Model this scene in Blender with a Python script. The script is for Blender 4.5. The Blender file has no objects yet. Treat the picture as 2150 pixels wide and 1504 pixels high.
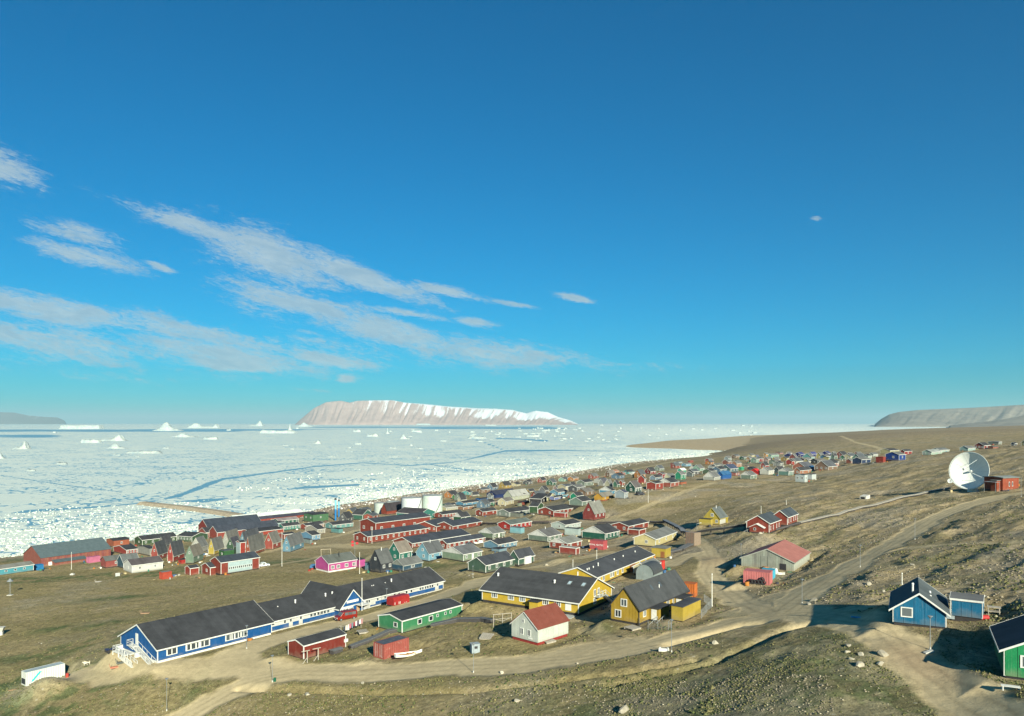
import bpy, math, random
import numpy as np
from math import radians as R, sin, cos, tan, atan2, pi
from mathutils import Vector, Matrix

# ------------------------------------------------------------------ camera, sky, sun, exposure
SC = bpy.context.scene
COL = SC.collection
DBG = False
CAMZ = 70.0            # metres above the sea
FPX, CX, HY = 1600.0, 1075.0, 888.0     # focal length, centre and horizon in photograph pixels
cam_d = bpy.data.cameras.new('camera')
cam = bpy.data.objects.new('camera', cam_d); COL.objects.link(cam)
cam_d.sensor_width = 36.0
cam_d.lens = 36.0*FPX/2150.0
cam_d.shift_x = 0.0
cam_d.shift_y = (HY-752.0)/2150.0
cam_d.clip_start = 0.5; cam_d.clip_end = 400000
cam.location = (0, 0, CAMZ); cam.rotation_euler = (R(90), 0, 0)
SC.camera = cam

SUN_EL, SUN_AZ = R(22.5), R(160.0)
sun_d = bpy.data.lights.new('sun', 'SUN'); sun = bpy.data.objects.new('sun', sun_d); COL.objects.link(sun)
sun_d.energy = 4.6; sun_d.angle = R(0.5); sun_d.color = (1.0, 0.965, 0.76)
sv = Vector((sin(SUN_AZ)*cos(SUN_EL), cos(SUN_AZ)*cos(SUN_EL), sin(SUN_EL)))
sun.rotation_euler = sv.to_track_quat('Z', 'Y').to_euler()
sun.location = (0, 0, 300)

SC.render.engine = 'CYCLES'
SC.view_settings.view_transform = 'Standard'; SC.view_settings.look = 'None'
SC.view_settings.gamma = 1.0; SC.view_settings.use_curve_mapping = False
SC.view_settings.exposure = 1.1

class NT:
    """tiny helper for node trees"""
    def __init__(s, tree): s.t = tree; s.n = tree.nodes; s.l = tree.links; s.n.clear()
    def add(s, typ, **kw):
        nd = s.n.new(typ)
        for k, v in kw.items(): setattr(nd, k, v)
        return nd
    def put(s, sock, v):
        if isinstance(v, bpy.types.NodeSocket): s.l.new(v, sock)
        elif v is not None:
            if isinstance(v, (tuple, list)) and len(v) == 3 and len(sock.default_value) == 4: v = (*v, 1)
            sock.default_value = v
    def math(s, op, a, b=None, c=None, clamp=False):
        m = s.add('ShaderNodeMath', operation=op, use_clamp=clamp)
        s.put(m.inputs[0], a)
        if b is not None: s.put(m.inputs[1], b)
        if c is not None: s.put(m.inputs[2], c)
        return m.outputs[0]
    def vmath(s, op, a, b=None):
        m = s.add('ShaderNodeVectorMath', operation=op)
        s.put(m.inputs[0], a)
        if b is not None: s.put(m.inputs[1], b)
        return m.outputs[0]
    def mix(s, fac, a, b, blend='MIX'):
        m = s.add('ShaderNodeMix', data_type='RGBA', blend_type=blend)
        s.put(m.inputs[0], fac); s.put(m.inputs[6], a); s.put(m.inputs[7], b)
        return m.outputs[2]
    def mapr(s, v, a, b, c=0.0, d=1.0, smooth=False):
        m = s.add('ShaderNodeMapRange', interpolation_type='SMOOTHSTEP' if smooth else 'LINEAR')
        for i, x in enumerate((v, a, b, c, d)): s.put(m.inputs[i], x)
        return m.outputs[0]
    def noise(s, vec, scale, detail=4.0, rough=0.55, dist=0.0):
        m = s.add('ShaderNodeTexNoise'); s.put(m.inputs['Vector'], vec)
        m.inputs['Scale'].default_value = scale; m.inputs['Detail'].default_value = detail
        m.inputs['Roughness'].default_value = rough; m.inputs['Distortion'].default_value = dist
        return m.outputs['Fac']

def px_az(x): return math.atan((x-CX)/FPX)
def px_el(x, y): return math.atan((HY-y)/math.hypot(FPX, x-CX))

SKY_TINT = (0.005, 0.61, 0.92)
CLOUD_A = (5.6, 6.6, 6.7)
CLOUD_B = (3.3, 4.7, 5.6)
def make_world():
    w = bpy.data.worlds.new('World'); SC.world = w; w.use_nodes = True
    T = NT(w.node_tree)
    sky = T.add('ShaderNodeTexSky', sky_type='NISHITA')
    sky.sun_disc = False; sky.sun_elevation = SUN_EL; sky.sun_rotation = SUN_AZ
    sky.altitude = 100; sky.air_density = 1.0; sky.dust_density = 0.25; sky.ozone_density = 3.0
    tc = T.add('ShaderNodeTexCoord')
    d = T.vmath('NORMALIZE', tc.outputs['Generated'])
    sep = T.add('ShaderNodeSeparateXYZ'); T.put(sep.inputs[0], d)
    x, y, z = sep.outputs
    hs = T.add('ShaderNodeHueSaturation'); T.put(hs.inputs['Color'], sky.outputs[0])
    hs.inputs['Saturation'].default_value = 1.15; hs.inputs['Hue'].default_value = 0.482
    sc_ = T.add('ShaderNodeSeparateColor'); T.put(sc_.inputs[0], hs.outputs[0])
    cc_ = T.add('ShaderNodeCombineColor')
    T.put(cc_.inputs[0], T.math('MULTIPLY', T.math('POWER', T.math('MAXIMUM', sc_.outputs[0], 0.0), 2.0), SKY_TINT[0]))
    T.put(cc_.inputs[1], T.math('MULTIPLY', sc_.outputs[1], SKY_TINT[1])); T.put(cc_.inputs[2], T.math('MULTIPLY', sc_.outputs[2], SKY_TINT[2]))
    base = cc_.outputs[0]
    # cloud layer: streaks laid out by azimuth and elevation of the real sky
    az = T.math('ARCTAN2', x, y); el = T.math('ARCSINE', z)
    comb = T.add('ShaderNodeCombineXYZ')
    ca, sa = cos(-0.20), sin(-0.20)
    uu = T.math('ADD', T.math('MULTIPLY', az, ca), T.math('MULTIPLY', el, sa))
    vv = T.math('SUBTRACT', T.math('MULTIPLY', el, ca), T.math('MULTIPLY', az, sa))
    T.put(comb.inputs[0], T.math('MULTIPLY', uu, 7.0)); T.put(comb.inputs[1], T.math('MULTIPLY', vv, 26.0))
    n1 = T.noise(comb.outputs[0], 1.0, 9, 0.60, 0.4)
    n2 = T.noise(comb.outputs[0], 3.4, 7, 0.62, 0.9)
    n3 = T.noise(comb.outputs[0], 11.0, 7, 0.72, 1.2)
    nz = T.math('ADD', T.math('MULTIPLY', n1, 0.62), T.math('ADD', T.math('MULTIPLY', n2, 0.55), T.math('MULTIPLY', n3, 0.62)))
    nz = T.math('SUBTRACT', nz, 0.395)
    # (px, py, half length px, half height px, tilt down to the right in degrees, strength)
    cl = [(-20, 335, 120, 34, 12, 1.0), (170, 490, 110, 26, 6, .95), (200, 545, 130, 24, 10, .95),
          (420, 480, 190, 24, 13, 1.0), (560, 535, 150, 55, 16, 1.05), (760, 580, 190, 26, 17, 1.0), (930, 610, 100, 12, 12, .9),
          (640, 640, 200, 30, 14, 1.0), (820, 700, 190, 34, 14, 1.0), (1040, 740, 230, 30, 7, .9), (1230, 765, 220, 18, 3, .6),
          (120, 655, 260, 30, 7, 1.0), (420, 700, 230, 28, 9, .95), (90, 715, 320, 46, 6, .86), (430, 740, 320, 42, 6, .80), (950, 745, 420, 40, 4, .66), (700, 665, 260, 40, 12, .72), (250, 790, 360, 22, 2, .42),
          (480, 766, 115, 15, 5, 1.15), (690, 755, 105, 17, 8, 1.0), (725, 795, 22, 11, 0, 1.0), (1215, 628, 45, 9, 12, 1.1),
          (1000, 677, 50, 11, 8, .95), (340, 562, 40, 10, 18, .9), (1715, 459, 14, 6, 5, .62), (1090, 640, 60, 6, 8, .8), (660, 820, 70, 5, 4, .7), (840, 655, 120, 10, 8, .8),
          (-500, 600, 400, 70, 8, .9), (-900, 300, 500, 60, 12, .8)]
    tot = None
    for (px, py, rl, rh, tilt, k) in cl:
        a0, e0 = px_az(px), px_el(px, py)
        f = cos(a0)**2/FPX; fe = cos(a0)/FPX
        c, s_ = cos(R(tilt)), sin(R(tilt))
        da = T.math('SUBTRACT', az, a0); de = T.math('SUBTRACT', el, e0)
        t = T.math('ADD', T.math('MULTIPLY', da, c/(rl*f)), T.math('MULTIPLY', de, -s_/(rl*fe)))
        s2 = T.math('ADD', T.math('MULTIPLY', da, s_/(rh*f)), T.math('MULTIPLY', de, c/(rh*fe)))
        q = T.math('ADD', T.math('MULTIPLY', t, t), T.math('MULTIPLY', s2, s2))
        m = T.math('MULTIPLY', T.math('POWER', 2.718, T.math('MULTIPLY', q, -0.8)), k)
        tot = m if tot is None else T.math('MAXIMUM', tot, m)
    dens = T.mapr(T.math('ADD', nz, T.math('MULTIPLY', tot, 0.54)), 0.69, 1.02, 0.0, 1.0, True)
    dens = T.math('MULTIPLY', dens, T.mapr(tot, 0.05, 0.35, 0, 1, True))
    thick = T.mapr(T.math('ADD', n2, T.math('MULTIPLY', tot, 0.25)), 0.45, 0.85, 0, 1)
    ccol = T.mix(thick, CLOUD_A, CLOUD_B)
    out = T.mix(T.math('MULTIPLY', dens, 0.82), base, ccol)
    bg = T.add('ShaderNodeBackground'); T.put(bg.inputs[0], out); bg.inputs[1].default_value = 0.05
    o = T.add('ShaderNodeOutputWorld'); T.l.new(bg.outputs[0], o.inputs[0])
make_world()

# ------------------------------------------------------------------ noise helpers (numpy)
def _h(ix, iy, seed):
    n = (ix.astype(np.int64)*374761393 + iy.astype(np.int64)*668265263 + seed*1442695041) & 0x7fffffff
    n = ((n ^ (n >> 13))*1274126177) & 0x7fffffff
    n = (n ^ (n >> 16)) & 0xffff
    return n/65535.0
def vnoise(x, y, seed=0):
    ix = np.floor(x); iy = np.floor(y); fx = x-ix; fy = y-iy
    fx = fx*fx*(3-2*fx); fy = fy*fy*(3-2*fy)
    a = _h(ix, iy, seed); b = _h(ix+1, iy, seed); c = _h(ix, iy+1, seed); d = _h(ix+1, iy+1, seed)
    return (a*(1-fx)+b*fx)*(1-fy)+(c*(1-fx)+d*fx)*fy
def fbm(x, y, scale, octs=4, seed=0, gain=0.5):
    t = 0; amp = 1; n = 0; s = 1.0/scale
    for o in range(octs):
        t = t+amp*vnoise(x*s+17.3*o, y*s-9.1*o, seed+o); n += amp; amp *= gain; s *= 2.03
    return t/n
def sstep(a, b, x):
    t = np.clip((x-a)/(b-a), 0, 1); return t*t*(3-2*t)

# ------------------------------------------------------------------ terrain height field
# control points (photo x, photo y, metres below the camera)
CTRL = [(-300,1504,58),(0,1504,54),(350,1493,50),(700,1504,44),(1075,1504,38),(1500,1504,32),(1800,1504,28.5),(2150,1504,25.5),(2500,1500,22),
(60,1440,53),(200,1400,50),(325,1394,46.5),(575,1430,44.8),(800,1384,42.2),(1000,1410,39),(1130,1355,37.5),(1290,1400,35),(1400,1369,33.5),(1335,1313,35),
(1600,1400,30.5),(1600,1300,31),(1740,1300,28.5),(1910,1315,26),(2120,1417,25.5),(1980,1400,26.8),(2060,1300,24.5),(2150,1280,23.2),(2500,1280,19),
(840,1330,42.2),(650,1310,45.5),(930,1240,45),(1013,1258,40),(1215,1292,38),(0,1300,58),(200,1280,55.5),(400,1230,56),(689,1200,51),(464,1206,55),(850,1200,50),
(1100,1200,44),(1200,1190,43),(1300,1200,40),(1460,1200,37.5),(1560,1195,36.8),(1667,1202,34.8),(405,1182,60),(110,1192,64),(250,1190,61.5),(-300,1195,65),(0,1195,64),
(1690,1240,31),(1760,1200,30.7),(1830,1166,29.9),(1900,1200,27.8),(2150,1200,23.5),(1900,1125,28.3),(1960,1090,26.6),(2030,1062,24.4),(2150,1032,21.5),(2150,1100,22.5),(2500,1050,17),(2500,1200,19),(1750,1120,32),(1615,1122,34),
(1500,1103,38),(1460,1150,38),(1380,1167,41),(1360,1122,43),(1300,1100,45),(1200,1120,46),(1090,1113,48),(950,1130,53),(760,1140,58),(600,1160,59),(680,1110,62.5),(560,1115,65.5),(450,1127,66.3),
(864,1075,62.5),(1000,1080,57),(1100,1080,52),(1250,1085,46),(1400,1060,41),(1550,1060,36),(1700,1060,30),(1850,1040,28.5),(2000,1017,23.5),(2080,985,20),(2150,960,16),(2500,950,9),
(1250,1053,41.5),(1325,1034,37.5),(1150,1040,50),(1050,1050,57),(1000,1042,62),(1100,1027,61),(1200,1015,57),(1300,1000,50),(1400,995,44),(1430,1013,37),
(1500,1008,36),(1600,1006,36),(1690,1012,34),(1750,985,31),(1880,967,24),(1970,955,20),(2080,942,17),(2150,935,14.5),(1500,985,43),(1600,970,38.5),(1700,957,35),(1800,950,31),(2500,925,9),
(1600,935,44),(1700,921,39),(1850,908,33),(2000,903,26),(2150,899,19),(1560,946,50),(1545,938,55),(1850,903.3,31),(2150,894,13),(2500,890,3),
# shore and sea bed
(-300,1180,69.8),(0,1172,69.3),(140,1155,69.2),(250,1140,69.2),(420,1120,69),(560,1096,69),(700,1066,69.0),(870,1040,69),(1000,1020,69.2),(1200,994,69.2),(1300,976,69.2),(1420,963,69.2),(1500,955,69),(1535,949,69),
(-300,1160,73),(0,1155,73),(150,1140,73),(250,1125,73),(420,1104,73),(560,1080,73),(700,1050,73),(870,1025,73),(1000,1006,73),(1200,982,73),(1300,965,73.5),(1400,955,73),(1480,950,71.2),(1500,947,70.6),
(1325,937.5,69.5),(1400,940.5,69.5),(1480,944.5,69.5),(1530,944,68),(1400,934,67),(1500,931,65.5),(1560,928,63),(1330,934,69.5),(1420,925,69.5),(1500,921,69.4),(1290,935,73),(1380,922,73),(1500,917,73),
(1700,909,74),(1850,904,74),(1950,900,72.5),(2020,898.2,71),(1700,905,75),(1900,900,75),
(0,1100,76),(400,1050,76),(800,1000,76),(1100,960,76),(0,950,76),(800,930,76),(1300,915,76),(1700,902,76),(400,910,76),(1100,905,76),(1900,897,75),(2150,897.5,50),(2150,896,70)]
_P = np.array(CTRL, float)
_d = FPX*_P[:, 2]/(_P[:, 1]-HY)
_U = np.stack([(_P[:, 0]-CX)/280.0, np.log(_d)/0.33], 1)
_Z = CAMZ-_P[:, 2]
def _phi(r2): return 0.5*r2*np.log(r2+1e-9)
_n = len(_Z)
_r2 = ((_U[:, None, :]-_U[None, :, :])**2).sum(-1)
_K = _phi(_r2)-np.eye(_n)*0.02*(-1 if False else 1)
_A = np.zeros((_n+3, _n+3)); _A[:_n, :_n] = _phi(_r2)+np.eye(_n)*0.01
_A[:_n, _n] = 1; _A[:_n, _n+1:] = _U; _A[_n, :_n] = 1; _A[_n+1:, :_n] = _U.T
_W = np.linalg.solve(_A, np.concatenate([_Z, np.zeros(3)]))
# narrow ditches, cut into the ground: (polyline in photo pixels, width m, depth m)
def at_flat(px, py, h):
    d = FPX*h/(py-HY); return np.array([(px-CX)/FPX*d, d])
def base_height(x, y):
    x = np.asarray(x, float); y = np.asarray(y, float)
    u = np.clip(x/np.maximum(y, 1.0)*FPX/280.0, -8, 6.2); v = np.log(np.clip(y, 62, 16000))/0.33
    out = np.full(u.shape, _W[_n]) + _W[_n+1]*u + _W[_n+2]*v
    for i in range(_n):
        r2 = (u-_U[i, 0])**2+(v-_U[i, 1])**2
        out += _W[i]*_phi(r2)
    return out
def relief(x, y, z):
    """mid-size bumps of the tundra, gentler far away and low by the sea"""
    near = 1-sstep(250, 900, y)
    right = sstep(0.12, 0.45, x/np.maximum(y, 1))
    a = (fbm(x, y, 14, 4, 3)-0.5)*1.1
    xr = x*0.80+y*0.60; yr = -x*0.60+y*0.80      # ridges run up to the right
    rdg = 1-np.abs(fbm(xr*0.35, yr, 13, 4, 9)-0.5)*4.0
    b = np.clip(rdg, -0.3, 1)*0.72*right*sstep(40, 130, y)
    c = (fbm(x, y, 2.4, 3, 21)-0.5)*0.42+(fbm(x, y, 5.5, 3, 23)-0.5)*0.5*right
    g = near*(a*(0.35+0.9*right)+b+c)
    g = g+(1-near)*(fbm(x*0.4, y, 90, 4, 5)-0.5)*4.0*sstep(900, 2200, y)*sstep(2, 12, z)
    return g*sstep(0.3, 3.0, z)
PADS = []     # (centre x, y, direction angle, half length, half width, height): levelled ground under buildings
def seg_dist(x, y, pts):
    best = np.full(x.shape, 1e9)
    for (a, b) in zip(pts[:-1], pts[1:]):
        ax, ay = a; bx, by = b; dx, dy = bx-ax, by-ay
        t = np.clip(((x-ax)*dx+(y-ay)*dy)/(dx*dx+dy*dy+1e-9), 0, 1)
        best = np.minimum(best, np.hypot(x-ax-t*dx, y-ay-t*dy))
    return best
_ts = np.exp(np.linspace(math.log(58), math.log(9000), 700))
def hit(px, py):
    """world point on the smooth ground seen at a photo pixel"""
    xs = (px-CX)/FPX*_ts; zs = CAMZ-(py-HY)/FPX*_ts
    g = base_height(xs, _ts)
    k = np.argmax(zs < g)
    if not (zs < g).any(): k = 699
    if k == 0: k = 1
    f = (zs[k-1]-g[k-1])/max(1e-6, (zs[k-1]-g[k-1])-(zs[k]-g[k]))
    d = _ts[k-1]+(_ts[k]-_ts[k-1])*f
    return Vector(((px-CX)/FPX*d, d, CAMZ-(py-HY)/FPX*d))
def line(pts):
    return [tuple(hit(*p)[:2]) for p in pts]
ROADS = [  # (photo polyline, width in metres, strength)
 ([(2190,1560),(2080,1490),(1985,1435),(1900,1375),(1850,1335),(1800,1310),(1750,1296),(1690,1288),(1620,1292),(1560,1304),(1480,1324),(1400,1345),(1300,1367),(1200,1385),(1100,1395),(1000,1400),(900,1405),(800,1410),(700,1412),(630,1412),(560,1424),(500,1442),(440,1475),(380,1510)], 7.2, 1.0),
 ([(1640,1287),(1690,1245),(1760,1203),(1830,1166),(1900,1126),(1960,1090),(2030,1062),(2100,1042),(2200,1026)], 7.5, 1.0),
 ([(1835,1168),(1900,1152),(1990,1144),(2180,1140)], 2.6, .8),
 ([(1625,1290),(1570,1268),(1530,1245),(1506,1222),(1492,1200),(1498,1178),(1478,1163),(1440,1168),(1405,1186)], 6.5, 1.0),
 ([(1498,1178),(1490,1155),(1470,1135),(1440,1125)], 4.0, .8),
 ([(580,1408),(490,1402),(480,1380),(540,1352),(620,1330),(700,1312),(780,1295),(860,1272),(930,1250),(990,1228),(1015,1215)], 8.0, 1.0),
 ([(480,1395),(380,1402),(280,1402),(200,1410),(150,1425)], 9.0, .85),
 ([(1720,1292),(1790,1280),(1860,1275),(1900,1262)], 5.0, .7),
 ([(1560,1285),(1600,1262),(1640,1250)], 8.0, .7),
 ([(545,1192),(620,1180),(690,1166),(760,1178),(800,1160),(860,1150)], 3.5, .6),
 ([(470,1155),(560,1160),(640,1135),(700,1128),(760,1112)], 5.0, .75),
 ([(640,1150),(700,1145),(760,1150),(840,1146),(900,1140)], 9.0, .6),
 ([(1020,1110),(1100,1096),(1200,1090),(1280,1092),(1340,1072),(1420,1040),(1500,1014)], 4.0, .6),
 ([(1270,1085),(1320,1096),(1400,1106),(1450,1103)], 7.0, .55),
 ([(1010,1185),(1080,1195),(1140,1190),(1200,1175),(1280,1160),(1340,1162)], 5.0, .6),
 ([(1170,1384),(1240,1362),(1310,1352)], 9.0, .9),
 ([(950,1243),(1005,1225),(1070,1208)], 9.0, .8),
 ([(1600,1300),(1650,1280),(1720,1300)], 9.0, .9),
 ([(1075,1262),(1150,1280),(1200,1300)], 5.0, .6),
 ([(1765,916),(1800,930),(1830,936),(1852,942),(1840,948)], 5.0, .9),
 ([(940,1062),(1020,1052),(1120,1030),(1240,1006),(1330,986),(1420,968),(1500,957),(1540,952)], 12.0, .55),
 ([(2060,1030),(1990,1045),(1940,1035)], 6.0, .5),
 ([(1290,1345),(1255,1330),(1230,1320)], 4.0, .5),
]
DITCH = [([(500,1444),(600,1446),(700,1450),(850,1452),(1000,1448),(1150,1432),(1300,1410),(1390,1397),(1460,1384)], .8, .75),
         ([(1290,1432),(1400,1409),(1500,1387),(1590,1353),(1650,1322),(1720,1306)], 1.1, .85),
         ([(1400,1352),(1480,1331),(1560,1310),(1600,1306)], .9, .7)]
ROADW = [(line(p), w, s) for p, w, s in ROADS]
DITCHW = [(line(p), w, s) for p, w, s in DITCH]
MOUNDS = []
for (px, py, r, h) in [(92,1456,4.6,2.6),(128,1452,4.0,.9),(60,1462,3.6,.8),(1600,1142,9,2.6),(1560,1130,7,2.0),(1495,1182,7,.8),(1550,1262,8,-.3),(1740,1365,14,.9),(1175,1180,6,1.0)]:
    p = hit(px, py); MOUNDS.append((p.x, p.y, r, h))
def height(x, y, pads=True):
    x = np.asarray(x, float); y = np.asarray(y, float)
    z = base_height(x, y)
    rl = relief(x, y, z)
    rm = road_mask(x, y)
    rl = rl*(1-0.85*np.maximum(rm, road_mask(x, y, 2.4)))
    z2 = z+rl-0.10*rm*(y < 900)
    for pts, w, dp in DITCHW:
        dd = seg_dist(x, y, pts); z2 = z2-dp*np.exp(-(dd/w)**2)*(0.6+0.8*fbm(x, y, 6, 2, 31))
    for mx, my, r, h in MOUNDS:
        z2 = z2+h*np.exp(-((x-mx)**2+(y-my)**2)/(r*r*0.6))*(0.85+0.3*fbm(x, y, 2.0, 3, 77))
    if pads:
        num = np.zeros(z2.shape); den = np.zeros(z2.shape); mx_ = np.zeros(z2.shape)
        for cx, cy, an, hl, hw, h in PADS:
            R_ = math.hypot(hl, hw)+6
            sel = (np.abs(x-cx) < R_) & (np.abs(y-cy) < R_)
            if not sel.any(): continue
            dx = x[sel]-cx; dy = y[sel]-cy; a = np.abs(dx*cos(an)+dy*sin(an))-hl; b = np.abs(-dx*sin(an)+dy*cos(an))-hw
            m = 1-sstep(0.6, 4.5, np.maximum(np.maximum(a, b), 0))
            num[sel] += m*h; den[sel] += m; mx_[sel] = np.maximum(mx_[sel], m)
        k = den > 0
        z2[k] = z2[k]*(1-mx_[k])+mx_[k]*num[k]/den[k]
    return z2
def road_mask(x, y, wide=1.0):
    m = np.zeros(np.shape(x))
    wob = (fbm(x, y, 5.0, 3, 40)-0.5)
    for pts, w, s in ROADW:
        w = w*wide; P = np.array(pts); mg = w*2
        sel = (x > P[:, 0].min()-mg) & (x < P[:, 0].max()+mg) & (y > P[:, 1].min()-mg) & (y < P[:, 1].max()+mg)
        if not sel.any(): continue
        dd = seg_dist(x[sel], y[sel], pts)+wob[sel]*w*0.5
        m[sel] = np.maximum(m[sel], s*(1-sstep(w*0.40, w*0.64, dd)))
    return m
def gz(x, y): return float(height(np.array([float(x)]), np.array([float(y)]))[0])

# ------------------------------------------------------------------ mesh and object helpers
def tag(o, label=None, cat=None, group=None, kind=None):
    if label: o['label'] = label
    if cat: o['category'] = cat
    if group: o['group'] = group
    if kind: o['kind'] = kind
    return o
class MB:
    def __init__(s): s.v = []; s.f = []
    def quad(s, pts):
        n = len(s.v); s.v += [tuple(p) for p in pts]; s.f.append(tuple(range(n, n+len(pts))))
    def box(s, x0, x1, y0, y1, z0, z1):
        n = len(s.v)
        s.v += [(x0,y0,z0),(x1,y0,z0),(x1,y1,z0),(x0,y1,z0),(x0,y0,z1),(x1,y0,z1),(x1,y1,z1),(x0,y1,z1)]
        s.f += [(n,n+3,n+2,n+1),(n+4,n+5,n+6,n+7),(n,n+1,n+5,n+4),(n+1,n+2,n+6,n+5),(n+2,n+3,n+7,n+6),(n+3,n,n+4,n+7)]
        return s
    def prism(s, poly, axis, a, b):
        """polygon (list of 2D points) swept along an axis; axis 'x': points are (y,z)"""
        n = len(s.v); k = len(poly)
        def P(t, p):
            return (t, p[0], p[1]) if axis == 'x' else ((p[0], t, p[1]) if axis == 'y' else (p[0], p[1], t))
        s.v += [P(a, p) for p in poly]+[P(b, p) for p in poly]
        s.f.append(tuple(range(n, n+k))[::-1]); s.f.append(tuple(range(n+k, n+2*k)))
        for i in range(k): j = (i+1) % k; s.f.append((n+i, n+j, n+k+j, n+k+i))
        return s
    def tube(s, p0, p1, r0, r1=None, seg=8, cap=True):
        r1 = r0 if r1 is None else r1
        p0 = Vector(p0); p1 = Vector(p1); d = (p1-p0).normalized()
        a = d.orthogonal().normalized(); b = d.cross(a); n = len(s.v)
        for p, r in ((p0, r0), (p1, r1)):
            for i in range(seg):
                t = 2*pi*i/seg; s.v.append(tuple(p+(a*cos(t)+b*sin(t))*r))
        for i in range(seg): j = (i+1) % seg; s.f.append((n+i, n+j, n+seg+j, n+seg+i))
        if cap: s.f.append(tuple(range(n, n+seg))[::-1]); s.f.append(tuple(range(n+seg, n+2*seg)))
        return s
    def bar(s, p0, p1, w, h=None):
        """rectangular bar between two points"""
        h = h or w; p0 = Vector(p0); p1 = Vector(p1); d = (p1-p0).normalized()
        a = d.cross(Vector((0, 0, 1)))
        if a.length < 1e-3: a = Vector((1, 0, 0))
        a.normalize(); b = a.cross(d); n = len(s.v)
        for p in (p0, p1):
            for sx, sy in ((-1,-1),(1,-1),(1,1),(-1,1)): s.v.append(tuple(p+a*(sx*w/2)+b*(sy*h/2)))
        s.f += [(n,n+3,n+2,n+1),(n+4,n+5,n+6,n+7),(n,n+1,n+5,n+4),(n+1,n+2,n+6,n+5),(n+2,n+3,n+7,n+6),(n+3,n,n+4,n+7)]
        return s
    def mesh(s, name, mat=None, smooth=False):
        me = bpy.data.meshes.new(name); me.from_pydata(s.v, [], s.f)
        if mat: me.materials.append(mat)
        if smooth: me.polygons.foreach_set('use_smooth', [True]*len(me.polygons))
        me.update(); return me
    def obj(s, name, mat, parent=None, smooth=False, loc=None, rot=None):
        o = bpy.data.objects.new(name, s.mesh(name, mat, smooth)); COL.objects.link(o)
        if parent: o.parent = parent
        if loc: o.location = loc
        if rot: o.rotation_euler = rot
        return o
def link(name, me, parent=None, loc=(0,0,0), rot=(0,0,0), scale=(1,1,1)):
    o = bpy.data.objects.new(name, me); COL.objects.link(o); o.parent = parent
    o.location = loc; o.rotation_euler = rot; o.scale = scale; return o
def empty(name, loc, rz=0.0, label=None, cat=None, group=None):
    o = bpy.data.objects.new(name, None); COL.objects.link(o); o.location = loc; o.rotation_euler = (0, 0, rz)
    o.empty_display_size = 0.5
    return tag(o, label, cat, group)
def copy_tree(o, parent=None):
    c = o.copy(); COL.objects.link(c); c.parent = parent
    for ch in list(o.children): copy_tree(ch, c)
    return c
def np_mesh(name, V, F, mat=None, smooth=False, attrs=None, cols=None):
    me = bpy.data.meshes.new(name)
    V = np.asarray(V, np.float32); F = np.asarray(F, np.int32)
    me.vertices.add(len(V)); me.vertices.foreach_set('co', V.ravel())
    k = F.shape[1]
    me.loops.add(F.size); me.loops.foreach_set('vertex_index', F.ravel())
    me.polygons.add(len(F)); me.polygons.foreach_set('loop_start', np.arange(0, F.size, k, dtype=np.int32))
    me.polygons.foreach_set('loop_total', np.full(len(F), k, np.int32))
    if smooth: me.polygons.foreach_set('use_smooth', np.ones(len(F), bool))
    for nm, a in (attrs or {}).items():
        at = me.attributes.new(nm, 'FLOAT', 'POINT'); at.data.foreach_set('value', np.asarray(a, np.float32))
    for nm, a in (cols or {}).items():
        at = me.attributes.new(nm, 'FLOAT_COLOR', 'POINT')
        c4 = np.ones((len(V), 4), np.float32); c4[:, :3] = a; at.data.foreach_set('color', c4.ravel())
    if mat: me.materials.append(mat)
    me.update(); me.validate(); return me

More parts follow.
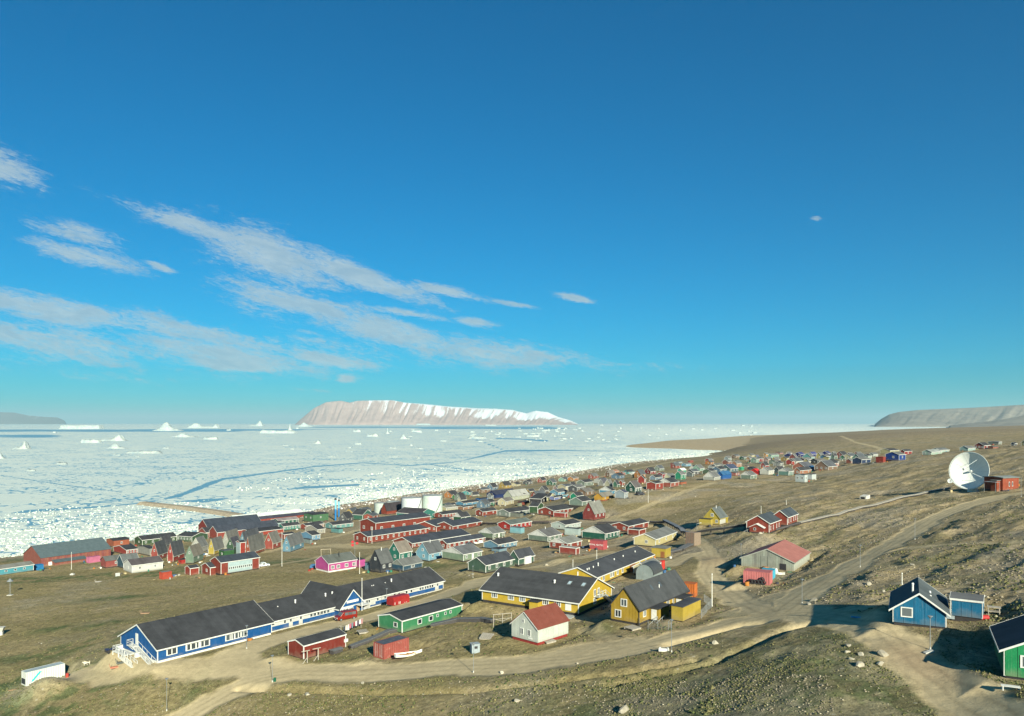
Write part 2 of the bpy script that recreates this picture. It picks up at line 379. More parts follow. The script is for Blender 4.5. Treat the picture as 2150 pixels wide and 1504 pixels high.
# ------------------------------------------------------------------ materials
_M = {}
def new_mat(name):
    m = bpy.data.materials.new(name); m.use_nodes = True; return m, NT(m.node_tree)
def bsdf(T, col, rough=0.7, bump=None, bstr=0.3, bdist=0.02, spec=0.3, metal=0.0):
    b = T.add('ShaderNodeBsdfPrincipled'); o = T.add('ShaderNodeOutputMaterial'); T.l.new(b.outputs[0], o.inputs[0])
    T.put(b.inputs['Base Color'], col); T.put(b.inputs['Roughness'], rough)
    b.inputs['Specular IOR Level'].default_value = spec; b.inputs['Metallic'].default_value = metal
    if bump is not None:
        bm = T.add('ShaderNodeBump'); bm.inputs['Strength'].default_value = bstr; bm.inputs['Distance'].default_value = bdist
        T.put(bm.inputs['Height'], bump); T.l.new(bm.outputs[0], b.inputs['Normal'])
    return b
def paint(col, kind='wall', rough=0.65, wear=0.25):
    """painted boards / felt roof / metal, always with slight weathering"""
    lum = (col[0]+col[1]+col[2])/3*.6; fk = {'wall': .60, 'metal': .78}.get(kind, 1.0)
    col = tuple((c*.92+lum*.08)*fk for c in col)
    key = (tuple(round(c, 4) for c in col), kind, rough, wear)
    if key in _M: return _M[key]
    m, T = new_mat(kind+'_paint')
    tc = T.add('ShaderNodeTexCoord'); p = tc.outputs['Object']
    oi = T.add('ShaderNodeObjectInfo')
    n1 = T.noise(p, 0.7, 5, 0.6); n2 = T.noise(p, 6.0, 4, 0.6)
    dk = tuple(c*0.72 for c in col); lt = tuple(min(1, c*1.12+0.012) for c in col)
    v = T.math('ADD', T.math('MULTIPLY', n1, 0.6), T.math('MULTIPLY', n2, 0.4))
    c = T.mix(T.mapr(v, 0.30, 0.70), dk, lt)
    c = T.mix(T.math('MULTIPLY', T.mapr(v, 0.3, 0.7), 0), c, c) if False else c
    bump = None
    if kind == 'wall':
        sp = T.add('ShaderNodeSeparateXYZ'); T.put(sp.inputs[0], p)
        w = T.math('ADD', sp.outputs[0], sp.outputs[1])
        fr = T.math('FRACT', T.math('MULTIPLY', w, 1/0.22))
        gv = T.math('LESS_THAN', fr, 0.12)
        c = T.mix(T.math('MULTIPLY', gv, 0.28), c, tuple(x*0.5 for x in col))
        # weathered streaks
        st = T.add('ShaderNodeCombineXYZ'); T.put(st.inputs[0], T.math('MULTIPLY', w, 5.0)); T.put(st.inputs[1], T.math('MULTIPLY', sp.outputs[2], 0.5))
        c = T.mix(T.math('MULTIPLY', T.mapr(T.noise(st.outputs[0], 1.0, 4, 0.6), 0.55, 0.8), wear), c, (0.30, 0.28, 0.25))
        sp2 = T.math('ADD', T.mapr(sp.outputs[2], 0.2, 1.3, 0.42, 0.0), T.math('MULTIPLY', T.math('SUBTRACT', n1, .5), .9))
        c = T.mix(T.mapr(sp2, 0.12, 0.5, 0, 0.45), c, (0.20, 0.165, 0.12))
        bump = T.math('SUBTRACT', n2, T.math('MULTIPLY', gv, 1.5))
    elif kind == 'roof':
        sp = T.add('ShaderNodeSeparateXYZ'); T.put(sp.inputs[0], p)
        fr = T.math('FRACT', T.math('MULTIPLY', sp.outputs[0], 1.0))
        wn = T.add('ShaderNodeTexWhiteNoise', noise_dimensions='1D'); T.put(wn.inputs['W'], T.math('FLOOR', sp.outputs[0]))
        c = T.mix(1.0, c, T.mapr(wn.outputs['Value'], 0, 1, .90, 1.13), 'MULTIPLY')
        ln = T.math('LESS_THAN', fr, 0.05)
        c = T.mix(T.math('MULTIPLY', ln, 0.3), c, tuple(x*0.6 for x in col))
        n3 = T.noise(p, 0.23, 3, 0.5)
        c = T.mix(T.mapr(n3, 0.42, 0.62, 0, 0.30), c, tuple(min(1, x*1.5+.015) for x in col))
        bump = n2
    elif kind == 'metal':
        rust = T.mapr(T.noise(p, 1.6, 6, 0.7), 0.56, 0.74)
        c = T.mix(T.math('MULTIPLY', rust, wear), c, (0.34, 0.25, 0.20))
        bump = n2
    c = T.mix(1.0, c, T.mapr(oi.outputs['Random'], 0, 1, 0.93, 1.07), 'MULTIPLY') if False else c
    bsdf(T, c, rough, bump, 0.35, 0.02, 0.12)
    _M[key] = m; return m
def glass_mat():
    if 'glass' in _M: return _M['glass']
    m, T = new_mat('window_glass')
    oi = T.add('ShaderNodeObjectInfo')
    c = T.mix(oi.outputs['Random'], (0.015, 0.02, 0.026), (0.10, 0.12, 0.13))
    bsdf(T, c, 0.12, None, spec=0.6); _M['glass'] = m; return m
def plain(name, col, rough=0.6, metal=0.0, spec=0.3, vary=0.2, scale=3.0):
    key = (name, col)
    if key in _M: return _M[key]
    m, T = new_mat(name); tc = T.add('ShaderNodeTexCoord')
    n = T.noise(tc.outputs['Object'], scale, 5, 0.6)
    c = T.mix(T.mapr(n, 0.3, 0.7), tuple(x*(1-vary) for x in col), tuple(min(1, x*(1+vary)) for x in col))
    bsdf(T, c, rough, n, 0.2, 0.01, spec, metal); _M[key] = m; return m
# ------------------------------------------------------------------ ground
def ruts(x, y):
    m = np.zeros(x.shape)
    wob = (fbm(x, y, 8.0, 2, 45)-0.5)*1.2
    for pts, w, s in ROADW:
        P = np.array(pts); sel = (x > P[:, 0].min()-w) & (x < P[:, 0].max()+w) & (y > P[:, 1].min()-w) & (y < P[:, 1].max()+w)
        if not sel.any() or w > 7.6: continue
        dd = seg_dist(x[sel], y[sel], pts)+wob[sel]
        m[sel] = np.maximum(m[sel], np.exp(-((dd-.9)/.28)**2)+.6*np.exp(-((dd-2.6)/.3)**2))
    return np.clip(m, 0, 1)
def ground_material():
    m, T = new_mat('tundra_ground')
    at = T.add('ShaderNodeAttribute', attribute_name='tint'); rd = T.add('ShaderNodeAttribute', attribute_name='road')
    g = T.add('ShaderNodeNewGeometry'); p = g.outputs['Position']
    n1 = T.noise(p, 0.9, 10, 0.72); n2 = T.noise(p, 0.16, 5, 0.6); n3 = T.noise(p, 3.5, 8, 0.78)
    v = T.math('ADD', T.math('MULTIPLY', n1, 0.55), T.math('MULTIPLY', n3, 0.45))
    mul = T.mapr(v, 0.37, 0.63, 0.42, 1.62)
    rough_amt = T.mapr(rd.outputs['Fac'], 0, 1, 1.0, 0.30)
    mul = T.math('ADD', 1.0, T.math('MULTIPLY', T.math('SUBTRACT', mul, 1.0), rough_amt))
    c = T.mix(1.0, at.outputs['Color'], mul, 'MULTIPLY')
    # pale stones lying in the turf
    vo = T.add('ShaderNodeTexVoronoi', feature='F1'); T.put(vo.inputs['Vector'], p); vo.inputs['Scale'].default_value = 0.75
    vo.inputs['Randomness'].default_value = 1.0
    sel = T.add('ShaderNodeSeparateColor'); T.put(sel.inputs[0], vo.outputs['Color'])
    stn = T.math('MULTIPLY', T.math('LESS_THAN', vo.outputs['Distance'], 0.17), T.math('GREATER_THAN', sel.outputs[0], 0.80))
    stn = T.math('MULTIPLY', stn, T.math('SUBTRACT', 1.0, rd.outputs['Fac'], clamp=True))
    c = T.mix(T.math('MULTIPLY', stn, 0.55), c, (0.44, 0.40, 0.31))
    # wheel-track streaks on the roads
    h = T.math('ADD', T.math('MULTIPLY', n1, 0.8), T.math('ADD', T.math('MULTIPLY', n3, 0.35), T.math('MULTIPLY', stn, 0.15)))
    h = T.math('MULTIPLY', h, T.mapr(rd.outputs['Fac'], 0, 1, 1.0, 0.25))
    bsdf(T, c, 0.95, h, 0.75, 0.55, 0.05)
    return m
def build_ground():
    ncol = 860
    us = np.linspace(-250, 2400, ncol)
    d = [48.0]
    while d[-1] < 16000:
        y = d[-1]; r = 0.0036 if y < 330 else (0.006 if y < 900 else 0.014)
        d.append(y*(1+r) if y > 62 else y*1.02)
    d = np.array(d); nr = len(d)
    Y, Ug = np.meshgrid(d, us, indexing='ij')
    X = (Ug-CX)/FPX*Y
    # keep the near edge wide enough for a step to the side
    x = X.ravel(); y = Y.ravel()
    z = height(x, y)
    rm = road_mask(x, y)
    Hc = CAMZ-z
    pxs = CX+x/y*FPX; pys = HY+FPX*Hc/y
    # colours
    tan = np.array([.315,.245,.138]); brown = np.array([.20,.155,.095]); olive = np.array([.21,.172,.082]); green = np.array([.072,.105,.040]); dust = np.array([.49,.395,.238]); grey = np.array([.27,.25,.21])
    nA = fbm(x, y, 22, 5, 50); nB = fbm(x*0.5, y, 9, 4, 60); nC = fbm(x, y, 3.0, 4, 70); nD = fbm(x*0.3, y, 30, 4, 80)
    def mixc(c, k, t): return c*(1-t[:, None])+k*t[:, None]
    c = np.tile(tan, (len(x), 1))
    c = mixc(c, olive, 0.9*sstep(0.40, 0.60, nB)*(1-0.6*sstep(0.15, 0.4, x/y)))
    c = mixc(c, brown, 0.6*sstep(0.50, 0.68, nD))
    c = mixc(c, grey, 0.5*sstep(0.55, 0.70, nA))
    # the meadow on the left and the grassy bank bottom right
    mead = (1-sstep(-10, 25, x+(y-150)*0.12))*(y < 420)*1.0
    c = mixc(c, np.array([.245,.20,.095]), 0.65*mead*(1-sstep(0.5, 0.8, nC)*0.5))
    c = mixc(c, green, 0.75*mead*sstep(0.55, 0.66, nD)*sstep(0.42, 0.6, nC))
    def blob(px, py, rx, ry):
        return np.exp(-(((pxs-px)/rx)**2+((pys-py)/ry)**2))
    def wblob(px, py, rx, ry):
        p = hit(px, py); s = FPX/p.y; return np.exp(-(((x-p.x)/(rx/s))**2+((y-p.y)/(ry/s*4.5))**2))
    gb = np.zeros(len(x))
    for (px, py, rx, ry, k) in [(250,1255,70,6,.8),(130,1212,60,5,.6),(120,1320,60,6,.7),(210,1312,60,7,.8),(40,1470,60,22,.7),(20,1440,40,30,.6),(430,1430,40,18,.6),(700,1385,80,12,.3),
              (900,1195,50,10,.7),(880,1200,60,8,.6),(1250,1330,40,10,.6),(1180,1140,40,8,.5),(1700,1140,60,10,.4),(1450,1495,260,40,.6),(1700,1420,210,70,1.0),(1850,1470,150,70,1.0),(1760,1340,110,24,1.0),(1950,1490,90,40,1.0),
              (1950,1180,90,14,.7),(2080,1150,80,10,.6),(1560,1480,100,40,.7),(2100,1470,60,20,.8),(1540,1290,40,10,.7),(640,1365,60,10,.4),(1600,1390,80,25,.6),(1250,1455,200,20,.35),(1495,1185,22,14,1.0)]:
        gb = np.maximum(gb, k*wblob(px, py, rx, ry))
    c = mixc(c, green, 0.85*np.clip(gb*(0.5+1.1*sstep(0.36, 0.6, nC)), 0, 1))
    # far plain and beach
    far = sstep(900, 1500, y)
    c = mixc(c, np.array([.225,.18,.115]), far*0.7)
    spit = far*(z < 8)*(pys < 946)*(pxs < 1640)
    c = mixc(c, np.array([.37,.29,.185]), spit*0.9)
    bluff = sstep(1050, 1300, y)*(1-sstep(3200, 5000, y))*sstep(6, 12, z)*(pxs < 2300)
    c = mixc(c, np.array([.215,.17,.12]), bluff*0.55*sstep(0.3, 0.6, nA))
    # stony hillside above the right-hand road
    hs = sstep(0.2, 0.35, x/y)*(1-far)
    c = mixc(c, np.array([.35,.28,.18]), 0.55*hs*sstep(0.45, 0.6, nC))
    c = mixc(c, np.array([.13,.13,.07]), 0.5*hs*sstep(0.56, 0.70, fbm(x, y, 7, 4, 88)))
    # town ground: trodden grey brown
    town = np.exp(-(((pxs-900)/420)**2+((pys-1115)/55)**2))
    c = mixc(c, np.array([.30,.24,.155]), 0.7*town)
    shore = (1-sstep(0.4, 3.5, z+(nC-.5)*2))*(y < 1500)
    c = mixc(c, np.array([.29,.24,.17]), 0.8*shore)
    # dirt roads
    trk = fbm(x, y, 1.6, 3, 91)
    rc = dust[None, :]*(0.86+0.28*nB[:, None])*(0.90+.2*trk[:, None])
    rt = ruts(x, y)[:, None]*(0.5+nC[:, None]); rc = rc*(1-0.24*rt)
    rm_c = np.clip(rm, 0, 1)
    c = c*(1-rm_c[:, None]*.95)+rc*rm_c[:, None]*.95
    road_brown = np.maximum(wblob(1930, 1395, 55, 30), .8*wblob(1500, 1180, 60, 18))*rm_c  # two stretches of road blended towards a darker brown
    c = mixc(c, np.array([.27,.195,.125]), road_brown*0.7)
    for (px, py, rx, ry) in [(95,1440,60,14)]:
        c = mixc(c, np.array([.42,.355,.235]), np.clip(1.5*wblob(px, py, rx, ry), 0, 1)*0.9)
    c = c*(0.90+0.2*nC[:, None])
    V = np.stack([x, y, z], 1)
    i = np.arange(nr-1)[:, None]*ncol+np.arange(ncol-1)[None, :]
    F = np.stack([i, i+1, i+ncol+1, i+ncol], -1).reshape(-1, 4)
    keep = (z[F].max(1) > -1.2)
    keep &= ~((y[F].min(1) > 4200) & (pxs[F].max(1) < 1700))
    F = F[keep]
    rmask = rm[F].mean(1) > 0.5
    mat = ground_material()
    for nm, sel in (('ground', ~rmask), ('dirt_road', rmask)):
        f = F[sel]; used = np.unique(f); remap = np.full(len(V), -1, np.int64); remap[used] = np.arange(len(used))
        me = np_mesh(nm, V[used], remap[f], mat, True, {'road': rm_c[used]}, {'tint': c[used]})
        o = link(nm, me); tag(o, kind='structure')
    return

def screen_scatter(rng, n, x0, x1, y0, y1, bias=1.0):
    px = rng.uniform(x0, x1, n); py = y0+(y1-y0)*rng.random(n)**bias
    ts = np.exp(np.linspace(math.log(58), math.log(700), 90))
    hgrid = None
    X = (px[:, None]-CX)/FPX*ts[None, :]; Zr = CAMZ-(py[:, None]-HY)/FPX*ts[None, :]
    # coarse lookup of the smooth ground for speed
    G = _lookup(X, np.repeat(ts[None, :], n, 0))
    below = Zr < G; k = np.argmax(below, 1); ok = below.any(1) & (k > 0)
    k = np.clip(k, 1, 89); i = np.arange(n)
    a = Zr[i, k-1]-G[i, k-1]; b = Zr[i, k]-G[i, k]; f = a/np.maximum(a-b, 1e-6)
    y = ts[k-1]+(ts[k]-ts[k-1])*f; x = (px-CX)/FPX*y
    return x[ok], y[ok]
_LK = {}
def _lookup(X, Y):
    if not _LK:
        u = np.linspace(-700, 2800, 260); v = np.linspace(math.log(50), math.log(800), 240)
        U_, V_ = np.meshgrid(u, v, indexing='ij'); yy = np.exp(V_); xx = (U_-CX)/FPX*yy
        _LK['z'] = base_height(xx.ravel(), yy.ravel()).reshape(U_.shape)
    z = _LK['z']
    a = np.clip((CX+X/Y*FPX+700)/3500*259, 0, 258.99); b = np.clip((np.log(Y)-math.log(50))/(math.log(800)-math.log(50))*239, 0, 238.99)
    ia = a.astype(int); ib = b.astype(int); fa = a-ia; fb = b-ib
    return (z[ia, ib]*(1-fa)+z[ia+1, ib]*fa)*(1-fb)+(z[ia, ib+1]*(1-fa)+z[ia+1, ib+1]*fa)*fb
def in_pad(x, y, grow=0.2):
    m = np.zeros(x.shape, bool)
    for cx, cy, an, hl, hw, h in PADS:
        dx = x-cx; dy = y-cy
        m |= (np.abs(dx*cos(an)+dy*sin(an)) < hl+grow) & (np.abs(-dx*sin(an)+dy*cos(an)) < hw+grow)
    return m
def build_stones():
    rng = np.random.default_rng(11)
    base = np.array([(1,0,0),(0,1,0),(-1,0,0),(0,-1,0),(0,0,1),(0,0,-.6)], float)
    tri = np.array([(0,1,4),(1,2,4),(2,3,4),(3,0,4),(1,0,5),(2,1,5),(3,2,5),(0,3,5)])
    def make(name, label, x, y, r, mat, flat=0.6, seed=1, kind='stuff', tall=None):
        rm = road_mask(x, y); ok = (rm < 0.25) & ~in_pad(x, y)
        x, y, r = x[ok], y[ok], r[ok]; z = height(x, y); ok = z > 0.6; x, y, z, r = x[ok], y[ok], z[ok], r[ok]
        n = len(x); J = base[None]*(0.65+0.7*rng.random((n, 6, 3)))
        a = rng.random(n)*2*pi; c, s_ = np.cos(a)[:, None], np.sin(a)[:, None]
        P = np.stack([J[..., 0]*c-J[..., 1]*s_, J[..., 0]*s_+J[..., 1]*c, J[..., 2]*(flat if tall is None else tall)], -1)*r[:, None, None]
        P += np.stack([x, y, z+r*0.12], -1)[:, None, :]
        F = (tri[None]+(np.arange(n)*6)[:, None, None]).reshape(-1, 3)
        V = P.reshape(-1, 3); tone = np.repeat(rng.random(n), 6)
        o = link(name, np_mesh(name, V, F, mat, False, {'tone': tone})); tag(o, label, kind=kind)
    def tone_mat(name, a, b, c3):
        m, T = new_mat(name); at = T.add('ShaderNodeAttribute', attribute_name='tone')
        c = T.mix(T.mapr(at.outputs['Fac'], 0.1, 0.7), a, b); c = T.mix(T.mapr(at.outputs['Fac'], 0.86, 0.95), c, c3)
        g = T.add('ShaderNodeNewGeometry'); n_ = T.noise(g.outputs['Position'], 6, 5, 0.7)
        c = T.mix(1.0, c, T.mapr(n_, .3, .7, .7, 1.3), 'MULTIPLY')
        bsdf(T, c, 0.9, n_, 0.4, 0.05, 0.1); return m
    rock = tone_mat('field_stone', (.15, .13, .10), (.28, .24, .17), (.42, .37, .27))
    turf = tone_mat('tundra_turf', (.075, .095, .036), (.165, .15, .068), (.21, .185, .09))
    # stones on the bare slopes
    parts = []
    for (n, x0, x1, y0, y1, b, r0, r1) in [(11000, 1500, 2250, 1000, 1300, 1, .06, .30), (6000, 1250, 2200, 960, 1110, 1, .12, .34), (1100, 1500, 2250, 1290, 1504, 1, .03, .18), (5500, 500, 1750, 1430, 1504, 1, .04, .19), (900, 0, 900, 1180, 1500, 1, .06, .2), (700, 0, 500, 1420, 1504, 1, .06, .22)]:
        x, y = screen_scatter(rng, n, x0, x1, y0, y1, b)
        clump = fbm(x, y, 9, 3, 61); keep = rng.random(len(x)) < sstep(0.36, 0.60, clump)*0.95+0.05
        x, y = x[keep], y[keep]; r = r0+(r1-r0)*rng.random(len(x))**3.0
        parts.append((x, y, r))
    make('loose_stones', 'loose grey and tan stones strewn over the bare slopes', *[np.concatenate(p) for p in zip(*parts)], rock)
    parts = []
    for (n, x0, x1, y0, y1, r0, r1) in [(15000, -60, 1500, 1195, 1504, .10, .30), (12000, 1250, 2200, 1290, 1504, .05, .16), (7000, 1500, 2200, 1040, 1300, .12, .34), (12000, 0, 2150, 1400, 1504, .05, .16)]:
        x, y = screen_scatter(rng, n, x0, x1, y0, y1)
        clump = fbm(x, y, 6, 3, 71); keep = rng.random(len(x)) < sstep(0.38, 0.62, clump)*0.9+0.08
        x, y = x[keep], y[keep]; parts.append((x, y, r0+(r1-r0)*rng.random(len(x))**2))
    make('grass_tufts', 'low tussocks of dry and green tundra grass', *[np.concatenate(p) for p in zip(*parts)], turf, tall=0.75)
    # dark and pale clutter on the beach between town and ice
    x, y = [], []
    for k in range(2600):
        px = rng.uniform(560, 1420); sy = np.interp(px, [560, 700, 870, 1000, 1200, 1300, 1420], [1098, 1067, 1042, 1021, 995, 977, 964]); py = sy+rng.normal(2, 4)
        q = hit2(px, py); x.append(q[0]); y.append(q[1])
    x = np.array(x); y = np.array(y)
    beach = tone_mat('beach_rubble', (.16, .13, .11), (.36, .31, .26), (.72, .74, .70))
    make('beach_rubble', 'dark stones and stranded ice lumps along the beach', x, y, 0.4+1.3*rng.random(len(x))**2, beach, 0.5)
def hit2(px, py):
    d = FPX*69.0/(py-HY); return ((px-CX)/FPX*d, d)

# ------------------------------------------------------------------ frozen sea
def sea_at(px, py):
    d = FPX*CAMZ/(py-HY); return ((px-CX)/FPX*d, d)
def ice_material():
    m, T = new_mat('sea_ice')
    at = T.add('ShaderNodeAttribute', attribute_name='lead'); wh = T.add('ShaderNodeAttribute', attribute_name='rubble'); bl = T.add('ShaderNodeAttribute', attribute_name='nearness')
    g = T.add('ShaderNodeNewGeometry'); p = g.outputs['Position']
    n1 = T.noise(p, 0.012, 8, 0.62); n2 = T.noise(p, 0.09, 6, 0.65); n3 = T.noise(p, 0.6, 4, 0.6)
    nb = T.noise(p, 0.0022, 6, 0.6)
    c = T.mix(T.mapr(n1, 0.35, 0.65), (0.52, 0.59, 0.55), (0.67, 0.72, 0.63))
    c = T.mix(T.mapr(nb, 0.4, 0.65, 0, 0.4), c, (0.52, 0.60, 0.58))
    c = T.mix(T.math('MULTIPLY', wh.outputs['Fac'], T.mapr(n2, 0.32, 0.55)), c, (0.84, 0.86, 0.74))
    # cracks between floes, wider in the broken belt by the shore
    def crack(scale, width):
        wv = T.vmath('ADD', p, T.vmath('MULTIPLY', T.add('ShaderNodeTexNoise').outputs['Color'], (0.0, 0.0, 0.0)))
        nd = T.add('ShaderNodeTexNoise'); T.put(nd.inputs['Vector'], p); nd.inputs['Scale'].default_value = scale*1.7; nd.inputs['Detail'].default_value = 3
        w = T.add('ShaderNodeVectorMath', operation='MULTIPLY_ADD'); T.put(w.inputs[0], nd.outputs['Color']); w.inputs[1].default_value = (0.5/scale,)*3; T.put(w.inputs[2], p)
        v = T.add('ShaderNodeTexVoronoi', feature='DISTANCE_TO_EDGE'); T.put(v.inputs['Vector'], w.outputs[0]); v.inputs['Scale'].default_value = scale
        return T.math('LESS_THAN', v.outputs['Distance'], width)
    near = bl.outputs['Fac']
    k1 = crack(0.085, T.math('MULTIPLY', T.math('MULTIPLY', near, T.mapr(n1, 0.42, 0.64, 0.0, 0.11)), 1.0))
    k2 = crack(0.018, T.math('MULTIPLY', T.mapr(nb, 0.50, 0.68, 0.0, 0.014), T.mapr(near, 0, 1, 1.0, 1.5)))
    open_ = T.math('MAXIMUM', k1, T.math('MULTIPLY', k2, 0.75))
    pool = T.math('MULTIPLY', T.math('MULTIPLY', T.mapr(T.math('ADD', n2, T.math('MULTIPLY', n1, 0.5)), 0.88, 0.95), T.mapr(wh.outputs['Fac'], .4, 1, 1, .45)), T.mapr(near, 0, .5, 0.10, 0.9))
    open_ = T.math('MAXIMUM', open_, T.math('MULTIPLY', pool, .9))
    ld = T.mapr(T.math('ADD', at.outputs['Fac'], T.math('MULTIPLY', T.math('SUBTRACT', n2, 0.5), 0.9)), 0.50, 0.66)
    open_ = T.math('MAXIMUM', open_, ld)
    water = T.mix(n1, (0.10, 0.24, 0.33), (0.16, 0.34, 0.42))
    c = T.mix(open_, c, water)
    h = T.math('ADD', T.math('MULTIPLY', n3, 0.3), T.math('SUBTRACT', T.math('MULTIPLY', n2, 0.8), T.math('MULTIPLY', open_, 0.6)))
    b = bsdf(T, c, T.mapr(open_, 0, 1, 0.85, 0.35), h, 0.5, 0.5, 0.2)
    return m
def build_sea():
    us = np.linspace(-700, 2900, 420)
    py = np.concatenate([np.linspace(1235, 960, 330), HY+np.geomspace(71.5, 0.94, 160)])
    d = FPX*CAMZ/(py-HY)
    Y, U = np.meshgrid(d, us, indexing='ij'); X = (U-CX)/FPX*Y
    x, y = X.ravel(), Y.ravel(); pxs = U.ravel(); pys = HY+FPX*CAMZ/y
    lead = np.zeros(len(x)); rub = np.zeros(len(x))
    def ln(pts, w_px):
        # ribbon of open water along a drawn course; width given in photo pixels of height
        best = np.zeros(len(x))
        for (a, b) in zip(pts[:-1], pts[1:]):
            ax, ay, aw = a; bx, by, bw = b
            t = np.clip((pxs-ax)/(bx-ax+1e-6), 0, 1); inside = (pxs >= min(ax, bx)) & (pxs <= max(ax, bx))
            yy = ay+(by-ay)*t; w = aw+(bw-aw)*t
            best = np.maximum(best, inside*np.exp(-((pys-yy)/(w*w_px))**2))
        return best
    L = [[(340,1048,1),(380,1040,5),(440,1016,6),(470,1006,3),(560,994,2),(660,980,1.5),(760,972,1.0),(860,978,1),(960,970,1),(1060,947,2.5),(1180,946,1.2),(1300,948,1)],
         [(0,998,1),(130,1018,1.2),(260,1034,1)], [(380,1053,1.5),(430,1052,5),(480,1047,1)],
         [(30,1077,1),(60,1073,4),(170,1067,2.5),(260,1060,1.5),(330,1052,1.5)],
         [(1040,921,1.2),(1090,922,1),(1147,926,2.0),(1155,922,1)], [(980,918,1),(1010,927,1.6),(1040,938,2),(1060,946,1)],
         [(600,1028,1),(640,1024,3),(700,1021,3),(760,1018,2)], [(900,975,1),(960,984,1.4),(1010,990,1)]]
    for l in L: lead = np.maximum(lead, ln(l, 1.0))
    # bands of open water toward the horizon
    def band(x0, x1, y0, h, k=1.0, soft=60):
        return k*np.exp(-((pys-y0)/h)**2)*sstep(x0-soft, x0+soft, pxs)*(1-sstep(x1-soft, x1+soft, pxs))
    for b in [(-900,520,904.5,3.2,1.0,60),(-900,140,916,5,.8,60),(250,640,903,2.2,1.0,40),(640,1180,897.5,2.2,.85,60),(860,1200,900,1.6,1.0,60),(-900,3000,889.3,.7,.8,60),(560,760,902,2,.6,40)]:
        lead = np.maximum(lead, band(*b))
    lead = lead*(0.75+0.5*vnoise(pxs/70, pys/2.0, 5))
    # white rubble ice: shore belt, and pressure ridges
    shore_y = np.interp(pxs, [-300,0,140,250,420,560,700,870,1000,1200,1300,1420,1540,2000], [1180,1172,1155,1140,1120,1096,1066,1040,1020,994,976,963,948,905])
    wid = np.interp(pxs, [0,350,700,1000,1300,1500], [75,80,75,58,40,22])
    rub = np.clip(1-(shore_y-pys)/wid, 0, 1.4)
    rub = rub*(0.5+0.8*fbm(pxs, pys*4, 90, 3, 12))
    near = sstep(30, 0, 0*pys)+np.clip(1-(shore_y-pys)/(wid*1.25), 0, 1)*sstep(930, 1010, pys)
    near = np.clip(near, 0, 1)
    white = np.maximum(np.clip(rub*(1.0+0.5*sstep(500, 800, pxs)), 0, 1), 0.7*np.exp(-((pys-(938-0*pxs))/5)**2)*sstep(1200, 1300, pxs))
    white = np.maximum(white, .9*np.exp(-((pys-907)/13)**2)*sstep(1150, 1550, pxs))
    nr, nc = Y.shape
    i = np.arange(nr-1)[:, None]*nc+np.arange(nc-1)[None, :]
    F = np.stack([i, i+1, i+nc+1, i+nc], -1).reshape(-1, 4)
    V = np.stack([x, y, np.zeros(len(x))], 1)
    o = link('frozen_sea', np_mesh('frozen_sea', V, F, ice_material(), False, {'lead': lead, 'rubble': white, 'nearness': near}))
    tag(o, kind='structure')
def ice_slab_verts(rng, r, h):
    k = rng.integers(5, 9); a = np.sort(rng.random(k))*2*pi; rr = r*(0.65+0.5*rng.random(k))
    el = 0.5+rng.random()*0.6
    return np.stack([np.cos(a)*rr, np.sin(a)*rr*el], 1), k
def build_floes():
    rng = np.random.default_rng(5)
    V = []; F3 = []; n = 0; TN = []
    mat, T = new_mat('floe_ice'); at = T.add('ShaderNodeAttribute', attribute_name='tone'); g = T.add('ShaderNodeNewGeometry')
    bsdf(T, T.mix(at.outputs['Fac'], (.42, .50, .47), (.64, .66, .56)), .8, T.noise(g.outputs['Position'], .8, 4, .6), .4, .2, .1)
    cnt = 0
    while cnt < 8000:
        px = rng.uniform(-80, 1540)
        sy = np.interp(px, [-300,0,140,250,420,560,700,870,1000,1200,1300,1420,1540], [1178,1174,1158,1143,1122,1098,1068,1042,1023,996,978,964,950])
        w = np.interp(px, [0,350,700,1000,1300,1500], [95,95,80,55,32,10])
        t = rng.random()**2.2
        py = sy-t*w
        if py < 944: continue
        if 330 < px < 520 and 0: continue
        x, y = sea_at(px, py)
        if vnoise(np.array([x/45.0]), np.array([y/45.0]), 3)[0] < 0.15+0.55*t: continue
        s = FPX/y
        r = rng.uniform(0.3, 1.0)/max(s/4.2, .8) * (2.2 if rng.random() < .12 else 1)
        h = rng.uniform(0.15, 0.6)*(1.6 if rng.random() < .1 else 1)*(1 if y < 700 else 1.8)
        P, k = ice_slab_verts(rng, r, h)
        top = P*0.88; tx, ty = rng.normal(0, .12, 2)
        a = rng.random()*pi; ca, sa = cos(a), sin(a); Rm = np.array([[ca, -sa], [sa, ca]])
        P = P@Rm; top = top@Rm
        zt = h+top[:, 0]*tx+top[:, 1]*ty
        tn = rng.random(); TN += [tn]*(2*k+1)
        V += [(x+q[0], y+q[1], -0.3) for q in P]+[(x+q[0], y+q[1], zz) for q, zz in zip(top, zt)]+[(x, y, h*1.02)]
        for i in range(k):
            j = (i+1) % k
            F3 += [(n+i, n+j, n+k+j), (n+i, n+k+j, n+k+i), (n+k+i, n+k+j, n+2*k)]
        n += 2*k+1; cnt += 1
    o = link('ice_floes', np_mesh('ice_floes', V, F3, mat, False, {'tone': TN})); tag(o, 'broken white ice floes packed along the shore of the frozen sea', 'ice', kind='stuff')

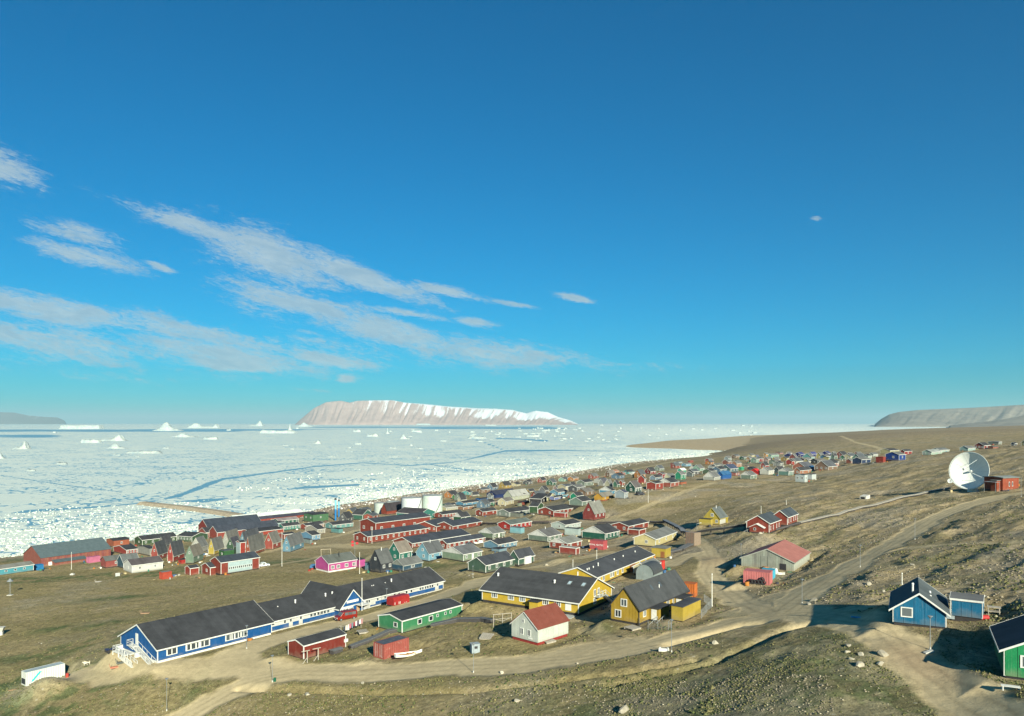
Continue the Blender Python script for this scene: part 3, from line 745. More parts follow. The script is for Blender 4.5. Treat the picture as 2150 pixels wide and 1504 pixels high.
def berg_material():
    m, T = new_mat('iceberg_ice'); g = T.add('ShaderNodeNewGeometry')
    tc = T.add('ShaderNodeTexCoord')
    n = T.noise(tc.outputs['Object'], 0.06, 6, 0.6)
    c = T.mix(T.mapr(n, 0.35, 0.65), (0.27, 0.34, 0.36), (0.42, 0.46, 0.43))
    bsdf(T, c, 0.7, T.noise(tc.outputs['Object'], 0.12, 6, 0.7), 0.9, 6.0, 0.2); return m
BERG = None
def iceberg(px0, px1, pyb, hpx, kind, label, group=None, seed=0):
    """a berg spanning px0..px1 at water line pyb, hpx high"""
    global BERG
    BERG = BERG or berg_material()
    hpx *= .82; x, y = sea_at((px0+px1)/2, pyb); s = FPX/y
    L = (px1-px0)/s; H = hpx/s; D = min(L*0.55, max(H*1.6, L*.25))
    big = hpx > 7
    nx, ny = (34, 12) if big else (14, 7)
    xs = np.linspace(-1, 1, nx); ys = np.linspace(-1, 1, ny)
    Xg, Yg = np.meshgrid(xs, ys, indexing='ij')
    r = np.sqrt((Xg*0.98)**2+Yg**2*(1+.0*Xg))
    body = np.clip(1-np.maximum(np.abs(Xg)**3, np.abs(Yg)**2.2), 0, 1)
    n1 = fbm(Xg*2.2+seed*7, Yg*1.5+seed, 0.9, 5, seed+3)
    n2 = fbm(Xg*9+seed*3, Yg*4, 1.0, 3, seed+9)
    if kind == 'tab': z = np.clip(body*6, 0, 1)*(0.82+0.15*n1+0.12*(n2-.5))
    elif kind == 'peak': z = body*(np.exp(-((Xg-0.45)/0.30)**2)*1.0+0.25+0.3*(n1-.3)+0.2*(n2-.5))
    elif kind == 'peakl': z = body*(np.exp(-((Xg+0.15)/0.35)**2)*0.95+0.22+0.4*(n1-.3)+0.2*(n2-.5))
    elif kind == 'spire': z = body*(np.exp(-((Xg-0.0)/0.22)**2)*1.1+0.12+0.2*(n1-.3))
    elif kind == 'twin': z = body*(np.exp(-((Xg+0.5)/0.28)**2)*.7+np.exp(-((Xg-0.75)/0.12)**2)*1.0+0.3+0.2*(n1-.3))
    else: z = np.clip(body*2.5, 0, 1)*(0.45+0.9*n1-0.15+0.3*(n2-.5))
    z = np.clip(z, 0.0, 1.25)
    jx = (n2-.5)*0.14
    V = np.stack([(Xg+jx)*L/2, Yg*D/2*(0.8+.4*n1), z*H-0.02*H], -1).reshape(-1, 3)
    i = np.arange(nx-1)[:, None]*ny+np.arange(ny-1)[None, :]
    F = np.stack([i, i+ny, i+ny+1, i+1], -1).reshape(-1, 4)
    o = link('iceberg', np_mesh('iceberg', V, F, BERG), loc=(x, y, 0.0))
    tag(o, label, 'iceberg', group)
def build_bergs():
    B = [(130,214,901,11,'tab','long flat-topped white iceberg standing in open water at far left'),
      (322,386,905,18,'peakl','tall ragged pale iceberg with a rounded peak near the horizon'),
      (392,464,899,14,'twin','blue shaded twin-humped iceberg with a sharp right end on the horizon'),
      (520,556,895,12,'peak','single white pointed iceberg on the horizon left of the mountain island'),
      (545,622,910,9,'low','cluster-shaped low white iceberg in front of the left foot of the mountain island'),
      (598,620,905,14,'spire','slim twin-spired white iceberg beside the left foot of the mountain island'),
      (622,660,896,9,'peakl','rounded white iceberg touching the left slope of the mountain island'),
      (172,212,930,10,'low','left half of a long jagged white iceberg pair on the left ice plain'),
      (206,268,926,14,'peak','jagged white iceberg rising to the right on the left ice plain'),
      (219,268,942,10,'peakl','low rounded white iceberg below the jagged pair on the left'),
      (268,340,952,7,'low','long thin bumpy white iceberg nearest to the camera on the ice plain'),
      (28,63,943,16,'peak','steep white iceberg with a tall right side at the left edge'),
      (358,416,918,9,'peakl','long white iceberg with a low left hump behind the ice plain'),
      (426,458,923,7,'low','small jagged white iceberg right of the long humped one'),
      (-8,12,963,13,'peakl','white iceberg cut off by the left edge of the view'),
      (120,140,975,6,'low','small white iceberg lying alone on the left ice plain'),
      (55,75,989,5,'low','small flat white ice block nearest the left foreground ice'),
      (805,822,911,12,'spire','slim white cone-shaped iceberg in front of the mountain island'),
      (836,862,922,11,'peakl','rounded steep white iceberg below the mountain island middle'),
      (770,795,917,8,'low','jagged low white iceberg left of the slim cone'),
      (648,676,932,8,'peak','white iceberg with low left tail on the plain below the island'),
      (873,904,890.6+2,4,'tab','long flat white iceberg at the foot of the mountain island'),
      (1018,1042,894,3,'tab','small flat white iceberg at the right foot of the mountain island'),
      (741,758,907,6,'low','small rounded white iceberg between the cluster and the slim cone'),
      (858,870,936,4,'peakl','small white triangular iceberg just under the rounded steep one'),
      (863,886,907,4,'tab','narrow flat white iceberg right of the slim cone'),
      (1104,1134,917,5,'low','long low white iceberg right below the island end'),
      (983,1022,921,5,'low','wide low white iceberg in the middle of the pack')]
    for i, b in enumerate(B): iceberg(*b, seed=i+1)
    rng = random.Random(4)
    pts = []
    for k in range(105):
        if k < 70: px = rng.gauss(1120, 130); py = rng.uniform(899, 928)
        elif k < 88: px = rng.uniform(60, 900); py = rng.uniform(898, 965)
        else: px = rng.uniform(1250, 1620); py = rng.uniform(893, 915)
        pts.append((px, py))
    for k, (px, py) in enumerate(pts):
        w = rng.uniform(4, 14)*(0.5+(py-888)/60)
        hh = rng.uniform(1.6, 4.2); kd = rng.choice(['low', 'low', 'tab', 'peakl'])
        shp = {'low': 'lumpy', 'tab': 'flat-topped', 'peakl': 'round-backed'}[kd]
        size = 'tiny' if w < 5 else ('small' if w < 9 else 'longish')
        place = ('on the far left ice plain' if px < 450 else 'on the plain left of the mountain island' if px < 620 else 'before the left half of the mountain island' if px < 900 else
                 'before the right half of the mountain island' if px < 1050 else 'under the mountain island\'s right tip' if px < 1190 else 'on the open pack right of the mountain island' if px < 1400 else 'beyond the sandy spit on the right')
        row = 'near the horizon' if py < 903 else ('in the middle rows' if py < 916 else 'in the nearer rows')
        iceberg(px, px+w, py, hh, kd, '%s %s growler %s %s' % (size, shp, row, place), 'small icebergs scattered over the pack ice', seed=100+k)

# ------------------------------------------------------------------ far mountains
def rock_material(name, a, b, snow):
    m, T = new_mat(name)
    at = T.add('ShaderNodeAttribute', attribute_name='snow'); tc = T.add('ShaderNodeTexCoord')
    n = T.noise(tc.outputs['Object'], 0.004, 8, 0.65); n2 = T.noise(tc.outputs['Object'], 0.02, 5, 0.6)
    c = T.mix(T.mapr(n, 0.35, 0.65), a, b)
    sn = T.mapr(T.math('ADD', at.outputs['Fac'], T.math('MULTIPLY', T.math('SUBTRACT', n2, .5), 0.5)), 0.45, 0.60)
    c = T.mix(T.math('MULTIPLY', sn, snow), c, (0.80, 0.83, 0.85))
    bsdf(T, c, 0.9, n2, 0.4, 8.0, 0.05); return m
def massif(name, label, prof, dist, depth, base_px, mat, gully=1.0, snowk=0.0, seed=0, cap=None, nx=420, ny=90):
    """mountain block: prof = [(photo x, photo y of the skyline)], front foot at dist, real depth behind it"""
    P = np.array(prof, float); x0, x1 = P[0, 0], P[-1, 0]
    u = np.linspace(x0, x1, nx); top = np.interp(u, P[:, 0], P[:, 1])
    topH = CAMZ+(HY-top)/FPX*(dist+depth*0.25)
    t = np.linspace(0, 1, ny)
    U, Tt = np.meshgrid(u, t, indexing='ij'); TH = np.repeat(topH[:, None], ny, 1)
    Yw = dist+Tt*depth
    Xw = (U-CX)/FPX*Yw
    s = (U-CX)/FPX*(dist+depth*0.25)/1000.0
    face = np.clip(Tt/0.25, 0, 1)
    # talus gullies running down and to the right
    gx = s*1.0-face*0.35+0.35*fbm(s, face, 2.0, 3, seed+30)
    gl = fbm(gx*5.0, face*0.4, 0.5, 4, seed+4, 0.62)
    rg = fbm(gx*1.3, face*0.3, 0.6, 4, seed+6, 0.6)
    carve = np.clip(0.5+1.9*(0.5*rg+0.5*gl-0.5), 0, 1)
    shape = face**0.85
    Z = TH*shape
    Z = Z-gully*TH*0.20*(1-carve)*np.sin(pi*np.clip(face, 0, 1)*0.92+0.08)
    Z = np.where(Tt > 0.25, TH*(1-0.03*(Tt-0.25))+TH*0.05*np.sin(np.clip((Tt-0.25)/0.35, 0, 1)*pi), Z)
    if cap is not None:
        cc = np.interp(U, [c[0] for c in cap], [c[1] for c in cap])
        Z = Z+np.where(Tt > 0.25, np.sin(np.clip((Tt-0.25)/0.5, 0, 1)*pi/2)*cc/FPX*dist, 0)
    Z = np.where(Tt > 0.94, -20, Z); Z[:, 0] = -20
    Z[0, :] = -20; Z[-1, :] = -20
    sn = np.where(Tt > 0.262, 1.0, (1-carve)*1.38*sstep(0.12, 0.7, face)+sstep(0.93, 1.0, face)*0.12)
    sn = sn*np.interp(U, [x0, x0+(x1-x0)*0.12, x0+(x1-x0)*0.35, x1], [0.0, 0.2, 0.7, 0.95])*snowk
    V = np.stack([Xw, Yw, Z], -1).reshape(-1, 3)
    i = np.arange(nx-1)[:, None]*ny+np.arange(ny-1)[None, :]
    F = np.stack([i, i+ny, i+ny+1, i+1], -1).reshape(-1, 4)
    o = link(name, np_mesh(name, V, F, mat, True, {'snow': sn.ravel()})); tag(o, kind='structure')
    return o
def build_mountains():
    isl = rock_material('island_rock', (0.36, 0.255, 0.225), (0.46, 0.34, 0.30), .9)
    massif('mountain_island', '', [(618,893),(632,880),(660,857),(685,845),(715,842),(735,846),(750,842),(800,841),(825,841),(850,846),(900,851),(950,856),(1000,860),(1040,860),(1075,862),(1090,866),(1105,869),(1125,863),(1150,866),(1172,876),(1190,881),(1200,884),(1215,892)],
           26000, 9000, 0, isl, 1.0, 1.0, 2, cap=[(618,0),(850,0),(880,3),(900,4.5),(935,3),(960,5.0),(1000,6),(1030,4.5),(1060,3),(1095,3),(1120,1),(1140,0),(1215,0)])
    far = rock_material('far_coast_rock', (0.17, 0.15, 0.13), (0.25, 0.22, 0.18), 0.5)
    massif('far_coast', '', [(1835,893),(1850,880),(1868,870),(1890,865),(1930,861),(1980,859),(2050,856),(2150,850),(2300,846),(2700,840)],
           13000, 8000, 0, far, 0.7, 0.0, 12, nx=300)
    massif('far_coast_slope', '', [(1990,896),(2030,890),(2080,885),(2120,879),(2150,873),(2250,862),(2500,850)],
           9000, 4000, 0, far, 0.5, 0.0, 15, nx=160)
    dist = rock_material('distant_coast_rock', (0.12, 0.12, 0.12), (0.16, 0.16, 0.16), 0.8)
    massif('distant_coast', '', [(-500,870),(-300,862),(-100,860),(0,866),(30,867),(60,873),(95,876),(120,877),(135,883),(140,890)],
           38000, 9000, 0, dist, 0.6, 0.5, 22, nx=160)
def build_haze():
    m = bpy.data.materials.new('haze_air'); m.use_nodes = True; T = NT(m.node_tree)
    v = T.add('ShaderNodeVolumePrincipled'); v.inputs['Density'].default_value = HAZE; v.inputs['Color'].default_value = (0.57, 0.87, 0.98, 1); v.inputs['Anisotropy'].default_value = 0.06
    o = T.add('ShaderNodeOutputMaterial'); T.l.new(v.outputs[0], o.inputs['Volume'])
    b = MB().box(-100000, 100000, -3000, 130000, -35, 1120)
    h = b.obj('haze', m); tag(h, 'pale blue sea haze over the bay', 'haze', kind='stuff')
HAZE = 2.1e-5
# ------------------------------------------------------------------ buildings
ZONES = {0: (0, 0, 1.0), 1: (0, 1050, 3.313), 2: (550, 1150, 3.909), 3: (1000, 1130, 3.909), 4: (1500, 1100, 3.308), 5: (0, 1080, 5.37),
         6: (370, 1020, 6.515), 7: (650, 1020, 6.515), 8: (950, 1020, 6.515), 9: (1230, 1000, 6.515), 10: (1530, 1030, 6.515),
         11: (900, 900, 5.375), 12: (1250, 900, 7.167), 13: (1480, 900, 7.167), 14: (1750, 850, 5.375),
         15: (370, 1080, 11.94), 16: (680, 1030, 11.94), 17: (890, 1020, 11.94), 18: (1040, 1010, 11.94), 19: (1500, 940, 15.36), 20: (1620, 940, 13.44)}
def Z(zone, x, y):
    ox, oy, k = ZONES[zone]; return ox+x/k, oy+y/k
class Frame:
    """level right-angled frame standing on the ground: origin at the near bottom corner,
    +x along the wall that runs back to the right (vanishing at photo x = vp), +y along the wall that runs back to the left"""
    def __init__(s, px, py, vp, dz=0.0, O=None):
        s.O = O or hit(px, py); s.O = Vector((s.O.x, s.O.y, s.O.z+dz)) if O is None else O
        a = math.atan((vp-CX)/FPX); s.a = a
        s.ex = Vector((sin(a), cos(a), 0)); s.ey = Vector((-cos(a), sin(a), 0))
        s.rz = pi/2-a; s.s = FPX/s.O.y
    def w(s, x, y, z=0): return s.O+s.ex*x+s.ey*y+Vector((0, 0, z))
    def solve(s, px, axis, off=0.0):
        """distance along an axis at which the frame's base line crosses photo column px"""
        k = (px-CX)/FPX
        o = s.O+(s.ey if axis == 'x' else s.ex)*off; d = s.ex if axis == 'x' else s.ey
        return (k*o.y-o.x)/(d.x-k*d.y)
    def zof(s, py, x, y):
        p = s.w(x, y); return CAMZ-(py-HY)/FPX*p.y-s.O.z
_WIN = {}
def win_mesh(kind):
    """unit window: frame 1x1 in the local (x, z) plane, facing -y, depth in metres"""
    if kind in _WIN: return _WIN[kind]
    m = MB(); g = MB(); t = 0.10
    m.box(-.5, .5, -.06, .02, -.5, -.5+t); m.box(-.5, .5, -.06, .02, .5-t, .5)
    m.box(-.5, -.5+t, -.06, .02, -.5+t, .5-t); m.box(.5-t, .5, -.06, .02, -.5+t, .5-t)
    n = int(kind)
    for i in range(1, n): x = -.5+i/n; m.box(x-.04, x+.04, -.05, .02, -.5+t, .5-t)
    g.quad([(-.5+t, -.025, -.5+t), (.5-t, -.025, -.5+t), (.5-t, -.025, .5-t), (-.5+t, -.025, .5-t)])
    _WIN[kind] = (m.mesh('window', paint((.80, .80, .76), 'metal', 0.5, 0.05)), g.mesh('pane', glass_mat()))
    return _WIN[kind]
def add_window(par, u, z, w, h, face, L, W, kind='2', proud=0.0):
    """face: 'y0' right wall, 'x0' left wall, 'x1','y1' hidden ones"""
    fm, gm = win_mesh(kind)
    loc, rz = {'y0': ((u, -0.02-proud, z), 0), 'x0': ((-0.02-proud, u, z), -pi/2), 'x1': ((L+.02, u, z), pi/2), 'y1': ((u, W+.02, z), pi)}[face]
    o = link('window', fm, par, loc, (0, 0, rz), (w, 1, h)); link('pane', gm, o); return o
WHITE = (.80, .80, .75)
_DOOR = {}
def add_door(par, u, z0, w, h, face, L, W, col=WHITE):
    k = tuple(col)
    if k not in _DOOR: _DOOR[k] = MB().box(-.5, .5, -.06, .01, 0, 1).mesh('door', paint(col, 'metal', .5, .05))
    loc, rz = {'y0': ((u, -0.02, z0), 0), 'x0': ((-0.02, u, z0), -pi/2), 'x1': ((L+.02, u, z0), pi/2)}[face]
    return link('door', _DOOR[k], par, loc, (0, 0, rz), (w, 1, h))
def gable_parts(root, L, W, h, r, wcol, rcol, tcol, ridge='x', over=.35, base=0.35, basecol=(.045, .04, .04), shed=0.0,
                panels=0.0, gcol=None, trim=True, z0=0.0, deep=1.4, corner=True, gableover=None, roofkind='roof', rough=.8, th=.14):
    """walls, plinth, two roof slopes and barge boards of one ridge-roofed block (local frame of root)"""
    wm = paint(wcol); rm = paint(rcol, roofkind, rough, .1); tm = paint(tcol, 'metal', .55, .05)
    sw = ridge == 'y'
    A, B = (W, L) if not sw else (L, W)          # A across the ridge, B along it
    ax = 'x' if not sw else 'y'
    go = over*.8 if gableover is None else gableover
    wall = MB()
    zb = z0+base
    r_ = max(r, .02)
    poly = [(0, zb), (A, zb), (A, h+shed), (A/2, h+r_+shed/2), (0, h)] if not shed else [(0, zb), (A, zb), (A, h+shed), (0, h)]
    wall.prism(poly, ax, 0, B)
    w = wall.obj('wall', wm, root)
    p = MB(); p.box(.12, L-.12, .12, W-.12, z0-deep, zb+.02)
    if base > 0.01 or deep > 0: p.obj('foundation', paint(basecol, 'metal', .9, .1), root)
    # roof
    def slab(mb, a0, z0_, a1, z1_, b0, b1):
        mb.prism([(a0, z0_), (a1, z1_), (a1, z1_+th), (a0, z0_+th)], ax, b0, b1)
    rf = MB()
    if shed:
        k = shed/A; slab(rf, -over, h-over*k+.01, A+over, h+shed+over*k+.01, -go, B+go)
    else:
        k = r_/(A/2)
        rf.prism([(-over, h-over*k+.01), (A/2, h+r_+.01), (A+over, h-over*k+.01), (A+over, h-over*k+.01+th), (A/2, h+r_+.01+th*1.05), (-over, h-over*k+.01+th)], ax, -go, B+go)
    rf.obj('roof', rm, root)
    if trim:
        t = MB(); tw = .20 if L > 18 else .15
        for b in (-go-.04, B+go):
            if shed: t.prism([(-over-.02, h-over*k-tw+.1), (A+over+.02, h+shed+over*k-tw+.1), (A+over+.02, h+shed+over*k+th+.03), (-over-.02, h-over*k+th+.03)], ax, b, b+.04)
            else:
                t.prism([(-over-.02, h-over*k-tw+.1), (A/2, h+r_-tw+.1), (A+over+.02, h-over*k-tw+.1), (A+over+.02, h-over*k+th+.03), (A/2, h+r_+th+.04), (-over-.02, h-over*k+th+.03)], ax, b, b+.04)
        # eave boards
        for a in ((-over-.045, A+over+.005) if not shed else (-over-.045,)):
            zz = h-over*k
            if ax == 'x': t.box(-go, B+go, a, a+.04, zz-.08, zz+th+.02)
            else: t.box(a, a+.04, -go, B+go, zz-.08, zz+th+.02)
        t.obj('barge_board', tm, root)
        if corner:
            cw = .13
            for (cx, cy, hh) in ((0, 0, h), (0, W, h), (L, 0, h)):
                c = MB(); c.box(cx-.035 if cx == 0 else cx-cw, cx+cw if cx == 0 else cx+.035, cy-.035 if cy == 0 else cy-cw, cy+cw if cy == 0 else cy+.035, zb, hh-.02)
                c.obj('corner_board', tm, root)
    if gcol is not None and not shed:
        g = MB(); kk = r_/(A/2)
        g.prism([(.02, h-.1), (A-.02, h-.1), (A/2, h+r_-.08)], ax, -.05, -.012)
        g.obj('gable_panel', paint(gcol, 'wall', .6, .1), root)
    return w
def roof_z(A, h, r, a): return h+r*(1-abs(a-A/2)/(A/2))
def chimney(root, x, y, z, hgt=.9, r=.12, col=(.6, .6, .58)):
    m = MB(); m.tube((x, y, z-.3), (x, y, z+hgt), r, seg=8); m.tube((x, y, z+hgt), (x, y, z+hgt+.15), r*1.5, r*.8, 8)
    return m.obj('chimney', plain('chimney_metal', col, .5), root)
ROOFC = (.036, .038, .043); GREYROOF = (.115, .118, .115); BROWNROOF = (.12, .10, .085)
CRED = (.30, .050, .030); CRED2 = (.36, .085, .055); CBLUE = (.10, .28, .42); CLBLUE = (.26, .50, .60); CGRN = (.045, .17, .095); CDGRN = (.012, .085, .065); CTEAL = (.05, .26, .22)
CYEL = (.62, .42, .035); CLYEL = (.72, .62, .22); CGRY = (.30, .33, .30); CPINK = (.60, .09, .35); CWHT = (.74, .78, .72); CPBL = (.33, .50, .52); COLIVE = (.17, .24, .16); CSAGE = (.26, .36, .27)
CNAVY = (.035, .06, .13); CBRT = (.02, .13, .42); CORG = (.50, .17, .03); CBRN = (.30, .17, .10); CPALE = (.55, .55, .42); CDRK = (.05, .055, .065); CMUST = (.52, .32, .04); CLT = (.50, .64, .60)
def pad(f, L, W, dz=-.06, x0=0.0, y0=0.0):
    c = f.w(x0+L/2, y0+W/2); PADS.append((c.x, c.y, f.rz, L/2, W/2, f.O.z+dz))
def house(zone, ax, ay, lx, rx, h, r, wcol, label, rcol=ROOFC, g='L', win=(1, 3), vp=2600, tcol=WHITE, cat='house', name='house', group=None,
          L=None, W=None, chim=0, gw=0, gcol=None, base=.35, over=.32, door=None, ww=1.0, wh=1.1, shed=0, trim=True, basecol=(.045, .04, .04), roofkind='roof', panels=0, winz=None, deep=1.6, cap=None, kind='2'):
    k = ZONES[zone][2]
    A = Z(zone, ax, ay)
    f = Frame(A[0], A[1], vp)
    lpx = Z(zone, lx, 0)[0] if lx is not None else None; rpx = Z(zone, rx, 0)[0] if rx is not None else None
    L = L or f.solve(rpx, 'x'); W = W or f.solve(lpx, 'y')
    if not (1.0 < L < 120): print('HOUSE L', label, L); L = min(max(L, 4), 60)
    if not (1.0 < W < 60): print('HOUSE W', label, W); W = min(max(W, 3), 20)
    hm = h/k/f.s; rm = r/k/f.s
    if cap: L = min(L, cap)
    root = empty(name, f.O, f.rz, label, cat, group)
    root['dbg'] = '%.1fx%.1f h%.1f r%.1f d%.0f' % (L, W, hm, rm, f.O.y)
    gable_parts(root, L, W, hm, rm, wcol, rcol, tcol, 'x' if g == 'L' else 'y', over, base, basecol, gcol=gcol, trim=trim, deep=deep, roofkind=roofkind, shed=shed)
    nl, nr = win
    zc = winz or (base+(hm-base)*0.56)
    whm = min(wh, (hm-base)*0.55)
    wwl = min(ww, W/(nl+.6)*.62) if nl else 0; wwr = min(ww, L/(nr+.6)*.62) if nr else 0
    for i in range(nl): add_window(root, W*(i+.5)/nl if nl > 1 else W*.42, zc, wwl, whm, 'x0', L, W, kind)
    for i in range(nr):
        if door is not None and i == door: add_door(root, L*(i+.5)/nr, base, .95, min(2.0, hm-base-.15), 'y0', L, W)
        else: add_window(root, L*(i+.5)/nr, zc, wwr, whm, 'y0', L, W, kind)
    if gw:
        if g == 'L': add_window(root, W*.5, hm+rm*.30, min(.9, W*.2), min(1.0, rm*.42), 'x0', L, W)
        else: add_window(root, L*.5, hm+rm*.30, min(.9, L*.2), min(1.0, rm*.42), 'y0', L, W)
    if chim:
        if g == 'L': chimney(root, L*.45, W*.45, hm+rm*.9, .9)
        else: chimney(root, L*.45, W*.45, hm+rm*.9, .9)
    pad(f, L, W)
    return root, f, L, W, hm, rm
def annex(zone, ax, ay, lx, rx, h, wcol, label, rcol=ROOFC, vp=2600, cat='shed', name='shed', group=None, tcol=None, W=None, L=None, win=(0, 0), r=1.5, g='L', dooron=None):
    """low flat-roofed shed"""
    return house(zone, ax, ay, lx, rx, h, r, wcol, label, rcol, g=g, win=win, vp=vp, tcol=tcol or WHITE, cat=cat, name=name, group=group, L=L, W=W, over=.12, base=.12, trim=tcol is not None, deep=1.2, wh=.9)
def container(zone, ax, ay, lx, rx, h, col, label, vp=2600, L=None, W=None, text=None, group=None, topcol=None, doors='x0', wear=.5, name='shipping_container'):
    """corrugated steel box with ribbed long sides, corner posts and end doors"""
    k = ZONES[zone][2]; A = Z(zone, ax, ay); f = Frame(A[0], A[1], vp)
    L = L or f.solve(Z(zone, rx, 0)[0], 'x'); W = W or f.solve(Z(zone, lx, 0)[0], 'y'); H = h/k/f.s
    if L <= 0 or L > 40 or W <= 0: print('CONT', label, L, W)
    root = empty(name, f.O, f.rz, label, 'container', group)
    pad(f, L, W, -.03)
    m = MB(); n = max(6, int(L/.45)); d = .05
    def corr(x0, x1, fn, n):
        # trapezoid profile
        pts = []
        for i in range(n):
            a = x0+(x1-x0)*i/n; b = (x1-x0)/n
            pts += [(a, 0), (a+b*.30, 0), (a+b*.5, d), (a+b*.80, d)]
        pts.append((x1, 0))
        for p, q in zip(pts[:-1], pts[1:]):
            m.quad([fn(p[0], p[1], .15), fn(q[0], q[1], .15), fn(q[0], q[1], H-.12), fn(p[0], p[1], H-.12)])
    corr(.12, L-.12, lambda t, o, z: (t, o+.01, z), n); corr(.12, L-.12, lambda t, o, z: (t, W-o-.01, z), n)
    nw = max(4, int(W/.35))
    corr(.12, W-.12, lambda t, o, z: (L-o-.01, t, z), nw)
    if doors != 'x0': corr(.12, W-.12, lambda t, o, z: (o+.01, t, z), nw)
    mat = paint(col, 'metal', .6, wear)
    m.obj('side_panel', mat, root)
    fr = MB(); t = .14
    for x in (0, L-t):
        for y in (0, W-t): fr.box(x, x+t, y, y+t, 0, H)
    for y in (0, W-t): fr.box(t, L-t, y+.002, y+t-.002, 0, .16); fr.box(t, L-t, y+.002, y+t-.002, H-.12, H-.003)
    for x in (0, L-t): fr.box(x+.002, x+t-.002, t, W-t, 0, .16); fr.box(x+.002, x+t-.002, t, W-t, H-.12, H-.003)
    fr.obj('frame', mat, root)
    MB().box(.05, L-.05, .05, W-.05, H-.1, H-.02).obj('roof', paint(topcol or col, 'metal', .6, wear), root)
    if doors == 'x0':
        for a, b in ((.15, W/2-.01), (W/2+.01, W-.15)):
            dm = MB().box(-.0+.03, .08, a, b, .16, H-.12); dd = dm.obj('door', mat, root)
            bars = MB()
            for q in (.3, .7): bars.tube((-.01, a+(b-a)*q, .2), (-.01, a+(b-a)*q, H-.15), .022, seg=5)
            bars.obj('lock_rod', plain('rod_steel', (.45, .42, .40), .5), dd)
    return root, f, L, W, H
def text_on(par, s, loc, rot, size, col, name='lettering', ext=.008):
    c = bpy.data.curves.new(name, 'FONT'); c.body = s; c.size = size; c.extrude = ext; c.align_x = 'CENTER'; c.align_y = 'CENTER'
    o = bpy.data.objects.new(name, c); COL.objects.link(o); 
    dg = bpy.context.evaluated_depsgraph_get(); me = bpy.data.meshes.new_from_object(o.evaluated_get(dg)); bpy.data.objects.remove(o)
    me.materials.clear(); me.materials.append(plain('lettering_paint', col, .6, vary=.05))
    return link(name, me, par, loc, rot)
# ------------------------------------------------------------------ foreground buildings
def wins(root, f, face, zone, xs, z, w, h, L, W, kind='2', off=0.0, proud=0.0):
    for x in xs:
        px = Z(zone, x, 0)[0]
        u = f.solve(px, 'x' if face == 'y0' else 'y', off)
        add_window(root, u, z, w, h, face, L, W, kind, proud)
def panels(root, face, A, hfun, zb, pitch, mat, L, W, name='wall_panel', proud=.035, gap=.05):
    n = max(1, round(A/pitch))
    for i in range(n):
        a, b = A*i/n+gap/2, A*(i+1)/n-gap/2
        pts = [(a, zb), (b, zb), (b, hfun(b))]
        if a < A/2 < b: pts.append((A/2, hfun(A/2)))
        pts.append((a, hfun(a)))
        m = MB()
        if face == 'x0': m.prism(pts, 'x', -proud, .01)
        else: m.prism(pts, 'y', -proud, .01)
        m.obj(name, mat, root)
def railing(m, pts, h=1.0, step=1.2, t=.07, mid=True):
    for p, q in zip(pts[:-1], pts[1:]):
        p = Vector(p); q = Vector(q); up = Vector((0, 0, h))
        m.bar(p+up, q+up, t); 
        if mid: m.bar(p+up*.5, q+up*.5, t*.7)
        n = max(1, int((q-p).length/step))
        for i in range(n+1): c = p+(q-p)*(i/n); m.bar(c, c+up, t)
def stair(root, p0, p1, width_dir, width, mat, nstep=12, rail=True, name='stair'):
    """flight from low p0 to high p1"""
    p0 = Vector(p0); p1 = Vector(p1); wd = Vector(width_dir)*width; m = MB()
    m.bar(p0, p1, .05, .22); m.bar(p0+wd, p1+wd, .05, .22)
    o = m.obj(name, mat, root)
    st = MB()
    for i in range(nstep):
        c = p0+(p1-p0)*((i+.5)/nstep); st.bar(c, c+wd, .26, .05)
    st.obj('step', mat, o)
    if rail:
        r = MB(); up = Vector((0, 0, .95))
        for off in (Vector((0, 0, 0)), wd):
            r.bar(p0+off+up, p1+off+up, .06)
            for i in range(5): c = p0+off+(p1-p0)*(i/4); r.bar(c, c+up, .05)
        r.obj('handrail', mat, o)
    return o
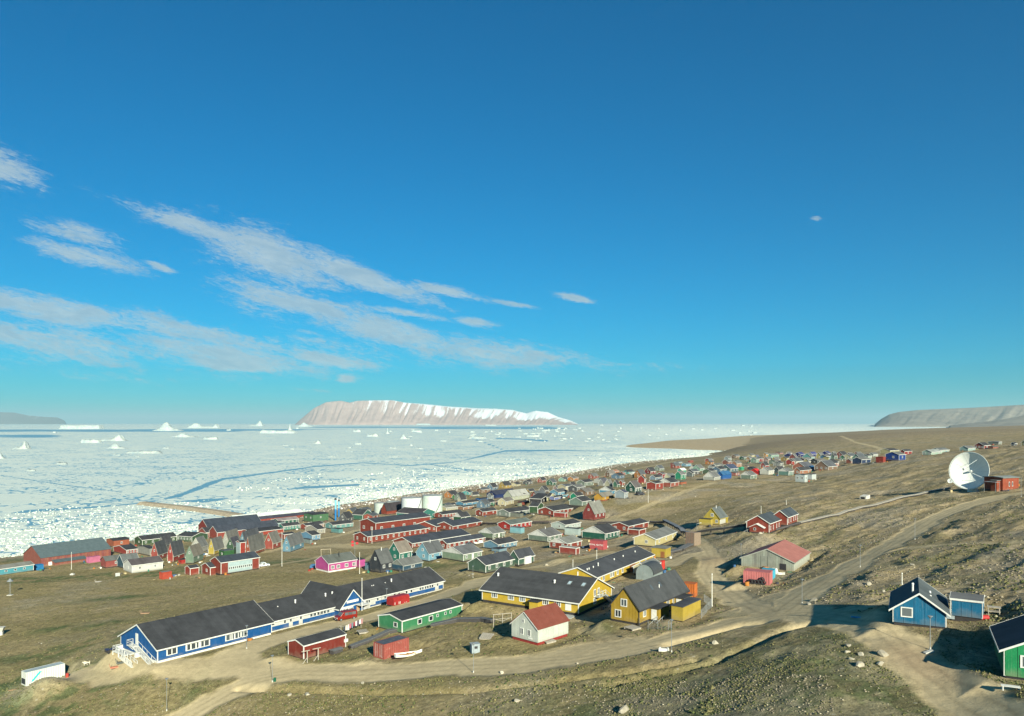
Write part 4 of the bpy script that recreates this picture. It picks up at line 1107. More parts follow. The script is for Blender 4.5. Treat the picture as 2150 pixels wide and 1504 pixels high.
def build_school():
    f = Frame(*Z(1, 1095, 1140), 2325)
    LA = f.solve(Z(1, 1890, 0)[0], 'x'); W = f.solve(Z(1, 840, 0)[0], 'y')
    root = empty('school_building', f.O, f.rz, 'very long blue and white building with dark roofs and a cross gable entrance', 'school')
    pad(f, LA, W, .05)
    white = paint(WHITE, 'metal', .55, .05); blue = (.0, .115, .38); bl = paint(blue)
    h, r = 2.85, 3.5
    gable_parts(root, LA, W, h, r, blue, ROOFC, WHITE, 'x', .5, .5, WHITE, deep=3.5)
    z0 = .55; zc = 1.75
    for x, w, k in [(1195, 2.2, '2'), (1345, 3.3, '3'), (1420, 2.5, '2'), (1600, 2.2, '2'), (1645, 2.4, '3'), (1695, 1.7, '2')]:
        wins(root, f, 'y0', 1, [x], zc, w, 1.35, LA, W, k)
    # gable end: upstairs door, landing, outside stair, lower deck and ramp
    yd = f.solve(Z(1, 953, 0)[0], 'y')
    add_door(root, yd, h-.55, 1.0, 2.2, 'x0', LA, W)
    dk = MB(); zl = h-.65
    dk.box(-1.3, -.02, yd-.7, yd+1.6, zl-.1, zl); dk.bar((-1.25, yd+1.5, zl), (-.1, yd+1.5, zl-1.2), .09); dk.bar((-1.25, yd-.6, zl), (-.1, yd-.6, zl-1.2), .09)
    d = dk.obj('landing', white, root); rl = MB(); railing(rl, [(-1.25, yd-.2, zl), (-1.25, yd+1.55, zl), (-.05, yd+1.55, zl)]); rl.obj('railing', white, d)
    ys = f.solve(Z(1, 1045, 0)[0], 'y', -1.25)
    stair(root, (-1.25, ys, -.25), (-1.25, yd-.7, zl-.05), (1, 0, 0), 1.15, white, 20)
    dk = MB(); dk.box(-1.9, -.1, W*.62, W-.4, .15, .3)
    for x in (-1.8, -.3):
        for y in (W*.64, W*.8, W-.5): dk.box(x-.07, x+.07, y-.07, y+.07, -2.5, .15)
    dd = dk.obj('deck', white, root); rl = MB(); railing(rl, [(-1.8, W*.70, .3), (-1.8, W-.5, .3), (-.1, W-.5, .3)]); rl.obj('railing', white, dd)
    rp = MB(); n = 14
    for i in range(n):
        t = i/n; y = W*.62-W*.36*t; z = .25-1.0*t; rp.box(-3.2, -1.9, y-W*.027, y, z-.08, z)
    rr = rp.obj('ramp', plain('ramp_boards', (.55, .53, .46), .8), root)
    rl = MB(); railing(rl, [(-3.15, W*.62, .25), (-3.15, W*.26, -.75)]); railing(rl, [(-1.95, W*.62, .25), (-1.95, W*.26, -.75)]); rl.obj('railing', white, rr)
    MB().box(-.9, -.05, W*.46, W*.5, -1.8, 1.0).obj('screen_wall', white, root)
    # sections beyond: white wall with blue lower band
    LE = f.solve(Z(2, 1490, 0)[0], 'x', 1.2)
    pad(f, LE-LA, W*.8, .1, LA, 1.2)
    s2 = 1.2; W2 = W*.80; h2 = 2.65; r2 = 2.9
    def block(x0, x1, y0, y1, hh, rr, ridge, col, nm='wing'):
        e = bpy.data.objects.new(nm, MB().box(x0+.3, x1-.3, y0+.3, y1-.3, -3.4, .4).mesh(nm, paint(WHITE, 'metal', .55, .05))); COL.objects.link(e); e.parent = root
        sub = MB(); a = (y1-y0) if ridge == 'x' else (x1-x0)
        if ridge == 'x': sub.prism([(y0, .4), (y1, .4), (y1, hh), ((y0+y1)/2, hh+rr), (y0, hh)], 'x', x0, x1)
        else: sub.prism([(x0, .4), (x1, .4), (x1, hh), ((x0+x1)/2, hh+rr), (x0, hh)], 'y', y0, y1)
        sub.obj('wall', paint(col), root)
        rf = MB(); o = .45; k = rr/(a/2); th = .14
        c0, c1 = (y0, y1) if ridge == 'x' else (x0, x1); b0, b1 = (x0, x1) if ridge == 'x' else (y0, y1)
        P = [(c0-o, hh-o*k+.01), ((c0+c1)/2, hh+rr+.01), (c1+o, hh-o*k+.01), (c1+o, hh-o*k+th), ((c0+c1)/2, hh+rr+th), (c0-o, hh-o*k+th)]
        rf.prism(P, ridge, b0-.35, b1+.35); rf.obj('roof', paint(ROOFC, 'roof', .8, .1), root)
        t = MB()
        for b in (b0-.40, b1+.36): t.prism([(c0-o-.03, hh-o*k-.14), ((c0+c1)/2, hh+rr-.12), (c1+o+.03, hh-o*k-.14), (c1+o+.03, hh-o*k+th+.03), ((c0+c1)/2, hh+rr+th+.04), (c0-o-.03, hh-o*k+th+.03)], ridge, b, b+.04)
        z = hh-o*k
        if ridge == 'x': t.box(b0, b1, c0-o-.05, c0-o, z-.1, z+th+.02)
        else: t.box(c0-o-.05, c0-o, b0, b1, z-.1, z+th+.02)
        t.obj('barge_board', paint(WHITE, 'metal', .55, .05), root)
    block(LA+.1, LE, s2, s2+W2, h2, r2, 'x', WHITE)
    ex0, ex1 = f.solve(Z(2, 645, 0)[0], 'x', -1.0), f.solve(Z(2, 838, 0)[0], 'x', -1.0)
    xm = (ex0+ex1)/2; yb = min(max(f.solve(Z(2, 412, 0)[0], 'y', xm), W2+3), 30)
    he = 2.5; re = f.zof(Z(2, 750, 348)[1], xm, -1.2)-he
    print('school', LA, LE, W, 'entr', ex0, ex1, 're', re, 'yb', yb)
    re = min(max(re, 2.5), 6)
    block(ex0, ex1, -1.0, yb, he, re, 'y', blue, 'entrance_block')
    # entrance front
    pm = MB(); pm.box(ex0-.02, ex1+.02, -1.06, -1.0, he-.12, he+.08); pm.box(ex0+.3, ex0+(ex1-ex0)*.52, -1.05, -1.0, .3, he-.15); pm.obj('front_trim', white, root)
    for u, w in ((ex0+1.5, 2.1), (ex0+(ex1-ex0)*.36, .8), (ex0+(ex1-ex0)*.47, .8)):
        fm, gm = win_mesh('2'); o = link('window', fm, root, (u, -1.07, 1.45), (0, 0, 0), (w, 1, 1.5)); link('pane', gm, o)
    add = MB().box(xm-1.8, xm+1.8, -1.10, -1.02, he+.75, he+1.35).obj('name_board', white, root)
    dr = link('door', MB().box(-.5, .5, -.06, .01, 0, 1).mesh('door', plain('door_wood', (.35, .22, .13), .6)), root, (ex1-1.9, -1.03, .4), (0, 0, 0), (1.0, 1, 2.0))
    pc = MB(); pc.box(ex1-3.0, ex1-.2, -3.4, -1.05, .1, .3); pc.box(ex1-3.0, ex1-2.9, -3.4, -1.1, -1.5, 1.3); pc.box(ex1-.3, ex1-.2, -3.4, -1.1, -1.5, 2.7); pc.box(ex1-3, ex1-.2, -3.5, -1.1, 2.55, 2.68)
    pc.obj('porch', white, root)
    stair(root, (ex1+1.8, -3.2, -1.1), (ex1-.2, -3.2, .2), (0, 1, 0), 1.3, white, 6)
    # blue lower boards
    def band(x0, x1, z0, z1): MB().box(x0, x1, s2-.045, s2+.01, z0, z1).obj('blue_boarding', bl, root)
    gx = lambda x: f.solve(Z(2, x, 0)[0], 'x', s2)
    band(LA+.12, gx(220), .45, 1.35); band(gx(253), gx(302), .45, 1.35); band(gx(335), gx(612), .45, 1.35); band(gx(612), ex0-.03, .45, 2.4)
    band(gx(845)+.1, gx(868), .5, 1.3); band(gx(870), gx(932), .42, .75); band(gx(932), gx(1112), .45, 1.4); band(gx(1140), gx(1420), .45, 1.4); band(gx(1450), gx(1484), .5, 1.5)
    for xs, w, k in [((187, 235, 318), .7, '1'), ((408, 430, 466, 486, 517, 540), 1.15, '1'), ((862, 878, 948, 1010, 1088, 1124, 1186, 1225), .8, '1'), ((1300, 1318, 1343, 1358, 1381, 1397), 1.0, '1'), ((1440,), .8, '1')]:
        for x in xs:
            fm, gm = win_mesh(k); o = link('window', fm, root, (gx(x), s2-.03, 1.95), (0, 0, 0), (w, 1, 1.05)); link('pane', gm, o)
    for x, y in [(352, 408), (600, 360), (655, 372), (1140, 230), (208, 450), (66, 500), (980, 280), (994, 310), (1090, 255)]:
        u = gx(x); chimney(root, u, s2+W2*.30, h2+r2*.55, .9 if y in (408, 360, 372, 230) else .3, .17 if y in (408, 360, 372, 230) else .1)
    # end stair
    stair(root, (LE+3.2, s2+1.0, -2.6), (LE+.1, s2+1.0, .2), (0, 1, 0), 1.2, white, 10)
def build_fore():
    build_school()
    # small green cabin
    r, f, L, W, h, rr = house(2, 1150, 705, 957, 1642, 100, 32, (.055, .30, .13), 'long green cabin with white trim between the blue school and the dirt road', win=(0, 0), vp=2380, name='cabin', cat='cabin', wh=1.0, base=.15, over=.15, deep=1.2)
    wins(r, f, 'x0', 2, [1097], 1.45, 1.1, 1.0, L, W, '1')
    for x, w in ((1294, 1.2), (1386, 1.2), (1440, .6), (1505, .6), (1547, .6)): wins(r, f, 'y0', 2, [x], 1.45 if w > 1 else 1.65, w, 1.05 if w > 1 else .6, L, W, '1')
    r, f, L, W, h, rr = house(2, 342, 920, 215, 688, 110, 32, (.27, .035, .022), 'low red cabin with white trim and white gallows-like poles in front, nearest to the road', win=(0, 0), vp=2330, name='cabin', cat='cabin', base=.1, over=.12, deep=1.0)
    MB().box(L-.5, L+.3, -.35, -.05, 1.1, 1.7).obj('meter_box', paint(WHITE, 'metal', .5, .05), r)
    # containers on the verge
    container(2, 1000, 920, 915, 1207, 122, (.36, .085, .065), 'rust-streaked red container with faded pink side beside the white rowing boat', vp=2400, wear=.9, topcol=(.09, .11, .14))
    # reefer
    k, ff, L, W, H = container(1, 180, 1297, 149, 452, 95, (.72, .76, .70), 'white refrigerated container with a teal slanted logo behind the sand heap', vp=2250, wear=.12, topcol=(.42, .50, .53), doors='x0')
    m = MB()
    for (x0, z0, x1, z1, w) in ((1.0, .7, 2.6, 2.35, .34),): m.prism([(x0-.1, z0), (x0+w, z0), (x1+w, z1), (x1-.1, z1)], 'y', -.03, -.012)
    m.obj('logo', plain('teal_print', (.02, .42, .45), .5, vary=.05), k)
    MB().box(-.09, -.02, .3, W-.3, .3, 1.4).obj('cooling_unit', plain('black_grille', (.03, .035, .04), .6), k)
    # white house with red roof
    r, f, L, W, h, rr = house(3, 505, 882, 290, 755, 136, 118, (.74, .78, .70), 'white timber house with a red sheet roof and dark red plinth beside the road', rcol=(.225, .060, .040), vp=2600, win=(0, 0), base=.45, basecol=(.30, .03, .025), trim=False, over=.22, roofkind='metal')
    wm = paint((.74, .78, .70))
    panels(r, 'x0', W, lambda a: roof_z(W, h, rr, a)-.03, .46, .62, wm, L, W); panels(r, 'y0', L, lambda a: h-.03, .46, 1.25, wm, L, W)
    t = MB(); t.prism([(-.24, h-.02-.24*rr/(W/2)-.16), (W/2, h+rr-.16), (W+.24, h-.02-.24*rr/(W/2)-.16), (W+.24, h-.24*rr/(W/2)), (W/2, h+rr), (-.24, h-.24*rr/(W/2))], 'x', -.23, -.19); t.obj('barge_board', paint(WHITE, 'metal', .5, .05), r)
    for x, z, w, hh, kk in ((375, 1.75, .8, 1.15, '2'), (435, 1.75, .8, 1.15, '2'), (386, h+rr*.32, .6, .6, '2')): wins(r, f, 'x0', 3, [x], z, w, hh, L, W, kk, proud=.035)
    sb = MB(); sb.box(-.10, -.03, W*.2, W*.2+.9, .75, 1.0); sb.obj('sign_plate', paint(WHITE, 'metal', .5, .05), r)
    # dark yellow house with its annexes
    ycol = (.52, .33, .025)
    r, f, L, W, h, rr = house(3, 1335, 718, 1103, 1735, 133, 160, ycol, 'mustard yellow one and a half storey house with dark grey roof and fenced yard', vp=2300, win=(0, 0), base=.35, over=.3, tcol=(.05, .05, .055), rcol=(.048, .052, .056))
    ym = paint(ycol); panels(r, 'x0', W, lambda a: roof_z(W, h, rr, a)-.05, .36, .62, ym, L, W)
    wins(r, f, 'x0', 3, [1165], 1.5, 1.25, 1.35, L, W, '2', proud=.03); wins(r, f, 'x0', 3, [1213], h+rr*.22, 1.25, 1.35, L, W, '2', proud=.03)
    wins(r, f, 'y0', 3, [1380, 1435, 1572, 1620], 1.75, 1.05, 1.3, L, W, '2')
    for x in (1450, 1520):
        m = MB(); u = f.solve(Z(3, x, 0)[0], 'x', W*.25); a = W*.30; k_ = rr/(W/2)
        m.prism([(a-.3, h+k_*(a-.3)+.16), (a+.3, h+k_*(a+.3)+.16), (a+.3, h+k_*(a+.3)+.24), (a-.3, h+k_*(a-.3)+.24)], 'x', u-.3, u+.3); m.obj('skylight', glass_mat(), r)
    chimney(r, f.solve(Z(3, 1512, 0)[0], 'x', W*.2), W*.25, h+rr*.45, .7, .09)
    for nm, x0, x1 in (('porch', 1465, 1552), ('porch', 1668, 1738)):
        a, b = f.solve(Z(3, x0, 0)[0], 'x', -1.2), f.solve(Z(3, x1, 0)[0], 'x', -1.2)
        if b-a > 5: b = a+3.0
        m = MB().box(a+.1, b, -1.9, -.03, .35, 2.35); p = m.obj(nm, ym, r)
        MB().box(a-.1, b+.25, -2.15, -.0, 2.36, 2.52).obj('porch_roof', paint(ROOFC, 'roof', .8, .1), p)
        MB().box(a+.04, a+.1, -1.5, -.5, .4, 2.2).obj('door', paint(WHITE, 'metal', .5, .05), p)
    # steps in front
    stair(r, (f.solve(Z(3, 1460, 0)[0], 'x', -2.6), -2.6, -.6), (f.solve(Z(3, 1475, 0)[0], 'x', -1.2)+.6, -2.6, .35), (0, 1, 0), .9, plain('galvanised', (.42, .45, .46), .5, .3), 5)
    annex(3, 1695, 690, 1602, 1842, 120, (.60, .43, .05), 'yellow flat-roofed shed with a dark felt roof at the wire fence corner', vp=2300, name='shed', rcol=(.05, .055, .065), win=(0, 0))
    # big yellow building
    yy = (.70, .47, .03)
    r, f, L, W, h, rr = house(3, 840, 640, 48, 1110, 113, 138, yy, 'large yellow building with one huge dark grey roof and a row of white framed windows', vp=2063, g='R', win=(0, 0), base=.5, over=.55, rcol=(.046, .048, .052), deep=2.0)
    wins(r, f, 'x0', 3, [150, 285, 378, 470, 570, 668], 1.9, 1.45, 1.35, L, W, '3')
    add_door(r, f.solve(Z(3, 755, 0)[0], 'y'), .8, 1.3, 1.9, 'x0', L, W)
    u = f.solve(Z(3, 500, 0)[0], 'y'); m = MB().box(-1.5, -.03, u-1, u+1, -.6, 1.95); p = m.obj('porch', paint(yy), r); MB().box(-1.8, 0, u-1.25, u+1.25, 1.96, 2.12).obj('porch_roof', paint(ROOFC, 'roof', .8, .1), p)
    for x in (972, 1003): wins(r, f, 'y0', 3, [x], h+.45, .95, 1.5, L, W, '2')
    wins(r, f, 'y0', 3, [972], 1.55, 1.2, 1.3, L, W, '2')
    k_ = rr/(L/2)
    for x, y in ((758, 348), (872, 363)):
        u = f.solve(Z(3, x, 0)[0], 'y', L*.30); a = L*.33
        m = MB(); m.prism([(a-.55, h+k_*(a-.55)+.18), (a+.55, h+k_*(a+.55)+.18), (a+.55, h+k_*(a+.55)+.26), (a-.55, h+k_*(a-.55)+.26)], 'y', u-.4, u+.4); o = m.obj('skylight', paint((.22, .25, .26), 'metal', .5, .1), r)
        m = MB(); m.prism([(a-.42, h+k_*(a-.42)+.27), (a+.42, h+k_*(a+.42)+.27), (a+.42, h+k_*(a+.42)+.285), (a-.42, h+k_*(a-.42)+.285)], 'y', u-.28, u+.28); m.obj('pane', plain('sky_pane', (.35, .45, .5), .2, spec=.5), o)
    for x in (180, 643): chimney(r, L*.3, f.solve(Z(3, x, 0)[0], 'y', L*.3), h+rr*.58, .7, .2)
    gm = plain('galvanised', (.42, .45, .46), .5, .3)
    xb = L*.5; m = MB(); m.box(xb-.8, xb+2.2, -1.3, -.05, h-.35, h-.25); b = m.obj('balcony', gm, r); rl = MB(); railing(rl, [(xb-.8, -1.25, h-.25), (xb+2.2, -1.25, h-.25)]); rl.obj('railing', paint(WHITE, 'metal', .5, .05), b)
    stair(r, (xb+6.5, -1.25, .0), (xb+2.2, -1.25, h-.3), (0, 1, 0), 1.1, gm, 12)
    m = MB(); m.box(-2.4, -.1, W*.02, W*.16, -.1, .05); m.box(-2.4, -2.3, W*.02, W*.16, -1.2, -.1); m.obj('ramp', gm, r)
    # long yellow wing behind it
    r, f, L, W, h, rr = house(3, 985, 400, 690, 1450, 80, 62, yy, 'long low yellow wing with tall white windows behind the huge-roofed yellow building', vp=2063, win=(0, 0), base=.3, over=.45, rcol=(.05, .054, .062), deep=2.0)
    wins(r, f, 'y0', 3, [1010, 1045, 1105, 1123, 1160, 1200], 1.55, 1.1, 1.6, L, W, '2'); wins(r, f, 'y0', 3, [1343, 1390], 1.7, .9, .9, L, W, '2')
    MB().box(f.solve(Z(3, 1265, 0)[0], 'x')-.6, f.solve(Z(3, 1290, 0)[0], 'x'), -.6, -.02, .2, h-.2).obj('door', plain('brown_door', (.20, .08, .03), .6), r)
    for x in (833, 910, 925, 960, 1000, 1132, 1205, 1303): chimney(r, f.solve(Z(3, x, 0)[0], 'x', W*.3), W*.3, h+rr*.55, .5 if x != 1000 else .9, .13)
    house(3, 1400, 312, 1290, 1505, 68, 32, (.72, .66, .42), 'small cream shed with a grey roof beside the long yellow wing', vp=2100, win=(0, 0), name='shed', cat='shed', door=None, rcol=(.13, .135, .13))
    container(3, 1525, 262, 1503, 1549, 72, (.55, .03, .02), 'bright red container standing on end behind the cream shed', vp=2200)
    # arched store
    A = Z(3, 1455, 345); f = Frame(*A, 2100); L, W = 6.0, 4.6
    root = empty('arched_store', f.O, f.rz, 'grey half-round store with a rounded roof behind the mustard yellow house', 'store')
    arc = [(W/2+W/2*cos(pi*i/14), 1.2+2.3*sin(pi*i/14)) for i in range(15)]
    MB().prism(arc+[(0, -1), (W, -1)], 'x', .1, L-.1).obj('wall', paint((.25, .30, .30), 'metal'), root)
    m = MB(); o2 = [(W/2+(W/2+.1)*cos(pi*i/14), 1.2+2.4*sin(pi*i/14)) for i in range(15)]
    for i in range(14): m.prism([arc[i], arc[i+1], o2[i+1], o2[i]], 'x', 0, L)
    m.obj('roof', plain('arched_felt', (.05, .055, .06), .6), root)
    container(3, 1790, 492, 1690, 1815, 112, (.50, .13, .02), 'orange container on the dirt behind the mustard yellow house', vp=1950, doors='none')
    # blue and green houses on the right
    cb = (.0, .17, .34)
    r, f, L, W, h, rr = house(4, 1610, 740, 1240, None, 118, 118, cb, 'deep blue panel-clad house with white trim and a dark roof standing alone on the right', vp=1905, win=(0, 0), L=10.5, base=.35, over=.45, rcol=(.07, .085, .09), deep=1.6)
    bm = paint(cb); panels(r, 'x0', W, lambda a: roof_z(W, h, rr, a)-.16, .36, 1.15, bm, L, W, gap=.07)
    wins(r, f, 'x0', 4, [1336], 1.75, 1.35, 1.25, L, W, '1', proud=.035)
    chimney(r, 2.6, W*.62, h+rr*.8, 1.1, .12); 
    for q in (3.5, 5.5, 6.2): chimney(r, q, W*.28, h+rr*.5, .2, .12)
    r, f, L, W, h, rr = house(4, 1862, 668, 1640, None, 122, 22, cb, 'low blue lean-to store joined to the right side of the blue house', vp=2150, win=(0, 0), L=4.0, g='R', base=.12, over=.12, rcol=(.10, .105, .11), name='lean_to', cat='outbuilding')
    panels(r, 'x0', W, lambda a: h-.12, .14, 1.2, bm, L, W, gap=.06)
    gcol = (.008, .32, .11); dx = Z(4, 2012, 1068); fl = Frame(*dx, 1905); Wg = 7.8; a = fl.a
    O = fl.O-fl.ey*Wg; fr = Frame(0, 0, 1905, O=O)
    root = empty('house', O, fr.rz, 'bright green panel-clad house cut off by the right edge of the view', 'house')
    pad(fr, 9.5, Wg)
    h = 2.85; rr = 2.0; gable_parts(root, 9.5, Wg, h, rr, gcol, (.04, .047, .055), WHITE, 'x', .45, .2, (.03, .03, .035), deep=1.8)
    gm_ = paint(gcol); panels(root, 'x0', Wg, lambda a: roof_z(Wg, h, rr, a)-.16, .22, 1.15, gm_, 9.5, Wg, gap=.07)
    add_window(root, Wg-2.3, 1.85, 1.9, 1.25, 'x0', 9.5, Wg, '1', proud=.035)
    # barn
    r, f, L, W, h, rr = house(10, 890, 1100, 175, 1105, 112, 150, (.36, .38, .32), 'weathered grey plank barn with a faded pink-red sheet roof', rcol=(.43, .165, .14), vp=2110, win=(0, 0), base=.0, over=.35, tcol=(.42, .44, .38), roofkind='metal', name='barn', cat='barn', deep=.8)
    bw = [paint((.36, .38, .32)), paint((.44, .48, .40)), paint((.27, .28, .25))]
    n = 24
    for i in range(n):
        a, b = W*i/n+.02, W*(i+1)/n-.02; mt = bw[1] if (i < 4 or i > 19) else bw[(i*7) % 3 if i % 2 else 0]
        pts = [(a, -.3), (b, -.3), (b, roof_z(W, h, rr, b)-.1)]+([(W/2, roof_z(W, h, rr, W/2)-.1)] if a < W/2 < b else [])+[(a, roof_z(W, h, rr, a)-.1)]
        MB().prism(pts, 'x', -.05, .01).obj('wall_plank', mt, r)
    panels(r, 'y0', L, lambda a: h-.05, -.2, 1.5, paint((.62, .66, .55)), L, W, proud=.05)
    dm = MB(); dm.box(-.12, -.055, W*.38, W*.49, -.1, h+.9); dm.box(-.12, -.055, W*.505, W*.62, -.1, h+.9); dm.obj('barn_door', paint((.33, .35, .30)), r)
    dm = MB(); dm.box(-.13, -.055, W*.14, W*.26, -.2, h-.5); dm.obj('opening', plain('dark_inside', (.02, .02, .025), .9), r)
    # containers in front of the barn
    container(10, 560, 1300, 200, 600, 172, (.50, .15, .15), 'pink-red ribbed container with tyres leaning on it in front of the barn', vp=1960, doors='none', wear=.3)
    container(10, 600, 1225, 430, 640, 120, (.05, .38, .55), 'light blue container tucked behind the pink-red one at the barn', vp=1960, doors='none', wear=.2)
    # red twin house
    r, f, L, W, h, rr = house(10, 555, 600, 245, 722, 150, 92, CRED, 'front half of the red twin house with black plinth and white barge boards', vp=2200, win=(0, 0), base=.55, over=.35, rcol=(.045, .058, .07))
    wins(r, f, 'y0', 10, [574, 610, 655, 688], 1.75, .55, 1.35, L, W, '1')
    xw0, xw1 = f.solve(Z(10, 475, 0)[0], 'y', -1.6), f.solve(Z(10, 285, 0)[0], 'y', -1.6)
    m = MB(); m.prism([(xw0, .5), (xw1, .5), (xw1, 2.0), ((xw0+xw1)/2, 3.0), (xw0, 2.0)], 'x', -1.6, -.03); p = m.obj('porch', paint(CRED), r)
    m = MB(); ym_ = (xw0+xw1)/2; m.prism([(xw0-.25, 1.85), (ym_, 3.02), (xw1+.25, 1.85), (xw1+.25, 2.0), (ym_, 3.2), (xw0-.25, 2.0)], 'x', -1.85, -.03); m.obj('porch_roof', paint(WHITE, 'metal', .5, .05), p)
    MB().box(-1.5, -.1, xw0+.1, xw1-.1, -1.4, .5).obj('plinth', paint((.04, .04, .045), 'metal', .8, .1), p)
    fm, g_ = win_mesh('1'); o = link('window', fm, p, (-1.62, xw0+(xw1-xw0)*.62, 1.5), (0, 0, -pi/2), (.75, 1, .75)); link('pane', g_, o)
    stair(r, (-1.2, xw1+3.0, -1.2), (-1.2, xw1+.1, .45), (1, 0, 0), 1.0, paint(WHITE, 'metal', .5, .05), 7)
    r, f, L, W, h, rr = house(10, 805, 490, 600, 940, 128, 78, CRED, 'rear half of the red twin house, set higher with the same white boards', vp=2200, win=(0, 0), base=.35, over=.35, rcol=(.045, .058, .07))
    wins(r, f, 'y0', 10, [820, 850, 888, 916], 1.6, .55, 1.3, L, W, '1')
    # lone yellow house
    r, f, L, W, h, rr = house(9, 1830, 672, 1620, 1935, 97, 128, (.55, .42, .05), 'lone yellow steep-roofed house on the stony slope', vp=2250, win=(0, 0), base=.2, over=.35, tcol=(.5, .40, .08), rcol=(.095, .11, .11), chim=1)
    wins(r, f, 'x0', 9, [1730], h+rr*.30, 1.1, 1.2, L, W, '2'); wins(r, f, 'x0', 9, [1790], 1.35, 1.0, 1.1, L, W, '2')
    MB().box(.2, L*.75, -.06, -.01, .3, h-.1).obj('white_boarding', paint((.75, .74, .66)), r)
    MB().box(-1.9, -.03, W*.45, W+1.2, -.1, h-.45).obj('annex', paint((.58, .45, .07)), r); MB().box(-2.1, -.0, W*.45-.2, W+1.4, h-.44, h-.3).obj('annex_roof', paint(ROOFC, 'roof', .8, .1), r)
    MB().box(L+.03, L+1.6, .3, 2.8, -.2, h-.2).obj('entry_box', paint((.55, .42, .05)), r)
# ------------------------------------------------------------------ the town: (zone, near corner x, y, left end, right end, wall height, ridge rise, colour, label, options)
def build_town():
    H = house
    # --- middle right
    H(9, 955, 975, 658, 1235, 112, 62, (.70, .60, .28), 'pale yellow house with open gable cut-out above the mustard carport', vp=2050, win=(1, 3), over=.35, rcol=(.13, .135, .13))
    r, f, L, W, h, rr = H(9, 1090, 1125, 900, 1162, 130, 5, (.58, .42, .05), 'mustard yellow carport shed with a flat grey roof in front of the pale yellow house', vp=2050, g='L', win=(0, 0), over=.3, trim=False, base=.1, rcol=(.16, .16, .14), cat='shed', name='carport')
    MB().box(-.05, -.01, .3, W*.35, .1, 1.9).obj('door', plain('brown_door', (.20, .08, .03), .6), r)
    H(9, 585, 770, 345, 855, 85, 40, CRED, 'red house with white trim and two dark front windows beside the walkway', vp=2300, win=(2, 2), gcol=CRED)
    annex(9, 730, 815, 575, 820, 75, CRED, 'low red shed with grey flat roof in front of the red walkway house', vp=2300, tcol=WHITE)
    H(9, 265, 887, -50, 455, 100, 85, (.012, .12, .085), 'dark green house with a white upper gable and white veranda beside the pink container', vp=2350, win=(0, 4), gcol=WHITE)
    r, f, L, W, H2 = container(8, 2060, 882, 1880, 2118, 120, (.42, .075, .085), 'faded red container lettered ROYAL ARCTIC below the dark green house', vp=2150, doors='none', wear=.15)
    text_on(r, 'ROYAL ARCTIC', (-.03, W*.52, H2*.52), (pi/2, 0, -pi/2), W*.155, (.75, .70, .68))
    H(8, 1545, 612, 1352, 1750, 75, 38, (.55, .64, .60), 'white house with a dark roof and two black gable windows', vp=2400, win=(1, 3))
    annex(8, 1722, 692, 1535, 1756, 98, (.52, .64, .62), 'white container-like shed with a dark lid in front of the white house', vp=2100, name='shed', rcol=(.05, .055, .06))
    H(8, 1305, 778, 1040, 1490, 82, 78, (.17, .24, .19), 'grey-green house with a large white gable triangle and grey roof', vp=2300, win=(0, 3), gcol=WHITE, rcol=(.10, .10, .10), chim=1)
    H(8, 1570, 885, 1330, 1762, 92, 60, CRED, 'red house with white gable boards and grey roof behind its red shed', vp=2300, win=(2, 2), gcol=WHITE, rcol=(.16, .165, .15))
    annex(8, 1690, 950, 1465, 1738, 90, (.34, .06, .045), 'plain red shed with grey roof in front of the white-gabled red house', vp=2200, tcol=WHITE, rcol=(.2, .2, .18))
    H(8, 795, 612, 620, 1080, 78, 42, (.42, .025, .02), 'bright red bungalow with white trim and a dark green roof', vp=2350, win=(1, 5), rcol=(.09, .11, .10), base=.3)
    annex(8, 935, 662, 787, 985, 82, (.25, .55, .62), 'sky blue flat-roofed shed in front of the bright red bungalow', vp=2200, rcol=(.10, .10, .11))
    H(8, 555, 735, 365, 715, 78, 65, COLIVE, 'small grey-green house with a white gable next to the school wings', vp=2350, win=(0, 3), gcol=WHITE, rcol=(.12, .125, .12), door=1)
    H(8, 625, 882, 427, 880, 76, 45, (.16, .33, .46), 'light blue bungalow with dark roof and a small blue annex', vp=2400, win=(0, 4))
    annex(8, 640, 912, 535, 745, 40, (.20, .38, .5), 'tiny blue annex against the light blue bungalow', vp=2400)
    H(8, 455, 1205, 215, 850, 118, 88, (.07, .14, .10), 'dark green boarded house with a wide black roof behind the big yellow building', vp=2350, win=(0, 4), rcol=(.04, .045, .055))
    r, f, L, W, h, rr = H(8, 905, 1100, 780, 1115, 110, 95, (.06, .15, .11), 'rear dark green house with white balcony stair and black roof', vp=2350, win=(0, 1), rcol=(.04, .045, .055))
    MB().box(L*.35, L*.75, -.5, -.03, .2, h).obj('porch', paint(WHITE, 'metal', .5, .05), r)
    H(8, 150, 1045, -140, 400, 105, 78, (.26, .36, .25), 'sage green house with white gable and grey roof above the school end', vp=2450, win=(0, 3), gcol=WHITE, rcol=(.11, .115, .12), door=1)
    # --- above the walkway
    H(8, 1940, 480, 1785, 2090, 100, 150, (.27, .045, .04), 'tall brick-red gambrel house with a steep grey roof and white windows', vp=2200, win=(0, 3), trim=False, rcol=(.17, .17, .15), gw=1, chim=1)
    H(8, 1385, 418, 1170, 1660, 72, 45, CRED, 'long red row house with white windows and its red shed in front', vp=2350, win=(2, 5))
    annex(8, 1540, 440, 1385, 1575, 62, (.36, .045, .035), 'red shed in front of the long red row house', vp=2150, tcol=WHITE, rcol=(.13, .15, .14))
    H(8, 775, 435, 608, 1085, 68, 38, (.27, .32, .28), 'long grey-green row house with dark doors and a picket-like shed', vp=2400, win=(2, 6))
    annex(8, 925, 440, 795, 970, 58, (.22, .24, .20), 'grey plank shed in front of the grey-green row house', vp=2200)
